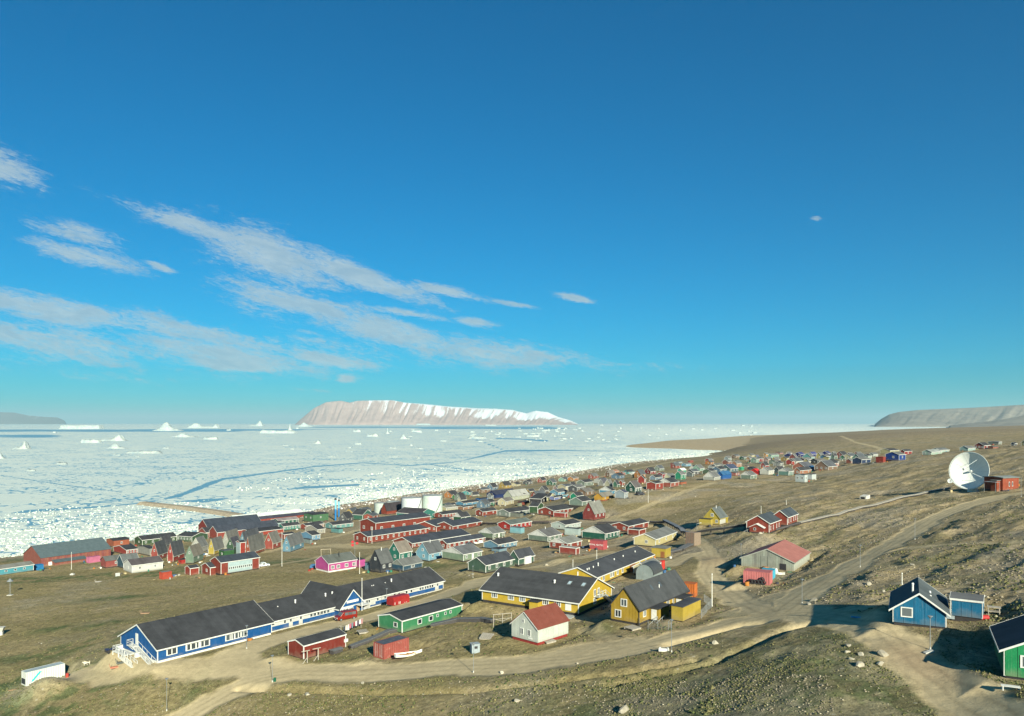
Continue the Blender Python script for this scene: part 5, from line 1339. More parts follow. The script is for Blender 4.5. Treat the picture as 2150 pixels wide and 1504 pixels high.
    H(8, 1165, 385, 1050, 1245, 100, 45, (.05, .12, .05), 'two storey dark green house with white outlined gable above the row houses', vp=1800, g='R', win=(0, 2))
    H(8, 415, 420, 318, 605, 62, 30, CRED, 'small red house with two white framed gable windows left of the grey-green row', vp=2400, win=(1, 2))
    H(8, 120, 497, 12, 243, 66, 55, (.03, .11, .06), 'tiny dark green house with a white gable behind the red school roofs', vp=2300, win=(0, 1), gcol=WHITE)
    H(9, 228, 340, 115, 378, 58, 48, (.62, .33, .03), 'orange-yellow house with a grey roof on the edge of the bare slope', vp=2150, win=(0, 2), rcol=(.17, .155, .13), trim=False, basecol=(.3, .04, .03))
    H(8, 1775, 285, 1600, 1900, 68, 52, (.22, .30, .25), 'grey-green house with dark roof just above the tall gambrel house', vp=2200, win=(0, 1))
    H(8, 1700, 190, 1613, 1790, 50, 40, (.01, .30, .17), 'emerald green gable end with grey roof behind the grey-green one', vp=2250, win=(0, 2))
    H(8, 1215, 245, 1055, 1425, 62, 50, (.05, .05, .06), 'black and white shop building with dark veranda and wide roof', vp=1900, g='R', win=(0, 3))
    H(8, 1330, 215, 1290, 1400, 60, 45, (.70, .66, .35), 'cream yellow house behind the black and white shop', vp=1900, g='R', win=(0, 1))
    H(8, 1395, 205, 1330, 1525, 45, 15, (.22, .27, .55), 'lilac blue house end beside the black and white shop', vp=2300, win=(0, 1))
    H(8, 815, 212, 700, 1050, 65, 75, (.52, .55, .42), 'long pale grey store hall with a light grey sheet roof', vp=2300, win=(0, 4), rcol=(.27, .27, .25), trim=False)
    H(8, 590, 180, 565, 880, 60, 45, (.015, .04, .16), 'long navy blue hall with dark roof behind the pale store hall', vp=2350, win=(0, 0), trim=False, rcol=(.03, .035, .06), W=9)
    H(8, 680, 275, 580, 800, 62, 6, (.55, .42, .33), 'beige pink flat-roofed block left of the pale store hall', vp=2200, win=(0, 1), trim=False)
    H(8, 600, 290, 415, 590, 0, 0, CGRN, 'x') if False else None
    H(17, 1625, 510, 1420, 1790, 90, 60, (.06, .22, .13), 'green house with white eave boards behind the small red house', vp=2300, win=(0, 2), W=6)
    H(17, 990, 620, 850, 1245, 80, 18, (.38, .20, .12), 'brown pink cabin with dark lid and a blue tarpaulin', vp=2400, win=(0, 1))
    H(17, 1000, 510, 800, 1420, 70, 40, (.10, .32, .50), 'long azure blue house with dark roof left of the green eave house', vp=2400, win=(0, 3))
    H(17, 460, 570, 320, 830, 68, 25, (.42, .06, .04), 'low red shed row beside the rightmost white tank', vp=2500, win=(0, 0))
    H(17, 560, 640, 340, 840, 85, 40, (.55, .52, .35), 'pale olive row house with light roof under the red shed row', vp=2500, win=(0, 6), rcol=(.17, .17, .15))
    H(17, 460, 820, 262, 980, 95, 50, (.36, .07, .05), 'long pink-red row house with a comb of white windows', vp=2500, win=(1, 7))
    H(17, 560, 895, 450, 725, 75, 10, (.40, .10, .08), 'brick red shed in front of the pink-red row house', vp=2500, win=(0, 0), cat='shed', name='shed')
    H(17, 930, 410, 850, 1065, 60, 80, (.62, .60, .42), 'cream steep gable house near the shore dump', vp=2250, win=(0, 0), gw=1)
    H(17, 800, 345, 705, 880, 60, 60, (.06, .26, .08), 'green gable shed near the shore right of the white tanks', vp=2250, win=(0, 0))
    H(17, 1230, 280, 1180, 1380, 55, 60, (.52, .48, .36), 'beige gable shed with brown roof near the shore', vp=2300, win=(0, 0))
    H(17, 1420, 400, 1400, 1680, 70, 15, (.01, .16, .50), 'bright cobalt blue shed in the waterfront row', vp=2400, win=(0, 0), W=5, trim=False)
    H(17, 1690, 400, 1600, 1740, 150, 60, (.25, .30, .32), 'narrow grey-blue two storey house on the waterfront', vp=2200, win=(1, 0))
    H(17, 900, 245, 820, 1000, 45, 30, (.10, .38, .50), 'turquoise cabin nearest to the waterfront', vp=2400, win=(0, 0))
    H(18, 1600, 330, 1400, 1700, 55, 40, (.50, .24, .17), 'salmon-coloured shed with a ridge roof above the shop', vp=1900, g='R', win=(0, 0), rcol=(.42, .2, .15))
    H(18, 1250, 300, 1100, 1340, 70, 90, (.22, .22, .24), 'dark grey gable house above the shop', vp=2250, win=(0, 0))
    H(18, 1550, 240, 1450, 1900, 60, 60, (.40, .28, .26), 'pinkish gable house with a long black roof above the shop', vp=2300, win=(0, 0))
    H(18, 860, 300, 780, 990, 40, 50, (.52, .36, .06), 'mustard gable house behind the pale store hall', vp=2250, win=(0, 0))
    H(18, 1920, 170, 1850, 2020, 45, 90, (.36, .36, .30), 'steep grey cottage at the top of the shop street', vp=2250, win=(0, 0))
    H(18, 1780, 410, 1690, 1820, 60, 12, (.05, .40, .55), 'sky blue flat cabin beside the emerald gable', vp=1900, g='R', win=(0, 0))
    H(18, 600, 650, 555, 700, 100, 4, (.30, .34, .24), 'olive flat-roofed shed below the pale store hall', vp=2300, win=(0, 0), trim=False)
    H(18, 730, 620, 700, 890, 90, 5, (.42, .09, .06), 'brick red flat shed next to the olive shed', vp=2300, win=(0, 0), trim=False, W=5)
    H(18, 2080, 530, 1890, 2200, 0.1, 0.1, CGRY, 'x') if False else None
    # --- school complex in red, tank farm, left part
    H(7, 905, 700, 690, 1650, 190, 45, CRED, 'two storey brick-red school block with large glazed bays and black roof', vp=2500, win=(2, 5), base=.3, over=.5, wh=1.6, ww=1.6, rcol=(.04, .048, .062), cat='school', name='school_block')
    H(7, 795, 795, 607, 1690, 98, 48, CRED, 'long single storey red school wing with a porch and stair at its left gable', vp=2450, win=(2, 12), base=.35, over=.4, rcol=(.038, .045, .06), cat='school', name='school_wing', wh=1.4)
    H(7, 1735, 640, 1420, 1760, 80, 60, CRED, 'red school wing with a white windowed gable between the black roofs', vp=1750, g='L', L=22, win=(5, 0), base=.3, rcol=(.038, .045, .06), cat='school', name='school_wing', over=.4)
    H(7, 1960, 620, 1730, 2100, 65, 50, CRED, 'second red gabled school wing right of the first white windowed gable', vp=2200, L=24, win=(3, 3), base=.3, rcol=(.038, .045, .06), cat='school', name='school_wing', over=.4)
    H(7, 1405, 860, 1145, 2190, 72, 62, CRED, 'long red school wing with black roof behind the steep teal house', vp=2450, win=(1, 14), base=.3, rcol=(.038, .045, .06), cat='school', name='school_wing', over=.45)
    H(7, 1880, 880, 1765, 2400, 90, 42, CRED, 'lowest red school wing with white windows beside the light blue house', vp=2450, win=(1, 8), base=.3, rcol=(.038, .045, .06), cat='school', name='school_wing', over=.4)
    H(7, 1510, 485, 1190, 1715, 95, 55, CTEAL, 'teal green two storey hall with a black roof in front of the white tanks', vp=1900, g='R', win=(6, 4), base=.2, rcol=(.05, .045, .05), cat='hall', name='hall')
    H(7, 1055, 400, 980, 1300, 60, 95, (.33, .06, .035), 'red gabled warehouse with a steep black roof in front of the tanks', vp=2450, win=(0, 0), trim=False, gw=0, rcol=(.035, .03, .035), cat='warehouse', name='warehouse')
    H(7, 725, 475, 580, 855, 75, 60, (.045, .17, .12), 'dark green hall with a white outlined gable left of the red warehouse', vp=1850, g='R', win=(0, 0), cat='hall', name='hall')
    H(7, 530, 480, 440, 640, 45, 40, (.07, .20, .16), 'green workshop with a comb of white windows beside the chimneys', vp=2400, win=(0, 5))
    H(7, 320, 600, 215, 595, 60, 30, (.16, .38, .36), 'pale teal bungalow with a black roof above the playground', vp=2550, win=(1, 4))
    annex(7, 400, 655, 295, 455, 60, (.14, .36, .36), 'teal shed in front of the pale teal bungalow', vp=2300)
    H(7, 80, 580, -20, 192, 55, 20, (.42, .10, .07), 'salmon red row house left of the pale teal bungalow', vp=2500, win=(0, 2))
    H(7, 110, 670, -60, 210, 70, 45, (.45, .43, .36), 'weathered beige hut with a grey roof beside the gravel road', vp=2400, win=(0, 1))
    H(6, 1860, 755, 1700, 1968, 75, 40, (.16, .36, .55), 'light blue bungalow with a black roof left of the gravel road', vp=2450, win=(0, 2))
    annex(6, 1830, 800, 1720, 1862, 60, (.25, .32, .32), 'grey-blue shed in front of the light blue bungalow', vp=2300)
    # pink and the row behind the blue school
    r, f, L, W, h, rr = H(7, 258, 1188, 82, 640, 122, 85, (.62, .085, .35), 'bright magenta pink house with white plinth and trim', vp=2600, win=(0, 0), base=.45, basecol=WHITE, rcol=(.09, .10, .09), over=.3, tcol=(.8, .7, .75))
    wins(r, f, 'y0', 7, [316, 392, 505, 607], 1.55, 1.35, 1.25, L, W, '3')
    a = f.solve(Z(7, 672, 0)[0], 'x'); b = f.solve(Z(7, 748, 0)[0], 'x'); MB().box(a, min(b, a+6), -.5, 3.0, 0, h-.3).obj('annex', paint((.62, .085, .35)), r); MB().box(a-.15, min(b, a+6)+.15, -.65, 3.15, h-.29, h-.17).obj('annex_roof', paint(ROOFC, 'roof', .8, .1), r)
    chimney(r, f.solve(Z(7, 415, 0)[0], 'x', 1.5), 2, h+rr*.5, 2.0, .10, (.03, .03, .03))
    H(7, 975, 1195, 825, 1140, 135, 165, (.045, .055, .07), 'dark slate grey steep-roofed house with white windows', vp=2300, win=(0, 2), tcol=(.05, .055, .07), gw=1, chim=1, rcol=(.085, .09, .09))
    annex(7, 855, 1172, 757, 925, 105, (.14, .26, .33), 'blue-grey box annex with white belongings in front, by the slate house', vp=2200)
    H(7, 1232, 1065, 1082, 1395, 150, 130, (.02, .20, .15), 'teal steep-roofed house with a brown roof and white barge boards', vp=2250, win=(1, 2), gw=1, rcol=(.17, .145, .12))
    H(7, 1632, 1040, 1462, 1838, 112, 135, (.22, .48, .62), 'pale sky blue steep-roofed house with a dark grey roof', vp=2300, win=(1, 2), gw=1, rcol=(.08, .085, .09), chim=1, tcol=(.5, .65, .7))
    annex(7, 1475, 1010, 1395, 1545, 72, (.24, .50, .62), 'pale blue lean-to with a slate roof beside the sky blue house', vp=2300)
    H(7, 1280, 1178, 1127, 1540, 85, 70, (.03, .10, .17), 'navy house with a weathered grey gable and one big white window', vp=2350, win=(0, 1), ww=1.6, tcol=(.45, .48, .45), rcol=(.12, .125, .12), gcol=(.3, .33, .3))
    # left meadow side
    r, f, L, W, h, rr = H(6, 612, 1222, 470, 1135, 168, 62, CRED, 'red assembly hall with a pale blue window wall and black roof on the meadow', vp=2500, win=(0, 0), base=.3, rcol=(.035, .045, .06), cat='hall', name='hall', over=.3)
    a, b = f.solve(Z(6, 708, 0)[0], 'x'), f.solve(Z(6, 1040, 0)[0], 'x')
    MB().box(a, b, -.07, -.01, .35, h-.15).obj('pale_boarding', paint((.50, .66, .68)), r)
    for i in range(12): add_window(r, a+(b-a)*(i+.6)/12.2, h*.45, .62, .95, 'y0', L, W, '1', proud=.05)
    H(6, 465, 1238, 350, 612, 118, 48, CRED, 'small red wing with white double doors at the hall gable', vp=2450, win=(1, 0), base=.15, rcol=(.04, .048, .06))
    H(6, 190, 1228, 120, 312, 92, 30, (.36, .05, .03), 'little red shed with white corner boards left of the assembly hall', vp=2450, win=(0, 0), base=.05, cat='shed', name='shed', over=.1)
    r, f, L, W, h, rr = H(6, 875, 955, 820, 948, 175, 20, (.40, .045, .03), 'narrow red and pale blue stair tower between the steep roofed houses', vp=2500, win=(0, 0), base=.1, cat='tower', name='stair_tower', over=.2)
    MB().box(-.07, -.01, .05, W-.05, .3, h-.05).obj('pale_boarding', paint((.50, .66, .68)), r)
    # steep cottages
    cot = [(6, 235, 1065, 127, 370, 100, 118, (.20, .30, .22), 'grey-green steep cottage with a brown roof and a white picture window', (.15, .135, .11), 2250, (0, 1)),
           (6, 335, 922, 200, 432, 80, 110, (.50, .50, .44), 'pale weathered steep cottage with a white wall behind the grey-green cottage', (.13, .135, .13), 2300, (0, 0)),
           (6, 518, 948, 440, 652, 72, 130, (.55, .42, .06), 'yellow steep cottage with a grey roof', (.13, .13, .12), 2300, (0, 1)),
           (6, 720, 880, 632, 870, 100, 130, (.42, .44, .38), 'grey steep cottage with red edged roof behind the stair tower', (.145, .14, .125), 2300, (0, 0)),
           (6, 785, 955, 690, 880, 120, 100, (.05, .11, .06), 'dark green steep cottage left of the stair tower', (.06, .06, .075), 2300, (1, 1)),
           (6, 1010, 965, 948, 1212, 78, 165, (.34, .08, .045), 'brick red steep cottage with a large grey roof right of the stair tower', (.12, .12, .11), 2350, (1, 3)),
           (6, 935, 850, 872, 1140, 90, 110, (.12, .26, .36), 'small blue gabled cottage behind the stair tower with white edges', (.07, .075, .085), 2350, (1, 0)),
           (6, 1322, 875, 1207, 1432, 85, 125, (.38, .08, .06), 'red steep cottage with a red porch and white window', (.14, .135, .12), 2300, (0, 1)),
           (6, 1560, 912, 1457, 1747, 88, 118, (.14, .32, .44), 'blue-grey steep cottage with two white windows at the meadow edge', (.11, .115, .115), 2350, (1, 2)),
           (1, 1098, 420, 1050, 1166, 42, 72, (.36, .07, .055), 'faded red steep cottage with a dark roof in front of the long green barrack', (.06, .065, .07), 2300, (0, 1)),
           (1, 1205, 433, 1165, 1282, 48, 76, (.38, .055, .045), 'red steep cottage with a grey gable and a bright red box beside it', (.07, .075, .08), 2300, (0, 1)),
           (1, 1145, 360, 1095, 1200, 45, 50, (.22, .20, .18), 'dark weathered steep cottage behind the two red ones', (.07, .07, .075), 2300, (0, 0))]
    for (z, ax, ay, lx, rx, h, r, c, lb, rc, vp, wn) in cot:
        vp = CX+FPX*tan(px_az(Z(z, ax, ay)[0])+R(27))
        H(z, ax, ay, lx, rx, h*1.08, r*1.08, c, lb, rcol=rc, vp=vp, cap=17, win=wn, gw=1, over=.25, base=.25, tcol=(.6, .58, .5) if c[0] > .3 else (.25, .28, .25), group=None, name='cottage', cat='cottage')
    annex(6, 655, 988, 585, 790, 92, (.04, .15, .05), 'green flat-roofed shed in front of the dark green cottage', vp=2350, win=(1, 0), rcol=(.07, .09, .10))
    annex(1, 1262, 448, 1242, 1280, 30, (.50, .02, .015), 'bright red box shed beside the red steep cottage', vp=2300, L=2.5, W=2.5)
    # harbour side red complex
    H(6, 430, 700, 302, 700, 130, 95, (.30, .04, .03), 'tall dark red hall with patched black roof and skylights at the harbour', vp=2550, win=(1, 0), base=.2, rcol=(.033, .042, .06), cat='hall', name='hall', L=34)
    H(6, 560, 735, 455, 1250, 95, 75, (.36, .075, .055), 'long brick red harbour store with three gables and a black roof', vp=2550, win=(0, 3), base=.2, rcol=(.036, .044, .062), cat='store', name='store', L=38)
    H(6, 410, 730, 310, 470, 90, 55, (.40, .10, .075), 'small brick house with white windows at the front of the harbour hall', vp=2450, win=(1, 1), L=7)
    H(6, 1040, 700, 860, 1290, 60, 20, (.42, .06, .035), 'orange red annex with a low roof behind the steep cottages', vp=2500, win=(0, 2), L=20)
    H(6, 1290, 610, 1030, 1275, 0, 0, CGRY, 'x') if False else None
    H(6, 830, 520, 750, 1250, 55, 42, (.70, .74, .68), 'long white tent-like store beside the breakwater', vp=2500, win=(0, 0), trim=False, rcol=(.66, .70, .64), cat='store', name='store', L=55, W=14)
    H(6, 1035, 520, 1025, 1600, 50, 25, (.38, .075, .05), 'long red harbour shed with a dark roof behind the white store', vp=2500, win=(0, 0), trim=False, W=9, rcol=(.05, .05, .07), L=52)
    H(6, 1400, 545, 1320, 1600, 60, 28, (.015, .13, .09), 'dark green office with a white edged roof at the harbour', vp=2450, win=(0, 5), rcol=(.20, .17, .17), L=15)
    H(6, 1465, 620, 1395, 1692, 62, 32, (.05, .30, .24), 'teal and green row house with a dark roof near the harbour', vp=2500, win=(0, 6))
    H(6, 1775, 605, 1702, 2015, 58, 22, (.40, .085, .055), 'salmon red row house with white windows next to the teal row', vp=2500, win=(0, 5))
    H(6, 1870, 505, 1745, 2070, 105, 12, (.09, .22, .11), 'green two storey block with a white stair panel near the chimneys', vp=2500, win=(2, 1), trim=False, L=12)
    H(6, 1480, 740, 1400, 1620, 70, 15, (.36, .09, .07), 'low brick red shed row behind the blue-grey cottage', vp=2450, win=(0, 0))
    H(6, 1330, 580, 1255, 1375, 65, 4, (.45, .62, .62), 'pale turquoise box building in front of the green office', vp=2450, win=(0, 0), trim=False, L=8)
    H(6, 215, 775, 10, 375, 75, 38, (.06, .13, .07), 'green hall with a row of white windows at the lower left of the harbour', vp=1700, g='R', win=(5, 0), base=.1, L=12)
    H(1, 990, 320, 935, 1230, 40, 22, (.06, .12, .055), 'long green barrack with white edged roof behind the red cottages', vp=2500, win=(1, 5), base=.1)
    H(1, 880, 385, 790, 960, 36, 20, (.40, .06, .045), 'small red bungalow with white windows right of the big red warehouse', vp=2450, win=(0, 4))
    H(1, 790, 330, 740, 900, 46, 10, (.42, .12, .06), 'orange red shed row behind the small red bungalow', vp=2450, win=(0, 1), trim=False)
    H(1, 1040, 390, 960, 1075, 52, 8, (.36, .36, .32), 'grey plank shed with a red door between the bungalow and cottages', vp=2350, win=(0, 0), trim=False)
    # big red warehouse
    r, f, L, W, h, rr = H(5, 462, 590, 265, 1250, 100, 112, (.36, .115, .085), 'huge weathered red plank warehouse with a steel blue roof at the far left shore', vp=2216, win=(0, 0), base=.0, rcol=(.105, .15, .165), cat='warehouse', name='warehouse', trim=False, roofkind='metal', over=.4, deep=1.5)
    for i in range(28):
        a, b = L*i/28+.05, L*(i+1)/28-.05
        MB().box(a, b, -.05, .01, -.6, h-.05).obj('wall_plank', paint((.36+.04*(i % 3-1), .11+.02*(i*7 % 3-1), .085), 'wall', .7, .6), r)
    a = f.solve(Z(5, 620, 0)[0], 'x', -3); b = f.solve(Z(5, 975, 0)[0], 'x', -3)
    MB().prism([(-3.2, -.8), (-.06, -.8), (-.06, 2.2), (-3.2, 1.5)], 'x', a, b).obj('lean_to', paint((.36, .10, .07), 'wall', .7, .5), r)
    MB().prism([(-3.6, 1.42), (-.06, 2.22), (-.06, 2.36), (-3.6, 1.56)], 'x', a-.3, b+.3).obj('lean_to_roof', paint((.105, .15, .165), 'metal', .7, .2), r)
    MB().box(f.solve(Z(5, 548, 0)[0], 'x')-.1, f.solve(Z(5, 592, 0)[0], 'x'), -.1, -.055, -.1, 1.6).obj('door', paint(WHITE, 'metal', .5, .3), r)
    r, f, L, W, h, rr = H(5, -180, 715, -330, 378, 70, 28, (.08, .40, .50), 'long turquoise cabin with small square windows at the left edge', vp=2200, win=(0, 0), base=.1, rcol=(.16, .16, .14), W=7)
    wins(r, f, 'y0', 5, [68, 172, 275], h*.58, 1.0, .75, L, W, '1')
    container(5, 402, 642, 392, 492, 68, (.01, .18, .42), 'bright blue container at the end of the turquoise cabin', vp=2200, W=2.4, doors='none', wear=.1)
    container(5, 1000, 552, 985, 1132, 66, (.50, .14, .25), 'pink container with faded white lettering at the warehouse wall', vp=2300, W=2.4, doors='none', wear=.2)
    container(5, 1830, 737, 1815, 1938, 80, (.42, .06, .03), 'lone red container on the meadow with a pale grey top', vp=2400, W=2.4, doors='none', wear=.2, topcol=(.2, .27, .27))
    H(5, 1192, 610, 1157, 1332, 85, 38, (.38, .09, .08), 'weathered pink-red house with one large white window next to the navy gable', vp=2400, win=(0, 1), ww=1.5, rcol=(.10, .105, .10), trim=False, L=9, W=5)
    H(5, 1392, 612, 1330, 1570, 70, 75, (.05, .12, .16), 'navy steep gable house behind the white angled bungalow', vp=2400, win=(0, 0), rcol=(.10, .11, .11), W=6)
    r, f, L, W, h, rr = H(5, 1488, 665, 1395, 1800, 86, 50, (.80, .80, .74), 'white angled bungalow with a dark brown roof on the meadow', vp=2600, win=(1, 2), ww=.8, rcol=(.075, .065, .068), base=.2, basecol=(.35, .36, .33), L=12)
    # --- far quarters, left half (behind the bare slope)
    far = [(12, 600, 970, 452, 695, 75, 85, CDGRN, 'dark green gambrel house with white outlined gable on the slope edge', (.09, .08, .08), 2050, (1, 3), {'gw': 1}),
     (12, 910, 925, 770, 935, 90, 20, (.36, .05, .035), 'red house with white corner next to the dark green gambrel house', ROOFC, 2100, (0, 1), {'L': 9}),
     (12, 1135, 885, 945, 1165, 65, 55, (.38, .10, .07), 'brick red house with a white gable above its wall', ROOFC, 2050, (0, 1), {'gcol': WHITE, 'L': 10}),
     (12, 1290, 850, 1165, 1362, 42, 5, (.45, .13, .06), 'low orange brick block at the edge of the bare slope', (.1, .12, .10), 2050, (0, 0), {'L': 7, 'trim': False}),
     (12, 440, 1058, 295, 490, 85, 35, (.35, .42, .46), 'long pale blue house end above the orange-yellow house', (.055, .06, .09), 2000, (0, 1), {}),
     (12, 250, 990, 60, 300, 50, 50, (.05, .30, .50), 'azure house with a white gable above the orange-yellow house', ROOFC, 2000, (0, 0), {'gcol': WHITE}),
     (12, 220, 900, 140, 260, 60, 60, (.45, .44, .32), 'pale beige steep house in the grey cluster', GREYROOF, 2050, (0, 0), {}),
     (12, 120, 870, 45, 200, 40, 60, (.32, .33, .30), 'grey gable house at the left of the grey cluster', (.07, .07, .085), 2050, (0, 0), {}),
     (12, 330, 890, 265, 365, 50, 50, (.06, .18, .12), 'small green gable house right of the pale beige one', ROOFC, 2050, (0, 0), {}),
     (12, 410, 860, 355, 440, 45, 30, (.38, .07, .05), 'small red house behind the gambrel house', GREYROOF, 2050, (0, 0), {}),
     (12, 740, 830, 640, 760, 70, 45, (.42, .05, .04), 'bright red house with dark roof right behind the gambrel house', ROOFC, 2050, (0, 1), {}),
     (12, 905, 780, 820, 1010, 40, 30, (.22, .32, .42), 'slate blue house in the far middle row', ROOFC, 2100, (0, 1), {}),
     (12, 1010, 745, 930, 1060, 55, 20, (.34, .03, .05), 'crimson house with white edged dark roof in the far middle row', (.08, .07, .08), 2050, (0, 0), {}),
     (12, 1120, 775, 1042, 1197, 50, 35, (.66, .64, .44), 'cream house with a grey roof beside the emerald house', GREYROOF, 2050, (0, 1), {}),
     (12, 1290, 775, 1200, 1360, 75, 45, (.02, .30, .17), 'emerald house with white dots of windows in the far row', GREYROOF, 2050, (0, 2), {}),
     (12, 1300, 665, 1235, 1365, 35, 25, (.06, .40, .28), 'mint green house with a white roof edge behind the emerald house', (.6, .62, .55), 2050, (0, 0), {}),
     (12, 1495, 645, 1420, 1610, 45, 40, (.75, .74, .66), 'white house with a black roof left of the blue house rows', ROOFC, 2050, (1, 1), {}),
     (12, 1740, 690, 1550, 1700, 45, 30, (.10, .16, .10), 'dark green low house below the white one', ROOFC, 2050, (0, 1), {'L': 8, 'W': 7}),
     (12, 1460, 730, 1365, 1490, 50, 30, (.16, .20, .20), 'dark slate house right of the emerald house', ROOFC, 2050, (0, 0), {}),
     (12, 640, 745, 560, 680, 40, 25, (.55, .33, .05), 'small orange house near the shore road', GREYROOF, 2200, (0, 0), {}),
     (12, 560, 695, 530, 670, 25, 3, (.75, .75, .70), 'white bus-like container near the shore road', (.7, .72, .7), 2400, (0, 0), {'W': 3, 'trim': False}),
     (12, 300, 680, 210, 360, 30, 20, (.48, .20, .10), 'salmon orange shed among the shore junk', (.3, .15, .1), 2300, (0, 0), {}),
     (12, 420, 700, 370, 450, 30, 18, (.42, .09, .07), 'dull red shed among the shore junk', GREYROOF, 2300, (0, 0), {}),
     (12, 1240, 530, 1180, 1310, 25, 3, (.40, .46, .46), 'grey white box by the bay shore', GREYROOF, 2300, (0, 0), {'trim': False}),
     (12, 1420, 520, 1390, 1475, 28, 3, (.36, .10, .08), 'dull red box by the bay shore', (.36, .1, .08), 2300, (0, 0), {'trim': False}),
     (12, 1150, 550, 1130, 1170, 25, 3, (.33, .04, .04), 'tiny crimson box by the bay shore', GREYROOF, 2300, (0, 0), {'trim': False}),
     (12, 1715, 515, 1650, 1775, 38, 25, (.36, .07, .055), 'red house standing alone near the head of the bay', GREYROOF, 2100, (0, 0), {}),
     (12, 1790, 785, 1630, 1990, 50, 70, (.45, .47, .42), 'white gabled shed left of the cobalt building', GREYROOF, 2050, (0, 0), {'L': 8, 'gcol': WHITE}),
     (12, 700, 760, 0, 0, 0, 0, CGRY, None, None, 0, 0, {}),
    # zone 13: right cluster
     (13, 265, 770, 180, 400, 70, 40, (.015, .13, .42), 'cobalt blue industrial shed with clutter in front', (.02, .09, .20), 1950, (0, 0), {'trim': False}),
     (13, 460, 715, 375, 525, 45, 5, (.40, .14, .12), 'pinkish striped shed right of the cobalt shed', GREYROOF, 2050, (0, 2), {'trim': False}),
     (13, 380, 660, 230, 500, 50, 55, (.08, .17, .20), 'teal and white glazed gable house with a navy roof', (.04, .055, .10), 2050, (1, 3), {}),
     (13, 690, 768, 540, 780, 60, 48, (.20, .28, .22), 'grey-green house with a white gable at the slope edge, left one', GREYROOF, 2050, (0, 1), {'gcol': WHITE}),
     (13, 800, 700, 670, 850, 40, 42, (.62, .02, .015), 'low shed with a scarlet roof and red walls', (.68, .02, .02), 2050, (0, 0), {'trim': False, 'roofkind': 'metal'}),
     (13, 960, 700, 830, 1040, 62, 42, (.68, .68, .60), 'white house with a white gable between the scarlet roof and the green wall', GREYROOF, 2050, (0, 2), {'gcol': WHITE}),
     (13, 1260, 712, 1105, 1330, 60, 45, (.15, .30, .26), 'green walled house with a cream gable at the slope edge, right one', GREYROOF, 2050, (0, 2), {'gcol': WHITE}),
     (13, 1110, 680, 1040, 1200, 55, 40, (.08, .12, .13), 'dark teal gable house behind the green walled house', ROOFC, 2050, (0, 0), {}),
     (13, 1430, 690, 1340, 1600, 55, 40, (.45, .20, .12), 'brick brown low house with black roof in front of the terracotta house', ROOFC, 2050, (1, 2), {}),
     (13, 1500, 620, 1320, 1640, 45, 55, (.48, .18, .12), 'terracotta house with white gable edges and a dark roof', (.08, .085, .10), 2000, (1, 1), {}),
     (13, 1600, 640, 1548, 1645, 65, 4, (.01, .13, .32), 'deep blue flat shed wedged between the terracotta and brown houses', (.01, .1, .25), 2050, (0, 0), {'trim': False}),
     (13, 1855, 632, 1650, 1990, 55, 75, (.30, .19, .13), 'brown planked house with white edged gable at the slope edge', (.075, .08, .09), 2000, (3, 1), {}),
     (13, 1945, 575, 1800, 2010, 50, 50, (.48, .12, .07), 'orange red house with a white gable and lime green panel', ROOFC, 2000, (0, 2), {'gcol': (.7, .72, .8)}),
     (13, 1500, 815, 1362, 1545, 110, 6, (.60, .68, .68), 'front one of the two white flat-roofed blocks alone on the bare slope', (.055, .06, .07), 2000, (2, 1), {'trim': False}),
     (13, 1610, 775, 1545, 1675, 80, 5, (.64, .70, .70), 'rear one of the two white flat-roofed blocks alone on the bare slope', (.055, .06, .07), 2000, (0, 0), {'trim': False}),
     (13, 1310, 460, 1190, 1330, 50, 30, (.02, .035, .17), 'navy house with white windows, lowest of the navy ones', (.03, .04, .13), 2050, (2, 0), {}),
     (13, 1370, 495, 1270, 1400, 55, 50, (.33, .09, .08), 'dull red gable house with white windows below the navy ones', (.12, .12, .12), 2050, (2, 1), {}),
     (13, 1440, 430, 1345, 1500, 38, 28, (.02, .03, .17), 'wide navy house with two windows, upper left of the navy ones', (.04, .045, .15), 2050, (2, 0), {}),
     (13, 1610, 425, 1555, 1680, 38, 28, (.02, .04, .19), 'navy house in the middle of the upper navy row', (.04, .045, .15), 2050, (2, 0), {}),
     (13, 1850, 415, 1755, 1900, 38, 30, (.02, .03, .20), 'navy house at the right end of the upper row', (.05, .055, .12), 2050, (2, 1), {}),
     (13, 1600, 485, 1470, 1650, 52, 50, (.16, .44, .44), 'turquoise house with a pale gable below the navy row', GREYROOF, 2050, (0, 2), {}),
     (13, 1745, 460, 1675, 1790, 48, 40, (.56, .48, .16), 'sand yellow steep gable house below the navy row', GREYROOF, 2050, (1, 0), {}),
     (13, 1860, 475, 1780, 1880, 36, 8, (.50, .46, .20), 'yellow patched low house beside the sand yellow gable', GREYROOF, 2050, (0, 1), {'trim': False}),
     (13, 1950, 460, 1890, 1990, 50, 55, (.07, .18, .15), 'dark green steep gable house at the end of the navy row', GREYROOF, 2050, (1, 0), {}),
     (13, 2110, 480, 2035, 2190, 40, 35, (.03, .22, .11), 'green house right of the dark green gable', GREYROOF, 2050, (2, 0), {}),
     (13, 1310, 545, 1220, 1390, 50, 25, (.40, .045, .04), 'scarlet small house with white gable edges in the middle of the quarter', ROOFC, 2050, (0, 1), {}),
     (13, 1560, 545, 1485, 1590, 50, 40, (.58, .50, .26), 'cream yellow gable house in the middle of the quarter', GREYROOF, 2050, (2, 0), {}),
     (13, 920, 440, 885, 945, 50, 22, (.55, .26, .05), 'bright orange house at the top left of the quarter', GREYROOF, 2050, (1, 0), {'L': 6}),
     (13, 1000, 455, 950, 1140, 50, 18, (.22, .46, .34), 'long mint green row with pale windows at the top', GREYROOF, 2050, (0, 5), {}),
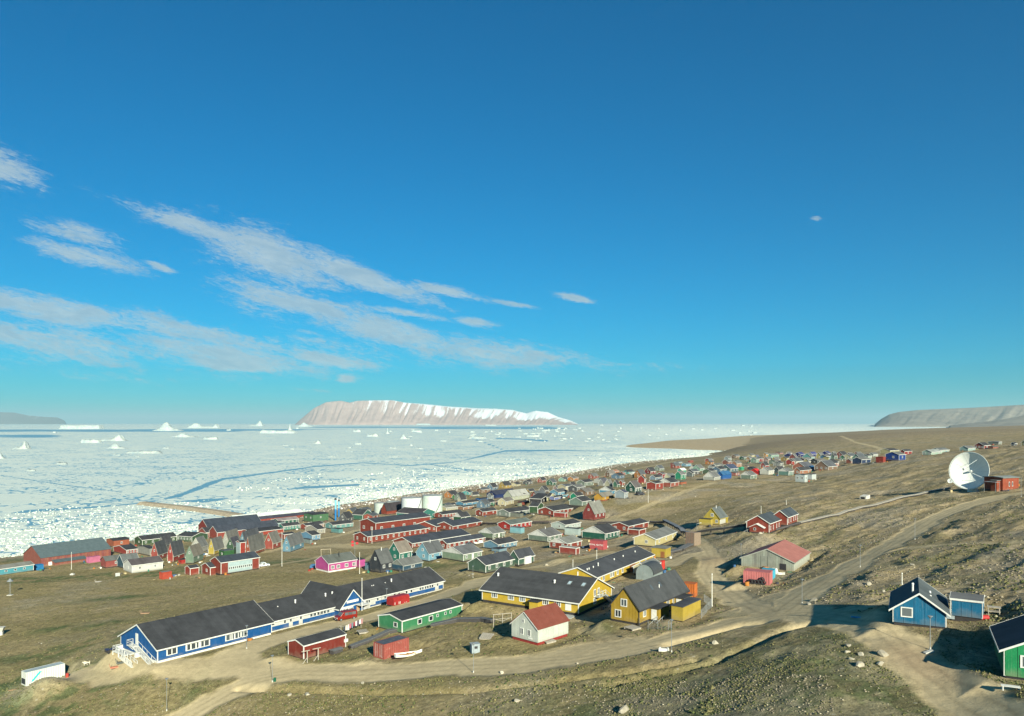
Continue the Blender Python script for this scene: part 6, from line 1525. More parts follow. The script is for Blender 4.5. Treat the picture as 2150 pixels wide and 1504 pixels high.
     (13, 780, 470, 740, 820, 40, 25, (.62, .50, .05), 'yellow house with a navy roof at the top left', (.08, .09, .14), 2050, (0, 1), {}),
     (13, 680, 510, 620, 720, 55, 25, (.45, .28, .16), 'tan brown house with dark doors at the top left', GREYROOF, 2050, (2, 0), {}),
     (13, 770, 520, 690, 780, 50, 30, (.22, .36, .29), 'pale green house beside the tan brown one', GREYROOF, 2050, (1, 1), {'L': 6}),
     (13, 950, 520, 880, 1020, 55, 30, (.40, .26, .24), 'rose brown house with a pale window in the upper middle', GREYROOF, 2050, (1, 1), {}),
     (13, 1060, 510, 1010, 1130, 40, 35, (.55, .40, .08), 'ochre gable house in the upper middle', GREYROOF, 2050, (1, 0), {}),
     (13, 910, 600, 840, 965, 45, 45, (.38, .08, .08), 'small red gable house with a pale pointed gable above the scarlet roof', ROOFC, 2050, (1, 0), {}),
     (13, 1130, 575, 1030, 1180, 50, 25, (.26, .28, .26), 'grey framed house with a glazed porch in the middle of the quarter', ROOFC, 2050, (2, 1), {}),
     (13, 350, 540, 260, 400, 40, 25, (.26, .10, .08), 'maroon house with white gable edges at the left of the quarter', GREYROOF, 2050, (0, 1), {}),
     (13, 480, 585, 405, 550, 55, 35, (.46, .22, .13), 'terracotta gable house with a yellow annex at the left of the quarter', GREYROOF, 2050, (0, 2), {}),
     (13, 265, 605, 205, 300, 35, 25, (.66, .66, .56), 'small white shed at the left end of the quarter', GREYROOF, 2050, (0, 0), {}),
     (13, 350, 480, 290, 400, 30, 30, (.30, .38, .40), 'pale blue-grey gable house at the far left top', GREYROOF, 2050, (0, 0), {}),
     (13, 120, 620, 50, 165, 40, 25, (.36, .42, .42), 'light grey-blue gable house with white edges farthest left', ROOFC, 2050, (1, 1), {}),
     (13, 550, 635, 500, 590, 40, 8, (.05, .40, .22), 'mint green box beside the navy roofed gable house', (.05, .35, .2), 2050, (0, 0), {'trim': False}),
     (13, 640, 605, 590, 670, 38, 8, (.36, .28, .22), 'brown shed with a white door above the mint green box', GREYROOF, 2050, (0, 1), {'trim': False}),
     (13, 720, 625, 640, 760, 30, 15, (.06, .07, .10), 'low black roofed shed above the scarlet roof', ROOFC, 2050, (0, 0), {'trim': False}),
     (13, 1130, 390, 1060, 1180, 25, 8, (.42, .24, .22), 'faint pink row at the very top of the quarter', GREYROOF, 2050, (0, 0), {'trim': False}),
     (13, 1270, 395, 1222, 1310, 22, 20, (.60, .52, .46), 'pale pink gable house at the very top of the quarter', GREYROOF, 2050, (0, 0), {}),
    # zone 14: far right
     (14, 740, 632, 585, 815, 62, 28, (.01, .06, .30), 'strong blue house with white corner posts left of the dish', GREYROOF, 1750, (1, 1), {}),
     (14, 560, 660, 478, 590, 60, 5, (.36, .05, .035), 'red flat-roofed shed joined to the strong blue house', CRED, 1800, (0, 0), {'trim': False}),
     (14, 318, 672, 212, 420, 48, 22, (.03, .06, .14), 'navy gable house with white edges left of the red flat shed', GREYROOF, 1900, (0, 1), {}),
     (14, 200, 665, 140, 225, 30, 20, (.30, .09, .06), 'red-brown house behind the navy gable', GREYROOF, 1900, (0, 0), {}),
     (14, 130, 628, 75, 180, 35, 20, (.05, .22, .10), 'green house left of the red-brown one', GREYROOF, 1900, (1, 0), {}),
     (14, 190, 600, 150, 225, 30, 25, (.40, .12, .10), 'pink-red gable house behind the green one', GREYROOF, 1900, (0, 0), {}),
     (14, 280, 585, 230, 325, 30, 18, (.42, .12, .10), 'dull pink-red house right of the pink-red gable', GREYROOF, 1900, (0, 0), {}),
     (14, 390, 612, 315, 430, 32, 18, (.42, .54, .46), 'mint white house with dark roof above the navy gable', ROOFC, 1900, (0, 1), {}),
     (14, 450, 590, 400, 500, 28, 15, (.50, .56, .50), 'pale house behind the mint white one', GREYROOF, 1900, (0, 1), {}),
     (14, 640, 560, 525, 740, 40, 18, (.52, .48, .26), 'pale yellow house behind the strong blue one', ROOFC, 1850, (0, 1), {}),
     (14, 800, 570, 755, 885, 42, 18, (.34, .05, .05), 'dark red house right behind the strong blue one', ROOFC, 1850, (0, 1), {}),
     (14, 20, 690, -60, 60, 40, 15, (.45, .12, .08), 'orange red house at the left end of the far right rows', ROOFC, 1900, (0, 1), {}),
     (14, 10, 615, -30, 45, 35, 22, (.16, .24, .20), 'grey-green gable house at the left end of the far right rows', ROOFC, 1900, (0, 0), {}),
     (14, 1105, 572, 1003, 1220, 35, 22, (.40, .56, .46), 'front mint house with dark windows on the skyline slope', (.22, .24, .23), 1700, (2, 2), {}),
     (14, 1200, 545, 1100, 1305, 30, 20, (.40, .58, .52), 'rear mint house with a dark roof on the skyline slope', (.10, .11, .11), 1700, (0, 3), {}),
     (14, 1520, 525, 1425, 1600, 32, 22, (.36, .55, .52), 'turquoise house above the dish', GREYROOF, 1650, (0, 1), {}),
     (14, 1700, 503, 1590, 1765, 40, 28, (.30, .06, .05), 'red house with white windows above the dish', ROOFC, 1650, (3, 1), {}),
     (14, 1800, 498, 1750, 1860, 22, 5, (.36, .12, .09), 'low brick shed right of the red house above the dish', GREYROOF, 1650, (0, 0), {'trim': False}),
     (14, 1865, 455, 1745, 1898, 32, 6, (.30, .34, .30), 'grey barrack with a white end on the skyline', (.07, .08, .10), 1650, (0, 0), {}),
     (14, 2045, 470, 2005, 2070, 30, 12, (.06, .08, .13), 'tiny navy hut near the right edge of the skyline', ROOFC, 1650, (1, 0), {}),
     (14, 2185, 470, 2118, 2260, 40, 20, (.58, .50, .24), 'cream yellow house cut by the right edge', ROOFC, 1650, (1, 0), {'L': 8})]
    for row in far:
        z, ax, ay, lx, rx, h, r, c, lb, rc, vp, wn, op = row
        if lb is None: continue
        op = dict(op); op.setdefault('trim', True)
        vp = CX+FPX*tan(px_az(Z(z, ax, ay)[0])+R(27))
        H(z, ax, ay, lx, rx, h*1.08, r*1.08, c, lb, rcol=rc, vp=vp, cap=17, win=wn, base=.15, over=.3, ww=1.2, wh=1.3, **op)
    # the thick belt of small houses between the row houses and the beach: (photo x, y of the near corner, colour name, roof)
    CN = {'grey-green': (.22, .28, .23), 'faded red': (.36, .08, .055), 'brown': (.26, .16, .10), 'ochre': (.50, .34, .08), 'slate blue': (.12, .22, .32), 'turquoise': (.08, .38, .38), 'white': (.66, .68, .62), 'dark green': (.03, .13, .08),
          'orange': (.50, .20, .05), 'cream': (.62, .56, .36), 'sky blue': (.18, .42, .58), 'dark grey': (.10, .11, .12), 'mint': (.24, .46, .36), 'wine red': (.28, .03, .04), 'cobalt': (.01, .10, .38)}
    belt = [(742, 1086, 'ochre', 'beside the power plant chimneys'), (765, 1080, 'slate blue', 'left of the greyish tank'), (728, 1098, 'dark grey', 'below the chimneys'), (782, 1092, 'faded red', 'in front of the greyish tank'),
            (948, 1046, 'orange', 'just right of the white tanks by the beach'), (968, 1052, 'grey-green', 'second from the tanks by the beach'), (985, 1040, 'turquoise', 'at the beach above the azure house'), (1012, 1036, 'brown', 'at the beach left of the navy hall'), (1035, 1030, 'slate blue', 'at the beach behind the navy hall'),
            (1060, 1026, 'ochre', 'at the beach right of the navy hall end'), (1085, 1022, 'cream', 'at the beach above the pale store hall'), (1110, 1018, 'dark grey', 'at the beach left of the steep grey cottage'), (1138, 1014, 'faded red', 'at the beach above the shop'), (1160, 1020, 'dark green', 'below the beach road above the emerald gable'),
            (1185, 1012, 'mint', 'below the beach road, left of two close huts'), (1204, 1010, 'orange', 'right one of two close huts below the beach road'), (1228, 1022, 'grey-green', 'above the orange-yellow house'), (1212, 1034, 'dark grey', 'left above the orange-yellow house'), (1188, 1030, 'cream', 'right of the emerald gable'),
            (1172, 1042, 'sky blue', 'behind the dark-roofed grey-green house'), (1246, 1006, 'faded red', 'on the shore slope before the grey cluster'), (1262, 1016, 'white', 'left of the azure gabled house'), (1280, 1002, 'brown', 'on the shore slope above the grey cluster'), (1300, 1006, 'slate blue', 'above the grey cluster right part'),
            (1318, 996, 'turquoise', 'behind the gambrel house on the shore slope'), (1345, 1004, 'orange', 'right above the gambrel house'), (1366, 996, 'wine red', 'left of the crimson house'), (1385, 990, 'grey-green', 'above the crimson house'), (1418, 984, 'faded red', 'above the emerald house'), (1440, 980, 'sky blue', 'left of the white black-roofed house'),
            (1455, 998, 'dark grey', 'under the white black-roofed house'), (1470, 990, 'mint', 'right under the white black-roofed house'), (1492, 976, 'orange', 'between the bay head and the quarter'), (1506, 982, 'white', 'left of the maroon house'), (1512, 994, 'slate blue', 'left of the teal glazed gable house'),
            (1545, 962, 'brown', 'at the upper left rim of the quarter'), (1562, 966, 'dark green', 'second at the upper rim of the quarter'), (1578, 960, 'cream', 'third at the upper rim of the quarter'), (1592, 970, 'wine red', 'inside the upper left of the quarter'), (1628, 975, 'grey-green', 'inside the middle of the quarter'),
            (1652, 968, 'ochre', 'inside the quarter under the navy houses'), (1672, 975, 'white', 'right inside the quarter under the navy houses'), (1690, 972, 'faded red', 'left of the cream yellow gable'), (1716, 974, 'dark grey', 'right of the cream yellow gable'), (1735, 966, 'sky blue', 'under the sand yellow gable'),
            (1770, 962, 'faded red', 'between the quarter and the far right rows'), (1786, 966, 'cream', 'left rim of the far right rows'), (1806, 970, 'mint', 'front left of the far right rows'), (1128, 1050, 'faded red', 'behind the two storey dark green house'), (1100, 1046, 'grey-green', 'right of the olive flat shed'),
            (1230, 1042, 'brown', 'directly left of the orange-yellow house'), (1062, 1062, 'cream', 'behind the grey-green row house'), (1018, 1068, 'slate blue', 'left behind the grey-green row house'), (940, 1072, 'dark green', 'below the right tank')]
    rng = random.Random(9)
    for i, (x, y, cn, where) in enumerate(belt):
        p = hit(x, y); s = FPX/p.y; L_, W_ = rng.uniform(7.5, 12), rng.uniform(5.5, 7.5)
        vp = CX+FPX*tan(px_az(x)+R(rng.choice([26, 32, 38])))
        steep = rng.random() < .4
        H(0, x, y, None, None, rng.uniform(2.4, 3.1)*s, (rng.uniform(2.4, 3.6) if steep else rng.uniform(1.2, 1.9))*s, CN[cn], '%s %s house %s' % ('steep-roofed' if steep else 'low', cn, where), rcol=rng.choice([ROOFC, GREYROOF, (.13, .12, .11), (.07, .08, .09)]),
          vp=vp, L=L_, W=W_, win=(1, 2), base=.15, over=.3, tcol=WHITE if rng.random() < .65 else (.3, .3, .28), gw=1 if steep else 0, wh=1.2)
# ------------------------------------------------------------------ smaller things
STEEL = lambda: plain('galvanised', (.24, .26, .27), .5, .3)
WOOD = lambda: plain('grey_timber', (.32, .29, .24), .85)
DARK = lambda: plain('black_rubber', (.025, .025, .028), .7)
def G(px, py): 
    p = hit(px, py); p.z = gz(p.x, p.y); return p
def lamp(px, py, top, label, head='cup', group='street lamps along the dirt roads'):
    p = G(px, py); s = FPX/p.y; h = min(max((py-top)/s, 3.2), 9)
    r = empty('street_lamp', p, 0, label, 'lamp', group)
    m = MB(); m.tube((0, 0, -.3), (0, 0, h), .042, .035, 6); m.obj('pole', STEEL(), r)
    MB().tube((0, 0, -.3), (0, 0, .3), .12, .10, 8).obj('base', plain('concrete', (.45, .44, .40), .9), r)
    if head == 'cup':
        m = MB(); m.tube((0, 0, h-.05), (0, 0, h+.2), .08, .26, 10); o = m.obj('lamp_head', STEEL(), r); MB().tube((0, 0, h+.22), (0, 0, h+.26), .30, .27, 10).obj('lid', STEEL(), o)
    elif head == 'arm':
        m = MB(); m.tube((0, 0, h), (1.3, .3, h+.25), .04, .035, 6); m.box(1.1, 1.7, .15, .45, h+.2, h+.33); m.obj('lamp_head', paint(WHITE, 'metal', .5, .05), r)
    return r
def flagpole(px, py, top, label, col=(.75, .74, .68)):
    p = G(px, py); s = FPX/p.y; h = (py-top)/s
    r = empty('flagpole', p, 0, label, 'pole', 'white flagpoles and masts')
    MB().tube((0, 0, -.3), (0, 0, h), .075, .045, 7).obj('mast', plain('white_mast', col, .5), r); MB().tube((0, 0, h), (0, 0, h+.15), .10, .10, 7).obj('cap', plain('white_mast', col, .5), r)
    MB().tube((0, 0, -.3), (0, 0, .2), .18, .15, 8).obj('base', plain('concrete', (.45, .44, .40), .9), r)
def vehicle(px, py, ang, col, label, kind='van', name='van', cat='van', L=4.9, W=1.9, H=2.0):
    """car body from a side profile, front at +x; ang = heading in degrees (0 = to the right of the view)"""
    p = G(px, py); r = empty(name, p, R(ang), label, cat)
    if kind == 'van': prof = [(-L/2, .35), (L/2-.1, .35), (L/2, .6), (L/2-.05, .95), (L/2-.75, 1.08), (L/2-1.45, H-.08), (L/2-1.75, H), (-L/2+.12, H), (-L/2, H-.15)]
    elif kind == 'pickup': prof = [(-L/2, .4), (L/2, .4), (L/2, .95), (L/2-1.15, 1.05), (L/2-1.7, H), (L/2-2.9, H), (L/2-3.05, 1.05), (-L/2, 1.05)]
    else: prof = [(-L/2, .35), (L/2, .35), (L/2, .8), (L/2-1.1, .92), (L/2-1.75, H), (-L/2+.9, H), (-L/2+.1, .95), (-L/2, .9)]
    pm = plain('car_paint', col, .3, spec=.5, vary=.08)
    b = MB().prism(prof, 'y', -W/2, W/2).obj('body', pm, r)
    bv = b.modifiers.new('bevel', 'BEVEL'); bv.width = .07; bv.segments = 2
    g = MB(); z0, z1 = H-.82, H-.18
    x0, x1 = (-L/2+.35, L/2-1.75) if kind == 'van' else ((L/2-2.85, L/2-1.9) if kind == 'pickup' else (-L/2+1.0, L/2-1.95))
    for s_ in (-1, 1):
        n = 3 if kind == 'van' else 2
        for i in range(n):
            a, c = x0+(x1-x0)*i/n+.04, x0+(x1-x0)*(i+1)/n-.04
            o = MB().box(a, c, s_*(W/2)-.012, s_*(W/2)+.012, z0, z1).obj('side_window', glass_mat(), r)
    q = [(L/2-.82, 1.14), (L/2-1.40, H-.15)] if kind == 'van' else [(L/2-1.22, 1.02), (L/2-1.66, H-.08)]
    m = MB(); (xa, za), (xb, zb) = q; m.quad([(xa+.03, -W/2+.12, za), (xa+.03, W/2-.12, za), (xb+.03, W/2-.15, zb), (xb+.03, -W/2+.15, zb)]); m.obj('windscreen', glass_mat(), r)
    for x in (-L/2+.85, L/2-.9):
        for s_ in (-1, 1):
            w = MB().tube((x, s_*(W/2-.22), .34), (x, s_*(W/2+.015), .34), .34, seg=14).obj('wheel', DARK(), r)
            MB().tube((x, s_*(W/2+.016), .34), (x, s_*(W/2+.03), .34), .19, seg=10).obj('rim', STEEL(), w)
    for s_ in (-1, 1): MB().box(L/2-.06, L/2+.03, s_*(W/2-.35)-.18, s_*(W/2-.35)+.18, .68, .86).obj('headlight', plain('lamp_glass', (.7, .7, .68), .2), r)
    MB().box(L/2-.02, L/2+.10, -W/2+.05, W/2-.05, .36, .56).obj('bumper', plain('bumper_grey', (.08, .08, .085), .6), r)
    MB().box(L/2+.10, L/2+.12, -.26, .26, .42, .54).obj('licence_plate', paint(WHITE, 'metal', .5, .0), r)
    return r
def boat(px, py, ang, L, label, hull=(.72, .72, .66), inner=(.50, .24, .07), name='rowing_boat', cat='boat', cabin=False):
    p = G(px, py); r = empty(name, p, R(ang), label, cat)
    m = MB(); n = 12; sec = []
    for i in range(n+1):
        t = i/n; x = (t-.5)*L; w = L*.155*(math.sin(pi*min(1, t*1.05+.12))**.6 if t < .95 else .12); w = max(w*(1 if t < .7 else (1-(t-.7)/.3*.85)), .05)
        sh = .12*(2*t-1)**2*L*.5
        sec.append([(x, -w, .62+sh), (x, -w*.72, .22+sh*.5), (x, 0, .02+sh*.6), (x, w*.72, .22+sh*.5), (x, w, .62+sh)])
    for a, b in zip(sec[:-1], sec[1:]):
        for i in range(4): m.quad([a[i], b[i], b[i+1], a[i+1]])
    m.quad(sec[0]); m.obj('hull', plain('boat_paint', hull, .4, vary=.06), r, True)
    m = MB()
    for a, b in zip(sec[:-1], sec[1:]): m.quad([(a[1][0], a[1][1], a[0][2]-.16), (b[1][0], b[1][1], b[0][2]-.16), (b[3][0], b[3][1], b[4][2]-.16), (a[3][0], a[3][1], a[4][2]-.16)])
    m.obj('deck', plain('boat_inside', inner, .6), r)
    m = MB()
    for x in (-L*.25, 0, L*.2): m.box(x-.12, x+.12, -L*.12, L*.12, .50, .56)
    m.obj('thwart', plain('boat_inside', inner, .6), r)
    if cabin:
        MB().prism([(-L*.2, .6), (L*.12, .6), (L*.05, 1.5), (-L*.16, 1.5)], 'y', -L*.09, L*.09).obj('cabin', plain('boat_paint', hull, .4, vary=.06), r)
    return r
def boulder(px, py, size, label, seed, tone=1.0):
    p = G(px, py); rng = random.Random(seed)
    import bmesh
    bm = bmesh.new(); bmesh.ops.create_icosphere(bm, subdivisions=2, radius=1)
    ax = [rng.uniform(.75, 1.3), rng.uniform(.7, 1.1), rng.uniform(.55, .85)]
    pl = [(Vector((rng.gauss(0, 1), rng.gauss(0, 1), rng.gauss(0, .8))).normalized(), rng.uniform(.42, .74)) for _ in range(12)]
    for v in bm.verts:
        c = v.co.copy()
        for n_, d in pl:
            k = c.dot(n_)
            if k > d: c -= n_*(k-d)
        v.co = Vector((c.x*ax[0], c.y*ax[1], c.z*ax[2]))*size*(1+rng.uniform(-.03, .03))
    me = bpy.data.meshes.new('boulder'); bm.to_mesh(me); bm.free()
    me.materials.append(plain('boulder_rock', (.40*tone, .36*tone, .28*tone), .9, vary=.25, scale=1.2))
    o = link('boulder', me, None, (p.x, p.y, p.z+size*.10), (0, 0, rng.random()*6)); return tag(o, label, 'boulder', 'boulders on the slopes')
def tank(px, wpx, top, base, label, col):
    p = hit(px, base); s = FPX/p.y; r = wpx/2/s; h = (base-top)/s
    t = empty('storage_tank', p, 0, label, 'tank', 'white fuel tanks'); m = MB(); m.tube((0, 0, -3), (0, 0, h), r, seg=48)
    pm = paint(col, 'metal', .5, .12); w = m.obj('tank_wall', pm, t)
    MB().tube((0, 0, h), (0, 0, h+r*.12), r*.985, .1, 48).obj('tank_roof', paint((.36, .40, .40), 'metal', .6, .2), t)
    rg = MB()
    for z in (h*.33, h*.66, h-.1): rg.tube((0, 0, z), (0, 0, z+.1), r+.05, seg=48)
    rg.obj('stiffening_ring', pm, t)
    a = -1.2; st = MB()
    for i in range(26):
        z = h*i/26; q = a+i*.035; st.box(cos(q)*(r+.4)-.35, cos(q)*(r+.4)+.35, sin(q)*(r+.4)-.35, sin(q)*(r+.4)+.35, z, z+.1)
    st.obj('spiral_stair', STEEL(), t)
    tr = MB()
    for i in range(24):
        q = 2*pi*i/24; tr.bar((cos(q)*(r-.1), sin(q)*(r-.1), h), (cos(q)*(r-.1), sin(q)*(r-.1), h+1.0), .06)
        q2 = 2*pi*(i+1)/24; tr.bar((cos(q)*(r-.1), sin(q)*(r-.1), h+1.0), (cos(q2)*(r-.1), sin(q2)*(r-.1), h+1.0), .05)
    tr.obj('railing', STEEL(), t)
def build_dish():
    f = Frame(*Z(14, 1910, 978), 1500)
    # red hut
    fx = Frame(*Z(14, 1910, 978), 4600); s = fx.s; H = 150/5.375/s
    L = fx.solve(Z(14, 2090, 0)[0], 'x'); W = fx.solve(Z(14, 1700, 0)[0], 'y')
    W = min(max(W, 5), 12)
    root = empty('equipment_hut', fx.O, fx.rz, 'red equipment hut with two narrow white windows beside the big dish', 'hut')
    
    gable_parts(root, L, W, H, .3, (.40, .085, .04), (.21, .235, .225), (.21, .235, .225), 'x', .25, .35, (.05, .05, .055), deep=1.5, corner=False)
    for q in (.40, .60): add_window(root, L*q, H*.52, .55, 1.5, 'y0', L, W, '1')
    MB().box(-1.8, -.03, .8, W*.45, -.3, H-.9).obj('porch', paint((.40, .085, .04)), root); MB().box(-2.0, -.0, .6, W*.45+.2, H-.88, H-.72).obj('porch_roof', paint((.25, .27, .26), 'metal', .6, .1), root)
    m = MB(); m.box(-4.2, -1.9, -.4, W*.6, H-1.3, H-1.2)
    for x, y in ((-4.1, -.3), (-2.1, -.3), (-4.1, W*.55)): m.box(x-.05, x+.05, y-.05, y+.05, -.3, H-1.3)
    m.obj('canopy', STEEL(), root); pad(fx, L, W)
    # dish
    p = hit(2030, 1034); s = FPX/p.y; Rr = 39.2/s
    d = empty('satellite_dish', p, 0, 'huge white satellite dish on a tapered pedestal overlooking the town', 'satellite dish')
    PADS.append((p.x, p.y, 0, 4, 4, p.z-.05))
    c = Vector((4/s, 0, (1034-990)/s+0.3))
    to_cam = Vector((-p.x, -p.y, 0)).normalized(); az = atan2(to_cam.y, to_cam.x)-R(22)
    ax = Vector((cos(az)*cos(R(9)), sin(az)*cos(R(9)), sin(R(9))))
    q = ax.to_track_quat('Z', 'Y')
    white = plain('dish_white', (.68, .70, .66), .5, vary=.05)
    N, K = 64, 12; dep = Rr*.36; v = []; F = []
    for back in (0, 1):
        for k in range(K+1):
            rr = Rr*k/K
            for i in range(N):
                t = 2*pi*i/N; z = dep*(k/K)**2-dep-(.12 if back else 0)
                v.append((cos(t)*rr, sin(t)*rr, z))
    for back in (0, 1):
        o = back*(K+1)*N
        for k in range(K):
            for i in range(N):
                j = (i+1) % N; a = (o+k*N+i, o+k*N+j, o+(k+1)*N+j, o+(k+1)*N+i); F.append(a if not back else a[::-1])
    for i in range(N): j = (i+1) % N; F.append((K*N+i, K*N+j, (2*K+1)*N+j, (2*K+1)*N+i))
    me = bpy.data.meshes.new('reflector'); me.from_pydata(v, [], F); me.materials.append(white); me.polygons.foreach_set('use_smooth', [True]*len(me.polygons)); me.update()
    cc = c
    ref = link('reflector', me, d, cc); ref.rotation_mode = 'QUATERNION'; ref.rotation_quaternion = q
    def sub(name, mb, mat):
        o = mb.obj(name, mat, d); o.location = cc; o.rotation_mode = 'QUATERNION'; o.rotation_quaternion = q; return o
    sub('rim', (lambda m: [m.bar((cos(2*pi*i/N)*Rr, sin(2*pi*i/N)*Rr, 0), (cos(2*pi*(i+1)/N)*Rr, sin(2*pi*(i+1)/N)*Rr, 0), .12) for i in range(N)] and m)(MB()), white)
    fz = Rr*.62
    sr = sub('subreflector', MB().tube((0, 0, fz), (0, 0, fz+.35), .42, .16, 20), plain('grey_cone', (.30, .32, .34), .5))
    sub('feed_horn', MB().tube((0, 0, -dep), (0, 0, -dep+1.3), .42, .28, 16), plain('grey_cone', (.45, .47, .47), .5))
    for i in range(4):
        t = pi/4+pi/2*i+.3; sub('strut', MB().tube((cos(t)*Rr*.72, sin(t)*Rr*.72, dep*.52-dep), (cos(t)*.35, sin(t)*.35, fz+.1), .045, seg=6), white)
    sm = MB()
    for i in range(16):
        t = 2*pi*i/16
        for k in range(3, K):
            a, b = Rr*k/K, Rr*(k+1)/K
            sm.bar((cos(t)*a, sin(t)*a, dep*(k/K)**2-dep+.01), (cos(t)*b, sin(t)*b, dep*((k+1)/K)**2-dep+.01), .03)
    sub('panel_seam', sm, plain('seam_grey', (.40, .42, .42), .6))
    back = cc-ax*(dep+1.0)
    MB().tube((back.x, back.y, -1.2), (back.x, back.y, cc.z-Rr*.62), 1.9, 1.0, 20).obj('pedestal', white, d)
    back = cc-ax*(dep+2.2); MB().box(back.x-1.2, back.x+1.2, back.y-1.2, back.y+1.2, cc.z-Rr*.6, cc.z+.8).obj('mount_head', white, d)
    # small dish
    p = hit(1995, 1019); e = empty('small_dish', p, 0, 'small grey satellite dish left of the huge white one', 'satellite dish')
    rr = 5/ (FPX/p.y); m = MB(); m.tube((0, 0, 0), (0, 0, rr*1.6), .08, seg=6); m.obj('pole', STEEL(), e)
    m = MB(); m.tube((0, 0, -.25), (0, 0, .0), .2, rr, 18, cap=False); o = m.obj('reflector', plain('grey_cone', (.42, .46, .47), .5), e); o.location = (0, 0, rr*1.8); o.rotation_euler = (R(80), 0, R(-20))
def walkway(pts, label, w=1.6, lift=.9, col=(.42, .40, .34), rail=False, side=.35, posts=True):
    P = [G(*p) for p in pts]; r = empty('walkway', P[0], 0, label, 'walkway'); O = P[0]
    dk = MB(); sd = MB(); 
    for a, b in zip(P[:-1], P[1:]):
        L = (b-a).length; n = max(1, int(L/4))
        for i in range(n):
            q0 = a.lerp(b, i/n); q1 = a.lerp(b, (i+1)/n)
            for q in (q0, q1): q.z = gz(q.x, q.y)+lift
            q0 = q0-O; q1 = q1-O; dk.bar(q0, q1, w, .12)
            sd.bar(q0-Vector((0, 0, side/2+.06)), q1-Vector((0, 0, side/2+.06)), w*.85, side)
            if posts: m = q0; sd.bar(m-Vector((0, 0, lift+.4)), m, .25)
    dk.obj('deck', plain('deck_boards', col, .8), r); sd.obj('box_girder', plain('tarred_timber', (.06, .055, .055), .8), r)
    return r
def build_things():
    H = house
    for a in [(350, 1493, 1428, 'street lamp on the grass at the bottom left, beside its long thin shadow'), (572, 1431, 1378, 'street lamp with a green box at its foot on the road below the red cabin'),
              (518, 1361, 1315, 'street lamp in front of the blue school wall'), (812, 1272, 1238, 'street lamp in the yard before the white and blue school wing'),
              (994, 1411, 1352, 'street lamp on the road verge below the white house'), (993, 1213, 1195, 'street lamp between the school end and the green boarded house'),
              (1410, 1370, 1305, 'street lamp beside the white concrete marker on the road'), (1684, 1268, 1219, 'street lamp at the fork below the ribbed pink container'),
              (1806, 1190, 1146, 'street lamp on the uphill road right of the barn'), (1921, 1134, 1092, 'street lamp at the bend halfway up the hill road'),
              (1953, 1370, 1303, 'street lamp in the shadow between the blue and green houses'), (1082, 1272, 1245, 'street lamp before the left wall of the big yellow building'),
              (1556, 1196, 1158, 'street lamp at the left front corner of the barn'), (2144, 1048, 1010, 'street lamp at the red hut near the right edge')]: lamp(*a)
    lamp(1463, 1121, 1100, 'white arm lamp beside the wooden stair tower', 'arm')
    for a in [(760, 1284, 1217, 'white flagpole in front of the blue school entrance gable'), (592, 1190, 1119, 'white mast on the meadow between the assembly hall and the pink house'), (781, 1141, 1107, 'white flagpole at the left end of the red school wing'),
              (888, 1136, 1118, 'white flagpole between the red school wings'), (1253, 1191, 1157, 'white mast behind the long yellow wing'), (1203, 1206, 1176, 'thin white mast rising over the big dark yellow-building roof'),
              (150, 1196, 1160, 'thin mast in front of the huge red warehouse'), (1495, 1272, 1205, 'thin tall mast at the fork left of the pink container'), (755, 1206, 1162, 'thin mast in front of the magenta house'),
              (1361, 1056, 1028, 'thin mast on the bare slope above the tall gambrel house'), (1894, 1230, 1207, 'short white post behind the blue panel-clad house'), (1598, 1080, 1065, 'antenna pole behind the front red twin house'), (1651, 1061, 1051, 'short antenna pole behind the rear red twin house')]: flagpole(*a)
    vehicle(726, 1300, 217, (.17, .010, .006), 'dark red minibus parked before the school entrance, facing left')
    vehicle(812, 1198, 35, (.02, .06, .13), 'dark blue car parked beside the slate grey house', 'car', 'parked_car', 'car', 4.3, 1.75, 1.45)
    vehicle(660, 1193, 80, (.06, .14, .26), 'blue car half hidden behind the left end of the magenta house', 'car', 'parked_car', 'car', 4.2, 1.75, 1.45)
    vehicle(552, 1190, 40, (.60, .62, .62), 'white pickup truck parked at the right end of the assembly hall', 'pickup', 'pickup_truck', 'truck', 4.8, 1.85, 1.75)
    vehicle(369, 1142, 10, (.03, .03, .035), 'black car parked by the green harbour hall', 'car', 'parked_car', 'car', 4.2, 1.75, 1.5)
    vehicle(976, 1147, 20, (.55, .58, .58), 'white car parked by the lowest red school wing', 'car', 'parked_car', 'car', 4.2, 1.75, 1.45)
    vehicle(988, 1145, 20, (.02, .025, .03), 'black car next to the white one by the lowest red school wing', 'car', 'parked_car', 'car', 4.2, 1.75, 1.45)
    vehicle(1345, 1040, 20, (.03, .03, .04), 'dark van parked in front of the dark green gambrel house', 'van', 'van', 'van', 4.6, 1.8, 1.9)
    # red trailer tank
    p = G(836, 1268); t = empty('tank_trailer', p, R(50), 'red rounded tank trailer with white markings in the school yard', 'trailer')
    prof = [(-1.25, .15), (1.25, .15), (1.3, 1.6), (1.0, 2.1), (-1.0, 2.1), (-1.3, 1.6)]
    MB().prism(prof, 'x', -2.6, 2.6).obj('tank_body', paint((.36, .018, .018), 'metal', .4, .1), t)
    for x in (-2.2, -.9, -.5, 1.0, 1.5): MB().box(x-.06, x+.06, -1.36, -1.30, .3, .9 if x < 0 else .45).obj('marking', paint(WHITE, 'metal', .5, .0), t)
    MB().box(-2.8, 2.8, -1.0, 1.0, -.2, .15).obj('chassis', DARK(), t)
    # boats
    boat(858, 1378, 33, 5.2, 'white rowing boat with orange inside beside the rusty red container')
    boat(1010, 1138, 20, 6.5, 'white motorboat on land between the sage green house and the light blue bungalow', inner=(.6, .6, .55), name='motorboat', cabin=True)
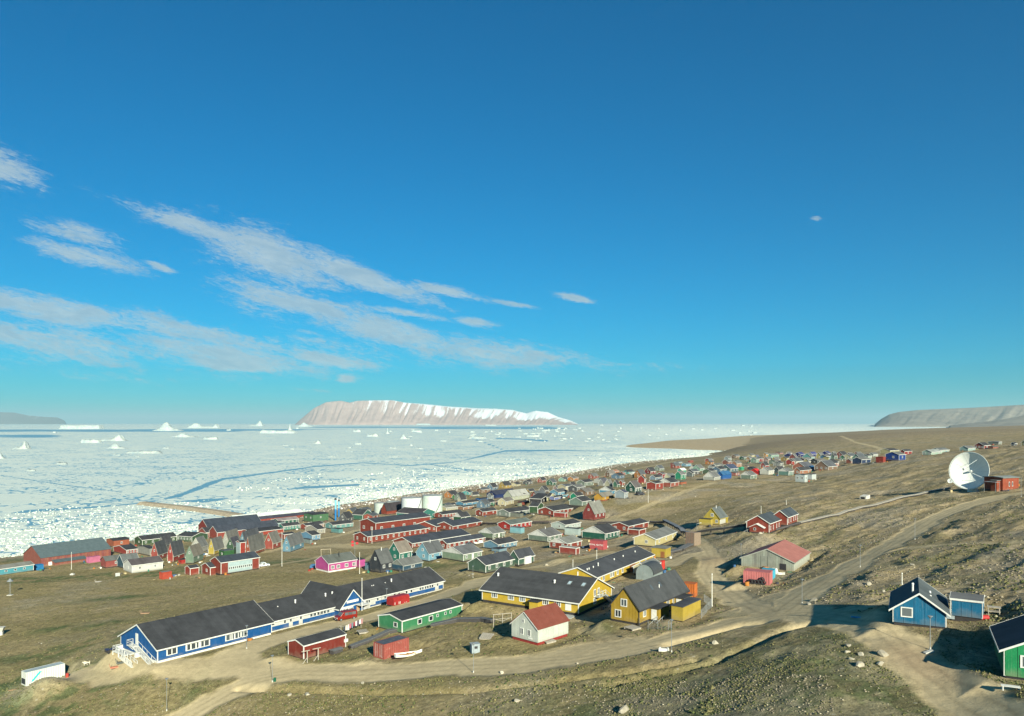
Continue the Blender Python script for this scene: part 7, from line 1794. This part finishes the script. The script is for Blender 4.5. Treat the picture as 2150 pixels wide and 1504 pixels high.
    boat(1628, 1208, -40, 4.5, 'white boat lying at the barn door corner', inner=(.35, .38, .4), name='motorboat', cabin=True)
    boat(1231, 1150, 60, 5.0, 'dark blue covered boat left of the faded red lettered container', hull=(.10, .14, .22), inner=(.05, .08, .16))
    # quad bikes
    def quad(px, py, ang, col, label):
        p = G(px, py); r = empty('quad_bike', p, R(ang), label, 'quad bike')
        MB().prism([(-.9, .5), (.95, .5), (1.0, .75), (.45, .85), (.1, .72), (-.5, .9), (-.95, .85)], 'y', -.28, .28).obj('body', plain('quad_paint', col, .4), r)
        for x in (-.65, .7):
            for y in (-.48, .48): w = MB().tube((x, y-.13, .3), (x, y+.13, .3), .31, seg=12).obj('wheel', DARK(), r)
        for s_ in (-1, 1): MB().prism([(.35, .66), (1.05, .66), (.95, .8), (.45, .8)], 'y', s_*.48-.17, s_*.48+.17).obj('mudguard', plain('quad_paint', col, .4), r)
        m = MB(); m.bar((.4, -.4, 1.05), (.4, .4, 1.05), .05); m.bar((.4, 0, .8), (.4, 0, 1.05), .05); m.obj('handlebar', DARK(), r)
        m = MB()
        for y in (-.2, 0, .2): m.bar((-1.05, y, .98), (-.5, y, .98), .04)
        m.bar((-1.0, -.3, .98), (-1.0, .3, .98), .04); m.obj('rack', STEEL(), r)
    quad(233, 1391, 230, (.025, .03, .07), 'dark navy quad bike parked by the white box at the school ramp')
    quad(1580, 1199, 200, (.22, .02, .02), 'red and black quad bike behind the pink ribbed container')
    # white box, junk table, crates, dogs by the school ramp
    p = G(252, 1385); b = empty('electric_cabinet', p, R(60), 'white electric cabinet at the foot of the school ramp', 'cabinet'); MB().box(-.6, .6, -.35, .35, 0, 1.15).obj('case', paint(WHITE, 'metal', .5, .1), b); MB().box(-.65, .65, -.4, .4, 1.15, 1.22).obj('lid', STEEL(), b)
    def sled(px, py, ang, label, col=(.30, .19, .12)):
        p = G(px, py); r = empty('dog_sled', p, R(ang), label, 'sled')
        for y in (-.35, .35): m = MB(); m.bar((-1.1, y, .12), (1.1, y, .12), .06, .2); m.bar((-1.1, y, .1), (-1.3, y, .9), .06); m.obj('runner', plain('sled_wood', col, .8), r)
        for i in range(8): MB().box(-1+.27*i, -.83+.27*i, -.42, .42, .24, .28).obj('slat', plain('sled_wood', col, .8), r)
        MB().bar((-1.3, -.38, .88), (-1.3, .38, .88), .06).obj('handle', plain('sled_wood', col, .8), r)
    sled(245, 1406, 30, 'wooden dog sled with red slats lying before the school ramp', (.42, .16, .10)); sled(258, 1401, 20, 'dark wooden dog sled next to the red slatted one', (.10, .11, .10)); sled(305, 1288, 5, 'wooden dog sled in the grass behind the school roof'); sled(207, 1222, 5, 'old grey sled frame on the left meadow', (.35, .33, .3))
    def dog(px, py, ang, label, col=(.55, .48, .36)):
        p = G(px, py); r = empty('sled_dog', p, R(ang), label, 'dog')
        me = bpy.data.meshes.new('body'); 
        vs = [(-.32, 0, .55), (0, 0, .54), (.28, 0, .57), (.42, 0, .72), (.55, 0, .80), (.70, 0, .76), (.24, .1, .45), (.25, .1, .22), (.28, .1, .04), (.24, -.1, .45), (.25, -.1, .22), (.28, -.1, .04), (-.32, .1, .42), (-.42, .1, .24), (-.36, .1, .04), (-.32, -.1, .42), (-.42, -.1, .24), (-.36, -.1, .04), (-.42, 0, .66), (-.38, 0, .80), (-.25, 0, .84)]
        es = [(0,1),(1,2),(2,3),(3,4),(4,5),(2,6),(6,7),(7,8),(2,9),(9,10),(10,11),(0,12),(12,13),(13,14),(0,15),(15,16),(16,17),(0,18),(18,19),(19,20)]
        rad = [.13,.14,.16,.10,.11,.05,.07,.04,.04,.07,.04,.04,.09,.045,.04,.09,.045,.04,.06,.06,.04]
        me.from_pydata(vs, es, []); o = link('body', me, r); me.materials.append(plain('dog_fur', col, .9))
        sk = o.modifiers.new('skin', 'SKIN')
        for v_, q in zip(me.skin_vertices[0].data, rad): v_.radius = (q, q)
        me.skin_vertices[0].data[1].use_root = True
        ss = o.modifiers.new('sub', 'SUBSURF'); ss.levels = 1; ss.render_levels = 1
        for s_ in (-1, 1): MB().prism([(s_*.07-.03, .86), (s_*.07+.03, .86), (s_*.07, .97)], 'x', .5, .54).obj('ear', plain('dog_fur', col, .9), r)
    dog(184, 1397, 200, 'pale sled dog standing on the sand left of the quad bike'); dog(180, 1396, 190, 'pale sled dog close beside the other one on the sand', (.60, .55, .42))
    p = G(141, 1423); c = empty('fuel_can', p, 0, 'red fuel drum at the right corner of the white refrigerated container', 'drum'); MB().tube((0, 0, 0), (0, 0, .8), .3, seg=14).obj('drum', paint((.5, .06, .04), 'metal', .5, .2), c); MB().tube((0, 0, .8), (0, 0, .83), .26, seg=14).obj('lid', paint((.5, .06, .04), 'metal', .5, .2), c)
    # washing line
    a, b = G(712, 1326), G(757, 1342); lp = [G(657+70, 1338), G(757, 1320)]
    A0, B0 = G(716, 1337), G(758, 1318); r = empty('clothes_line', A0, 0, 'washing line strung between two posts behind the red cabin', 'clothes line')
    hgt = 2.1; B1 = B0-A0; m = MB()
    for q in (Vector((0, 0, 0)), B1): MB().bar(q+Vector((0, 0, -.3)), q+Vector((0, 0, hgt+.1)), .1).obj('post', WOOD(), r)
    dv = B1.normalized(); pv = Vector((-dv.y, dv.x, 0))
    for k, q in enumerate((Vector((0, 0, hgt)), B1+Vector((0, 0, hgt)))): MB().bar(q-pv*.7, q+pv*.7, .08).obj('crossbar', WOOD(), r)
    for s_ in (-.5, .5): MB().bar(Vector((0, 0, hgt+.03))+pv*s_, B1+Vector((0, 0, hgt+.03))+pv*s_, .015).obj('line', plain('cord', (.5, .5, .48), .6), r)
    cols = [((.05, .06, .08), 'dark'), ((.62, .58, .50), 'cream'), ((.65, .62, .55), 'pale beige'), ((.45, .12, .18), 'crimson'), ((.16, .20, .26), 'slate blue'), ((.35, .05, .08), 'wine red'), ((.66, .66, .66), 'white'), ((.09, .07, .11), 'blackish purple'), ((.68, .67, .62), 'broad white'), ((.42, .22, .22), 'dusty pink')]
    n = len(cols)
    for i, (c, nm) in enumerate(cols):
        q = A0+B1*((i+.6)/(n+.2))-pv*.5+Vector((0, 0, hgt)); w = B1.length/(n+1)*.42; hh = .85+.35*((i*37) % 5)/5
        m = MB(); k = 5
        pts = []
        for u in range(k+1):
            uu = -w+2*w*u/k; off = .05*math.sin(u*1.9+i)
            pts.append((Vector((dv.x*uu, dv.y*uu, 0)), Vector((dv.x*uu*.9, dv.y*uu*.9, -hh))+pv*off))
        for (t0, b0), (t1, b1) in zip(pts[:-1], pts[1:]): m.quad([t0, t1, b1, b0])
        o = m.obj('garment', plain('cloth', c, .9, vary=.1), None); o.location = q; sm = o.modifiers.new('thick', 'SOLIDIFY'); sm.thickness = .03
        tag(o, nm+' garment hanging on the washing line behind the red cabin', 'laundry', 'laundry on the line')
    # low pipe boxes between the cabins
    def duct(pts, label, w=1.1, h=.45):
        P = [G(*q) for q in pts]; r = empty('pipe_duct', P[0], 0, label, 'pipe duct'); m = MB(); lid = MB()
        for a, b in zip(P[:-1], P[1:]): a = a-P[0]; b = b-P[0]; u = Vector((0, 0, h*.5)); m.bar(a+u, b+u, w, h+.3); lid.bar(a+Vector((0, 0, h+.2)), b+Vector((0, 0, h+.2)), w+.15, .08)
        m.obj('duct_box', plain('tarred_timber', (.06, .055, .055), .8), r); lid.obj('duct_lid', plain('duct_felt', (.11, .115, .12), .8), r)
    duct([(735, 1357), (775, 1346), (815, 1334), (835, 1328)], 'dark felted pipe duct running from the red cabin to the green cabin')
    duct([(905, 1316), (960, 1306), (1012, 1305), (1035, 1309)], 'dark pipe duct running from the green cabin towards the white house')
    p = G(706, 1367); c = empty('fuel_box', p, R(52), 'black box on the right end of the red cabin wall', 'box'); MB().box(-1.1, 1.1, -.6, .6, 0, .75).obj('case', plain('tarred_timber', (.06, .055, .055), .8), c); MB().prism([(-.75, .74), (.75, .74), (.75, .8), (0, 1.0), (-.75, .8)], 'x', -1.2, 1.2).obj('lid', plain('duct_felt', (.11, .115, .12), .8), c)
    def gallows(px, py, label):
        p = G(px, py); r = empty('drying_post', p, R(40), label, 'post', 'grey gallows posts by the red cabin'); m = MB(); m.bar((0, 0, -.3), (0, 0, 2.3), .15); m.bar((-.9, 0, 0), (0, 0, 1.0), .10); m.obj('post', WOOD(), r); MB().bar((-1.1, 0, 2.25), (.5, 0, 2.25), .12).obj('arm', WOOD(), r)
    gallows(645, 1391, 'left grey gallows post in front of the red cabin'); gallows(668, 1385, 'right grey gallows post in front of the red cabin')
    p = G(997, 1370); r = empty('grey_hutch', p, R(20), 'small grey box hutch with a dark hatch on the verge below the white house', 'hutch'); MB().box(-.7, .7, -.6, .6, 0, 1.5).obj('case', plain('hutch_grey', (.25, .29, .31), .8), r); MB().box(-.25, .3, -.64, -.59, .8, 1.2).obj('hatch', DARK(), r); MB().box(-.78, .78, -.68, .68, 1.5, 1.58).obj('lid', plain('hutch_grey', (.25, .29, .31), .8), r)
    def pallet(px, py, ang, label, tilt=15):
        p = G(px, py); r = empty('pallet', p, R(ang), label, 'pallet'); r.rotation_euler = (R(tilt), 0, R(ang))
        for i in range(6): MB().box(-1.1+.38*i, -.8+.38*i, -1.0, 1.0, .35, .4).obj('slat', WOOD(), r)
        MB().box(-1.1, 1.1, -.95, -.8, .1, .35).obj('bearer', WOOD(), r); MB().box(-1.1, 1.1, .8, .95, .1, .35).obj('bearer', WOOD(), r)
    pallet(1022, 1340, -20, 'tilted grey slatted pallet left of the white house'); pallet(1150, 1346, 40, 'pale slatted boards at the right corner of the white house', 5); pallet(762, 1334, 30, 'grey boards lying under the washing line', 3); pallet(1328, 1322, 40, 'grey sheet boards on the ground below the mustard house corner', 2)
    p = G(1055, 1316); r = empty('drying_rack', p, R(20), 'grey timber drying rack in the shadow left of the white house', 'rack')
    m = MB()
    for x in (-1.8, 0, 1.8): MB().bar((x, 0, -.2), (x, 0, 2.4), .1).obj('post', WOOD(), r)
    MB().bar((-1.9, 0, 2.3), (1.9, 0, 2.3), .09).obj('rail', WOOD(), r); MB().bar((-1.8, 0, 1.5), (0, 0, .9), .07).obj('brace', WOOD(), r); MB().bar((0, 0, .9), (1.8, 0, 1.5), .07).obj('brace', WOOD(), r); MB().bar((-1.9, 0, 1.4), (1.9, 0, 1.4), .07).obj('rail', WOOD(), r)
    p = G(1394, 1368); r = empty('road_marker', p, R(-12), 'white concrete marker block with two lugs on the road edge', 'marker'); MB().box(-.75, .75, -.2, .2, 0, .45).obj('block', paint(WHITE, 'metal', .8, .3), r)
    for x in (-.55, .55): MB().box(x-.12, x+.12, -.12, .12, .45, .6).obj('lug', paint(WHITE, 'metal', .8, .3), r)
    p = G(577, 1431); r = empty('green_box', p, 0, 'small dark green box at the foot of the roadside lamp', 'box'); MB().box(-.2, .2, -.15, .15, .1, .75).obj('case', plain('dark_green', (.01, .09, .05), .5), r); MB().box(-.05, .05, -.05, .05, -.2, .1).obj('foot', STEEL(), r)
    # wire fence round the yellow yard
    pts = [Z(3, *q) for q in ((1338, 722), (1410, 742), (1490, 752), (1575, 758), (1600, 742))]; pts2 = [Z(3, *q) for q in ((1845, 648), (1885, 610), (1932, 565), (1870, 520), (1760, 505))]
    for pp, lb in ((pts, 'front run of the wire mesh fence around the mustard house yard'), (pts2, 'right run of the wire mesh fence behind the flat yellow shed')):
        P = [G(*q) for q in pp]; r = empty('wire_fence', P[0], 0, lb, 'fence'); m = MB(); O = P[0]; h = 1.5
        for q in P: MB().tube(q-O-Vector((0, 0, .3)), q-O+Vector((0, 0, h)), .04, seg=6).obj('post', STEEL(), r)
        for a, b in zip(P[:-1], P[1:]):
            a = a-O; b = b-O
            for k in range(6): z = Vector((0, 0, .1+h*k/5.5)); m.bar(a+z, b+z, .02)
            n = int((b-a).length/.25)
            for k in range(n): q = a.lerp(b, k/n); m.bar(q, q+Vector((0, 0, h)), .012)
        m.obj('wire_mesh', STEEL(), r)
    # stairs tower and walkways
    walkway([(1678, 1106), (1760, 1086), (1840, 1065), (1905, 1048), (1950, 1038), (1995, 1031)], 'long pale plank walkway climbing from the red twin houses to the dish', 1.4, .8, (.36, .33, .27))
    walkway([(1628, 1112), (1655, 1108), (1680, 1106)], 'dark end ramp of the plank walkway behind the red twin houses', 1.6, .8, (.12, .11, .11))
    walkway([(1564, 1118), (1520, 1122), (1466, 1128)], 'raised timber walkway between the stair tower and the red twin houses', 1.9, 2.2, (.34, .31, .27), side=.7)
    walkway([(1447, 1130), (1420, 1115), (1395, 1101)], 'dark sloping walkway behind the pale yellow house', 1.8, 2.0, (.14, .15, .17), side=.6)
    walkway([(1395, 1101), (1360, 1100), (1300, 1101), (1255, 1102)], 'dark covered duct running left behind the red walkway house', 1.8, 1.2, (.16, .13, .12), side=.6)
    walkway([(1155, 1100), (1080, 1102), (1010, 1102), (960, 1100)], 'brown covered duct running behind the bright red bungalow', 1.8, 1.2, (.18, .13, .11), side=.6)
    walkway([(1456, 1146), (1430, 1158), (1400, 1166)], 'dark sloping ramp from the stair tower down to the mustard carport', 2.0, .9, (.11, .115, .12), side=.5)
    p = G(1455, 1146); r = empty('stair_tower', p, R(40), 'brown plank stair tower where the walkways meet', 'tower')
    for i in range(9): MB().box(-1.6, -1.55, -1.6+.36*i, -1.27+.36*i, -.2, 4.2).obj('plank', plain('brown_plank', (.20+.02*(i % 3), .15, .11), .85), r)
    for i in range(9): MB().box(-1.55+.36*i, -1.22+.36*i, -1.68, -1.62, -.2, 4.2).obj('plank', plain('brown_plank', (.22-.02*(i % 2), .16, .12), .85), r)
    MB().box(-1.5, 1.6, -1.58, 1.6, 3.9, 4.15).obj('platform', plain('brown_plank', (.22, .16, .12), .85), r)
    # tanks, chimneys, breakwater
    tank(864.5, 43, 1045, 1080, 'front left white fuel tank with a dark open roof ring', (.72, .76, .78)); tank(908, 42, 1040, 1076, 'front right mint white fuel tank nearest the beach', (.62, .74, .66))
    tank(799, 26, 1056, 1078, 'smaller greyish white tank left of the two big ones', (.50, .58, .54)); tank(826, 28, 1053, 1075, 'smaller pale tank between the grey one and the big white tank', (.56, .62, .58))
    for x, y, top, lb, hx in ((704.5, 1093, 1046, 'front light blue chimney with a black cap', .62), (711.5, 1086, 1049, 'rear pale blue chimney with a black cap', .55)):
        p = hit(x, y); s = FPX/p.y; h = (y-top)/s; r = empty('chimney_stack', p, 0, lb, 'chimney', 'blue power plant chimneys')
        MB().tube((0, 0, -1), (0, 0, h*.5), hx, seg=14).obj('lower_pipe', plain('chimney_blue', (.01, .14, .36), .5), r); MB().tube((0, 0, h*.5), (0, 0, h-1.2), hx*.92, seg=14).obj('upper_pipe', plain('chimney_lightblue', (.15, .42, .55), .5), r)
        MB().tube((0, 0, h-1.2), (0, 0, h), hx*1.4, hx*.8, 14).obj('cap', DARK(), r)
    P = [sea_at(*q) for q in ((300, 1059), (335, 1063), (400, 1070), (470, 1080), (540, 1092), (620, 1100))]; m = MB(); O = P[0]
    for (a, b) in zip(P[:-1], P[1:]):
        a = Vector((a[0]-O[0], a[1]-O[1], 0)); b = Vector((b[0]-O[0], b[1]-O[1], 0)); d_ = (b-a).normalized(); n_ = Vector((-d_.y, d_.x, 0))
        sec = lambda q, w: [q-n_*(w+3), q-n_*w+Vector((0, 0, 2.2)), q+n_*w+Vector((0, 0, 2.2)), q+n_*(w+3)]
        A, B = sec(a, 3), sec(b, 3)
        for i in range(3): m.quad([A[i], B[i], B[i+1], A[i+1]])
        m.quad(A)
    o = m.obj('breakwater', plain('gravel_fill', (.30, .25, .18), .95, vary=.3, scale=.6)); o.location = (O[0], O[1], 0); tag(o, 'low tan gravel breakwater running out into the frozen harbour', 'breakwater')
    # playground and swing by the magenta house
    p = G(684, 1166); r = empty('swing_frame', p, R(20), 'pale timber swing frame on the playground behind the magenta house', 'swing')
    for x in (-2, 2):
        for s_ in (-1, 1): MB().bar((x, s_*1.0, -.2), (x, 0, 2.6), .12).obj('leg', plain('pale_timber', (.45, .38, .28), .8), r)
    MB().bar((-2.1, 0, 2.6), (2.1, 0, 2.6), .12).obj('top_beam', plain('pale_timber', (.45, .38, .28), .8), r)
    for x in (-.8, .8): MB().box(x-.25, x+.25, -.12, .12, .5, .55).obj('seat', DARK(), r); 
    for x in (-1.05, -.55, .55, 1.05): MB().bar((x, 0, .52), (x, 0, 2.6), .02).obj('chain', STEEL(), r)
    p = G(745, 1170); r = empty('red_disc_mast', p, R(10), 'mast carrying red round discs behind the magenta house roof', 'mast')
    MB().tube((0, 0, 0), (0, 0, 6.5), .07, seg=6).obj('pole', STEEL(), r)
    for x, z in ((-.9, 6.2), (-.9, 4.9), (.9, 5.6)): m = MB(); m.tube((x, -.06, z), (x, .06, z), .55, seg=16); m.obj('disc', paint((.55, .03, .04), 'metal', .4, .0), r)
    MB().bar((-.9, 0, 5.5), (.9, 0, 5.5), .06).obj('crossbar', STEEL(), r)
    # tyres on the pink container
    f = Frame(*Z(10, 560, 1300), 1960)
    for i, (v_, z, lean) in enumerate(((1.2, 0, 12), (1.9, 0, 10), (2.6, 0, 14), (1.5, .62, 10), (3.3, 0, 16), (3.9, 0, 12))):
        w = f.w(-.35, v_, z); o = None; m = MB(); n = 18; Rr, rr = .42, .14; v = []; F = []
        for a in range(n):
            for b in range(8): t, u = 2*pi*a/n, 2*pi*b/8; v.append(((Rr+rr*cos(u))*cos(t), rr*sin(u), (Rr+rr*cos(u))*sin(t)))
        for a in range(n):
            for b in range(8): F.append((a*8+b, ((a+1) % n)*8+b, ((a+1) % n)*8+(b+1) % 8, a*8+(b+1) % 8))
        m.v, m.f = v, F; o = m.obj('tyre', DARK()); o.location = (w.x, w.y, w.z+.55); o.rotation_euler = (R(lean), 0, f.rz-pi/2)
        tag(o, ['first', 'second', 'third', 'upper stacked', 'fourth', 'last'][i]+' black tyre from the right leaning on the pink ribbed container', 'tyre', 'tyres leaning on the container')
    # bits round the right-hand houses
    p = G(2087, 1283); r = empty('timber_frame', p, R(-30), 'grey timber table frame right of the blue lean-to store', 'table')
    for x in (-.6, .6):
        for y in (-.4, .4): MB().bar((x, y, -.1), (x, y, 1.0), .08).obj('leg', WOOD(), r)
    MB().box(-.75, .75, -.5, .5, 1.0, 1.06).obj('table_top', WOOD(), r); MB().box(-.7, .7, -.45, .45, .45, .5).obj('shelf', WOOD(), r)
    p = G(1996, 1304); r = empty('grey_cabinet', p, R(-28), 'grey metal box at the right front corner of the blue house', 'box'); MB().box(-.55, .55, -.3, .3, .2, 1.25).obj('case', plain('hutch_grey', (.25, .29, .31), .8), r); MB().box(-.6, .6, -.35, .35, 1.25, 1.32).obj('lid', STEEL(), r)
    p = G(1950, 1376); r = empty('concrete_slab', p, R(10), 'pale tilted concrete slab at the foot of the shaded lamp', 'slab'); o = MB().box(-.55, .55, -.25, .25, 0, .22).obj('slab', plain('concrete', (.45, .44, .40), .9), r); o.rotation_euler = (0, R(-14), 0)
    p = G(2122, 1449); r = empty('white_bench', p, R(-25), 'white slatted bench below the green house', 'bench')
    for i in range(3): MB().box(-.8, .8, -.3+.22*i, -.12+.22*i, .42, .47).obj('slat', paint(WHITE, 'metal', .5, .1), r)
    for x in (-.65, .65): MB().box(x-.05, x+.05, -.28, .28, 0, .42).obj('leg', paint(WHITE, 'metal', .5, .1), r)
    p = G(1799, 1299); r = empty('blue_sledge', p, R(-20), 'small blue plastic sheet lying on the road in the house shadow', 'sheet'); MB().box(-.75, .75, -.2, .2, .02, .16).obj('sheet', plain('blue_plastic', (.05, .25, .45), .5), r); MB().bar((.75, 0, .1), (1.2, 0, .15), .04).obj('handle', DARK(), r)
    p = G(2067, 1299); r = empty('red_barrel', p, 0, 'red barrel lying at the right end of the blue lean-to', 'drum'); MB().tube((-.45, 0, .3), (.45, 0, .3), .3, seg=14).obj('drum', paint((.5, .03, .03), 'metal', .5, .1), r); MB().tube((.45, 0, .3), (.48, 0, .3), .26, seg=14).obj('lid', paint((.5, .03, .03), 'metal', .5, .1), r)
    # concrete duct head on the slope
    p = G(1816, 1052); r = empty('duct_head', p, R(40), 'grey concrete duct head with a dark mouth on the bare slope', 'duct head'); MB().prism([(-1.5, 0), (1.5, 0), (1.5, 1.6), (-1.5, 1.2)], 'y', -1.2, 1.2).obj('block', plain('concrete', (.45, .44, .40), .9), r); MB().box(-1.6, -1.52, -.7, .7, .1, .9).obj('mouth', DARK(), r)
    # guyed mast and hopper at the left edge
    p = G(21, 1250); r = empty('guyed_mast', p, 0, 'thin lattice mast with a cone top at the left edge of the meadow', 'mast'); 
    for k in range(3): t = 2*pi*k/3; MB().bar((.25*cos(t), .25*sin(t), 0), (.2*cos(t), .2*sin(t), 5.2), .05).obj('lattice_leg', STEEL(), r)
    MB().tube((0, 0, 4.9), (0, 0, 5.9), 1.0, .1, 12).obj('cone', STEEL(), r); MB().box(-.8, .8, -.6, .6, -.2, .25).obj('base', plain('concrete', (.45, .44, .40), .9), r)
    p = G(2, 1334); r = empty('hopper', p, R(15), 'pale grey hopper cut off by the left edge of the meadow', 'hopper'); MB().tube((0, 0, 1.0), (0, 0, 2.2), .5, 1.3, 4).obj('funnel', plain('concrete', (.45, .44, .40), .9), r); MB().box(-.5, .5, -.5, .5, 0, 1.0).obj('base', plain('concrete', (.45, .44, .40), .9), r)
    p = G(152, 1207); r = empty('stone_cairn', p, 0, 'small pale concrete block beside the mast on the meadow', 'block'); MB().box(-.7, .7, -.6, .6, 0, .5).obj('block', plain('concrete', (.45, .44, .40), .9), r); MB().box(-.4, .4, -.3, .3, .5, .7).obj('cap', plain('concrete', (.45, .44, .40), .9), r)
    p = G(247, 1209); r = empty('tent', p, R(30), 'small grey pointed tent in front of the white angled bungalow', 'tent'); MB().prism([(-.8, 0), (.8, 0), (0, 1.2)], 'x', -.8, .8).obj('canvas', plain('canvas', (.34, .35, .33), .8), r); MB().box(-.82, -.79, -.3, .3, 0, .9).obj('flap', DARK(), r)
    # boulders one can tell apart
    B = [(Z(4, 930, 900), .55, 'pale boulder on the grassy bank, topmost of the group by the road bend'), (Z(4, 928, 940), .5, 'pale rounded boulder just below the topmost one on the grassy bank'), (Z(4, 950, 980), .45, 'small pale boulder low in the bank group'), (Z(4, 1005, 1022), .9, 'large pinkish boulder at the bottom of the bank group'), (Z(4, 1018, 955), .6, 'brown boulder in the middle of the bank group'),
         (Z(4, 1160, 940), .95, 'large grey square boulder at the right of the bank group'), (Z(4, 1150, 1003), .7, 'grey boulder below the large square one'), (Z(4, 1178, 492), .55, 'pale boulder among rubble left of the blue house'), (Z(4, 1075, 432), 1.0, 'large pale flat boulder in the rubble behind the pole'), (Z(4, 1376, 303), .9, 'broad tan boulder in the gully above the blue house'),
         (Z(4, 690, 535), 1.1, 'reddish boulder pile top at the road fork island'), (Z(4, 655, 560), .8, 'brown boulder left in the road fork island'), (Z(3, 205, 1105), .55, 'tan upright boulder below the white house road'), (Z(3, 830, 1027), .35, 'small bright stone on the verge right below the white house'), (Z(3, 1960, 875), .8, 'pale boulder on the ditch bank below the fenced yard'),
         (Z(3, 1225, 1425), 1.1, 'broad flat grey boulder at the bottom edge'), (Z(3, 340, 1350), .7, 'grey boulder heap left of the flat one at the bottom'), (Z(2, 1970, 1028), .5, 'tan stone on the road edge left of the white house bank'), (Z(2, 225, 1205), .7, 'grey rock at the left mouth of the ditch'), (Z(2, 375, 1200), .75, 'dark topped rock beside the ditch left part'), (Z(2, 830, 1115), .5, 'white stone on the dry verge below the white boat'),
         (Z(1, 290, 1005), .3, 'tiny white stone on the left meadow'), (Z(9, 1500, 285), .8, 'white stone standing alone on the upper bare slope'), (Z(10, 1415, 1000), .4, 'white stone at the edge of the uphill road'), (Z(10, 440, 720), 1.0, 'pale broken boulder pile behind the barn roof'), (Z(8, 1290, 1090), 1.2, 'pale rubble heap behind the big yellow roof')]
    for i, ((x, y), sz, lb) in enumerate(B): boulder(x, y, sz*.85, lb, i, .75+.5*((i*7) % 5)/5)

def build_clutter():
    """small timber, drums, crates and tarpaulins lying about the houses: nobody could count them"""
    rng = np.random.default_rng(31); V = []; F = []; C = []; n = 0
    pal = [(.30, .05, .04), (.05, .12, .25), (.35, .33, .28), (.10, .09, .08), (.45, .36, .20), (.6, .6, .56), (.04, .18, .12), (.22, .15, .09), (.06, .06, .07), (.40, .16, .04)]
    pads_ = [q for q in PADS if q[1] > 150]
    k = 0
    while k < 1500:
        cx, cy, an, hl, hw, h = pads_[rng.integers(len(pads_))]
        side = rng.integers(4); t = rng.uniform(-1, 1)*1.15; o = rng.uniform(.5, 3.5)
        a, b = ((t*hl, hw+o), (t*hl, -hw-o), (hl+o, t*hw), (-hl-o, t*hw))[side]
        x = cx+a*cos(an)-b*sin(an); y = cy+a*sin(an)+b*cos(an)
        if road_mask(np.array([x]), np.array([y]))[0] > .3 or in_pad(np.array([x]), np.array([y]), .3)[0]: k += 1; continue
        kind = rng.random(); sx, sy, sz = (rng.uniform(.6, 2.2), rng.uniform(.15, .5), rng.uniform(.1, .3)) if kind < .45 else ((rng.uniform(.3, .9),)*2+(rng.uniform(.4, .9),) if kind < .85 else (rng.uniform(.8, 1.8), rng.uniform(.6, 1.1), rng.uniform(.4, .8)))
        r = rng.random()*pi; c, s_ = cos(r), sin(r); z = gz(x, y)-.05
        for dz in (0, sz):
            tp = 1 if dz == 0 else rng.uniform(.7, 1)
            for ux, uy in ((-1,-1),(1,-1),(1,1),(-1,1)):
                q = (ux*sx/2*tp, uy*sy/2*tp); V.append((x+q[0]*c-q[1]*s_, y+q[0]*s_+q[1]*c, z+dz*(1+rng.uniform(-.15, .15)))); 
        F += [(n+4,n+5,n+6,n+7),(n,n+1,n+5,n+4),(n+1,n+2,n+6,n+5),(n+2,n+3,n+7,n+6),(n+3,n,n+4,n+7)]
        C += [pal[rng.integers(len(pal))]]*8; n += 8; k += 1
    m, T = new_mat('yard_clutter'); at = T.add('ShaderNodeAttribute', attribute_name='tint'); g = T.add('ShaderNodeNewGeometry'); nn = T.noise(g.outputs['Position'], 3, 4, .6)
    bsdf(T, T.mix(1.0, at.outputs['Color'], T.mapr(nn, .3, .7, .6, 1.2), 'MULTIPLY'), .8, nn, .3, .02, .1)
    o = link('yard_clutter', np_mesh('yard_clutter', V, F, m, False, None, {'tint': C})); tag(o, 'scattered timber, crates, drums and tarpaulins lying around the houses', kind='stuff')
# ------------------------------------------------------------------ build everything
build_fore(); build_town(); build_dish()
build_ground()
build_sea(); build_mountains()
build_haze()
build_things()
build_stones(); build_clutter()
build_floes(); build_bergs()
for _o in bpy.data.objects:
    if 'dbg' in _o and not DBG: del _o['dbg']
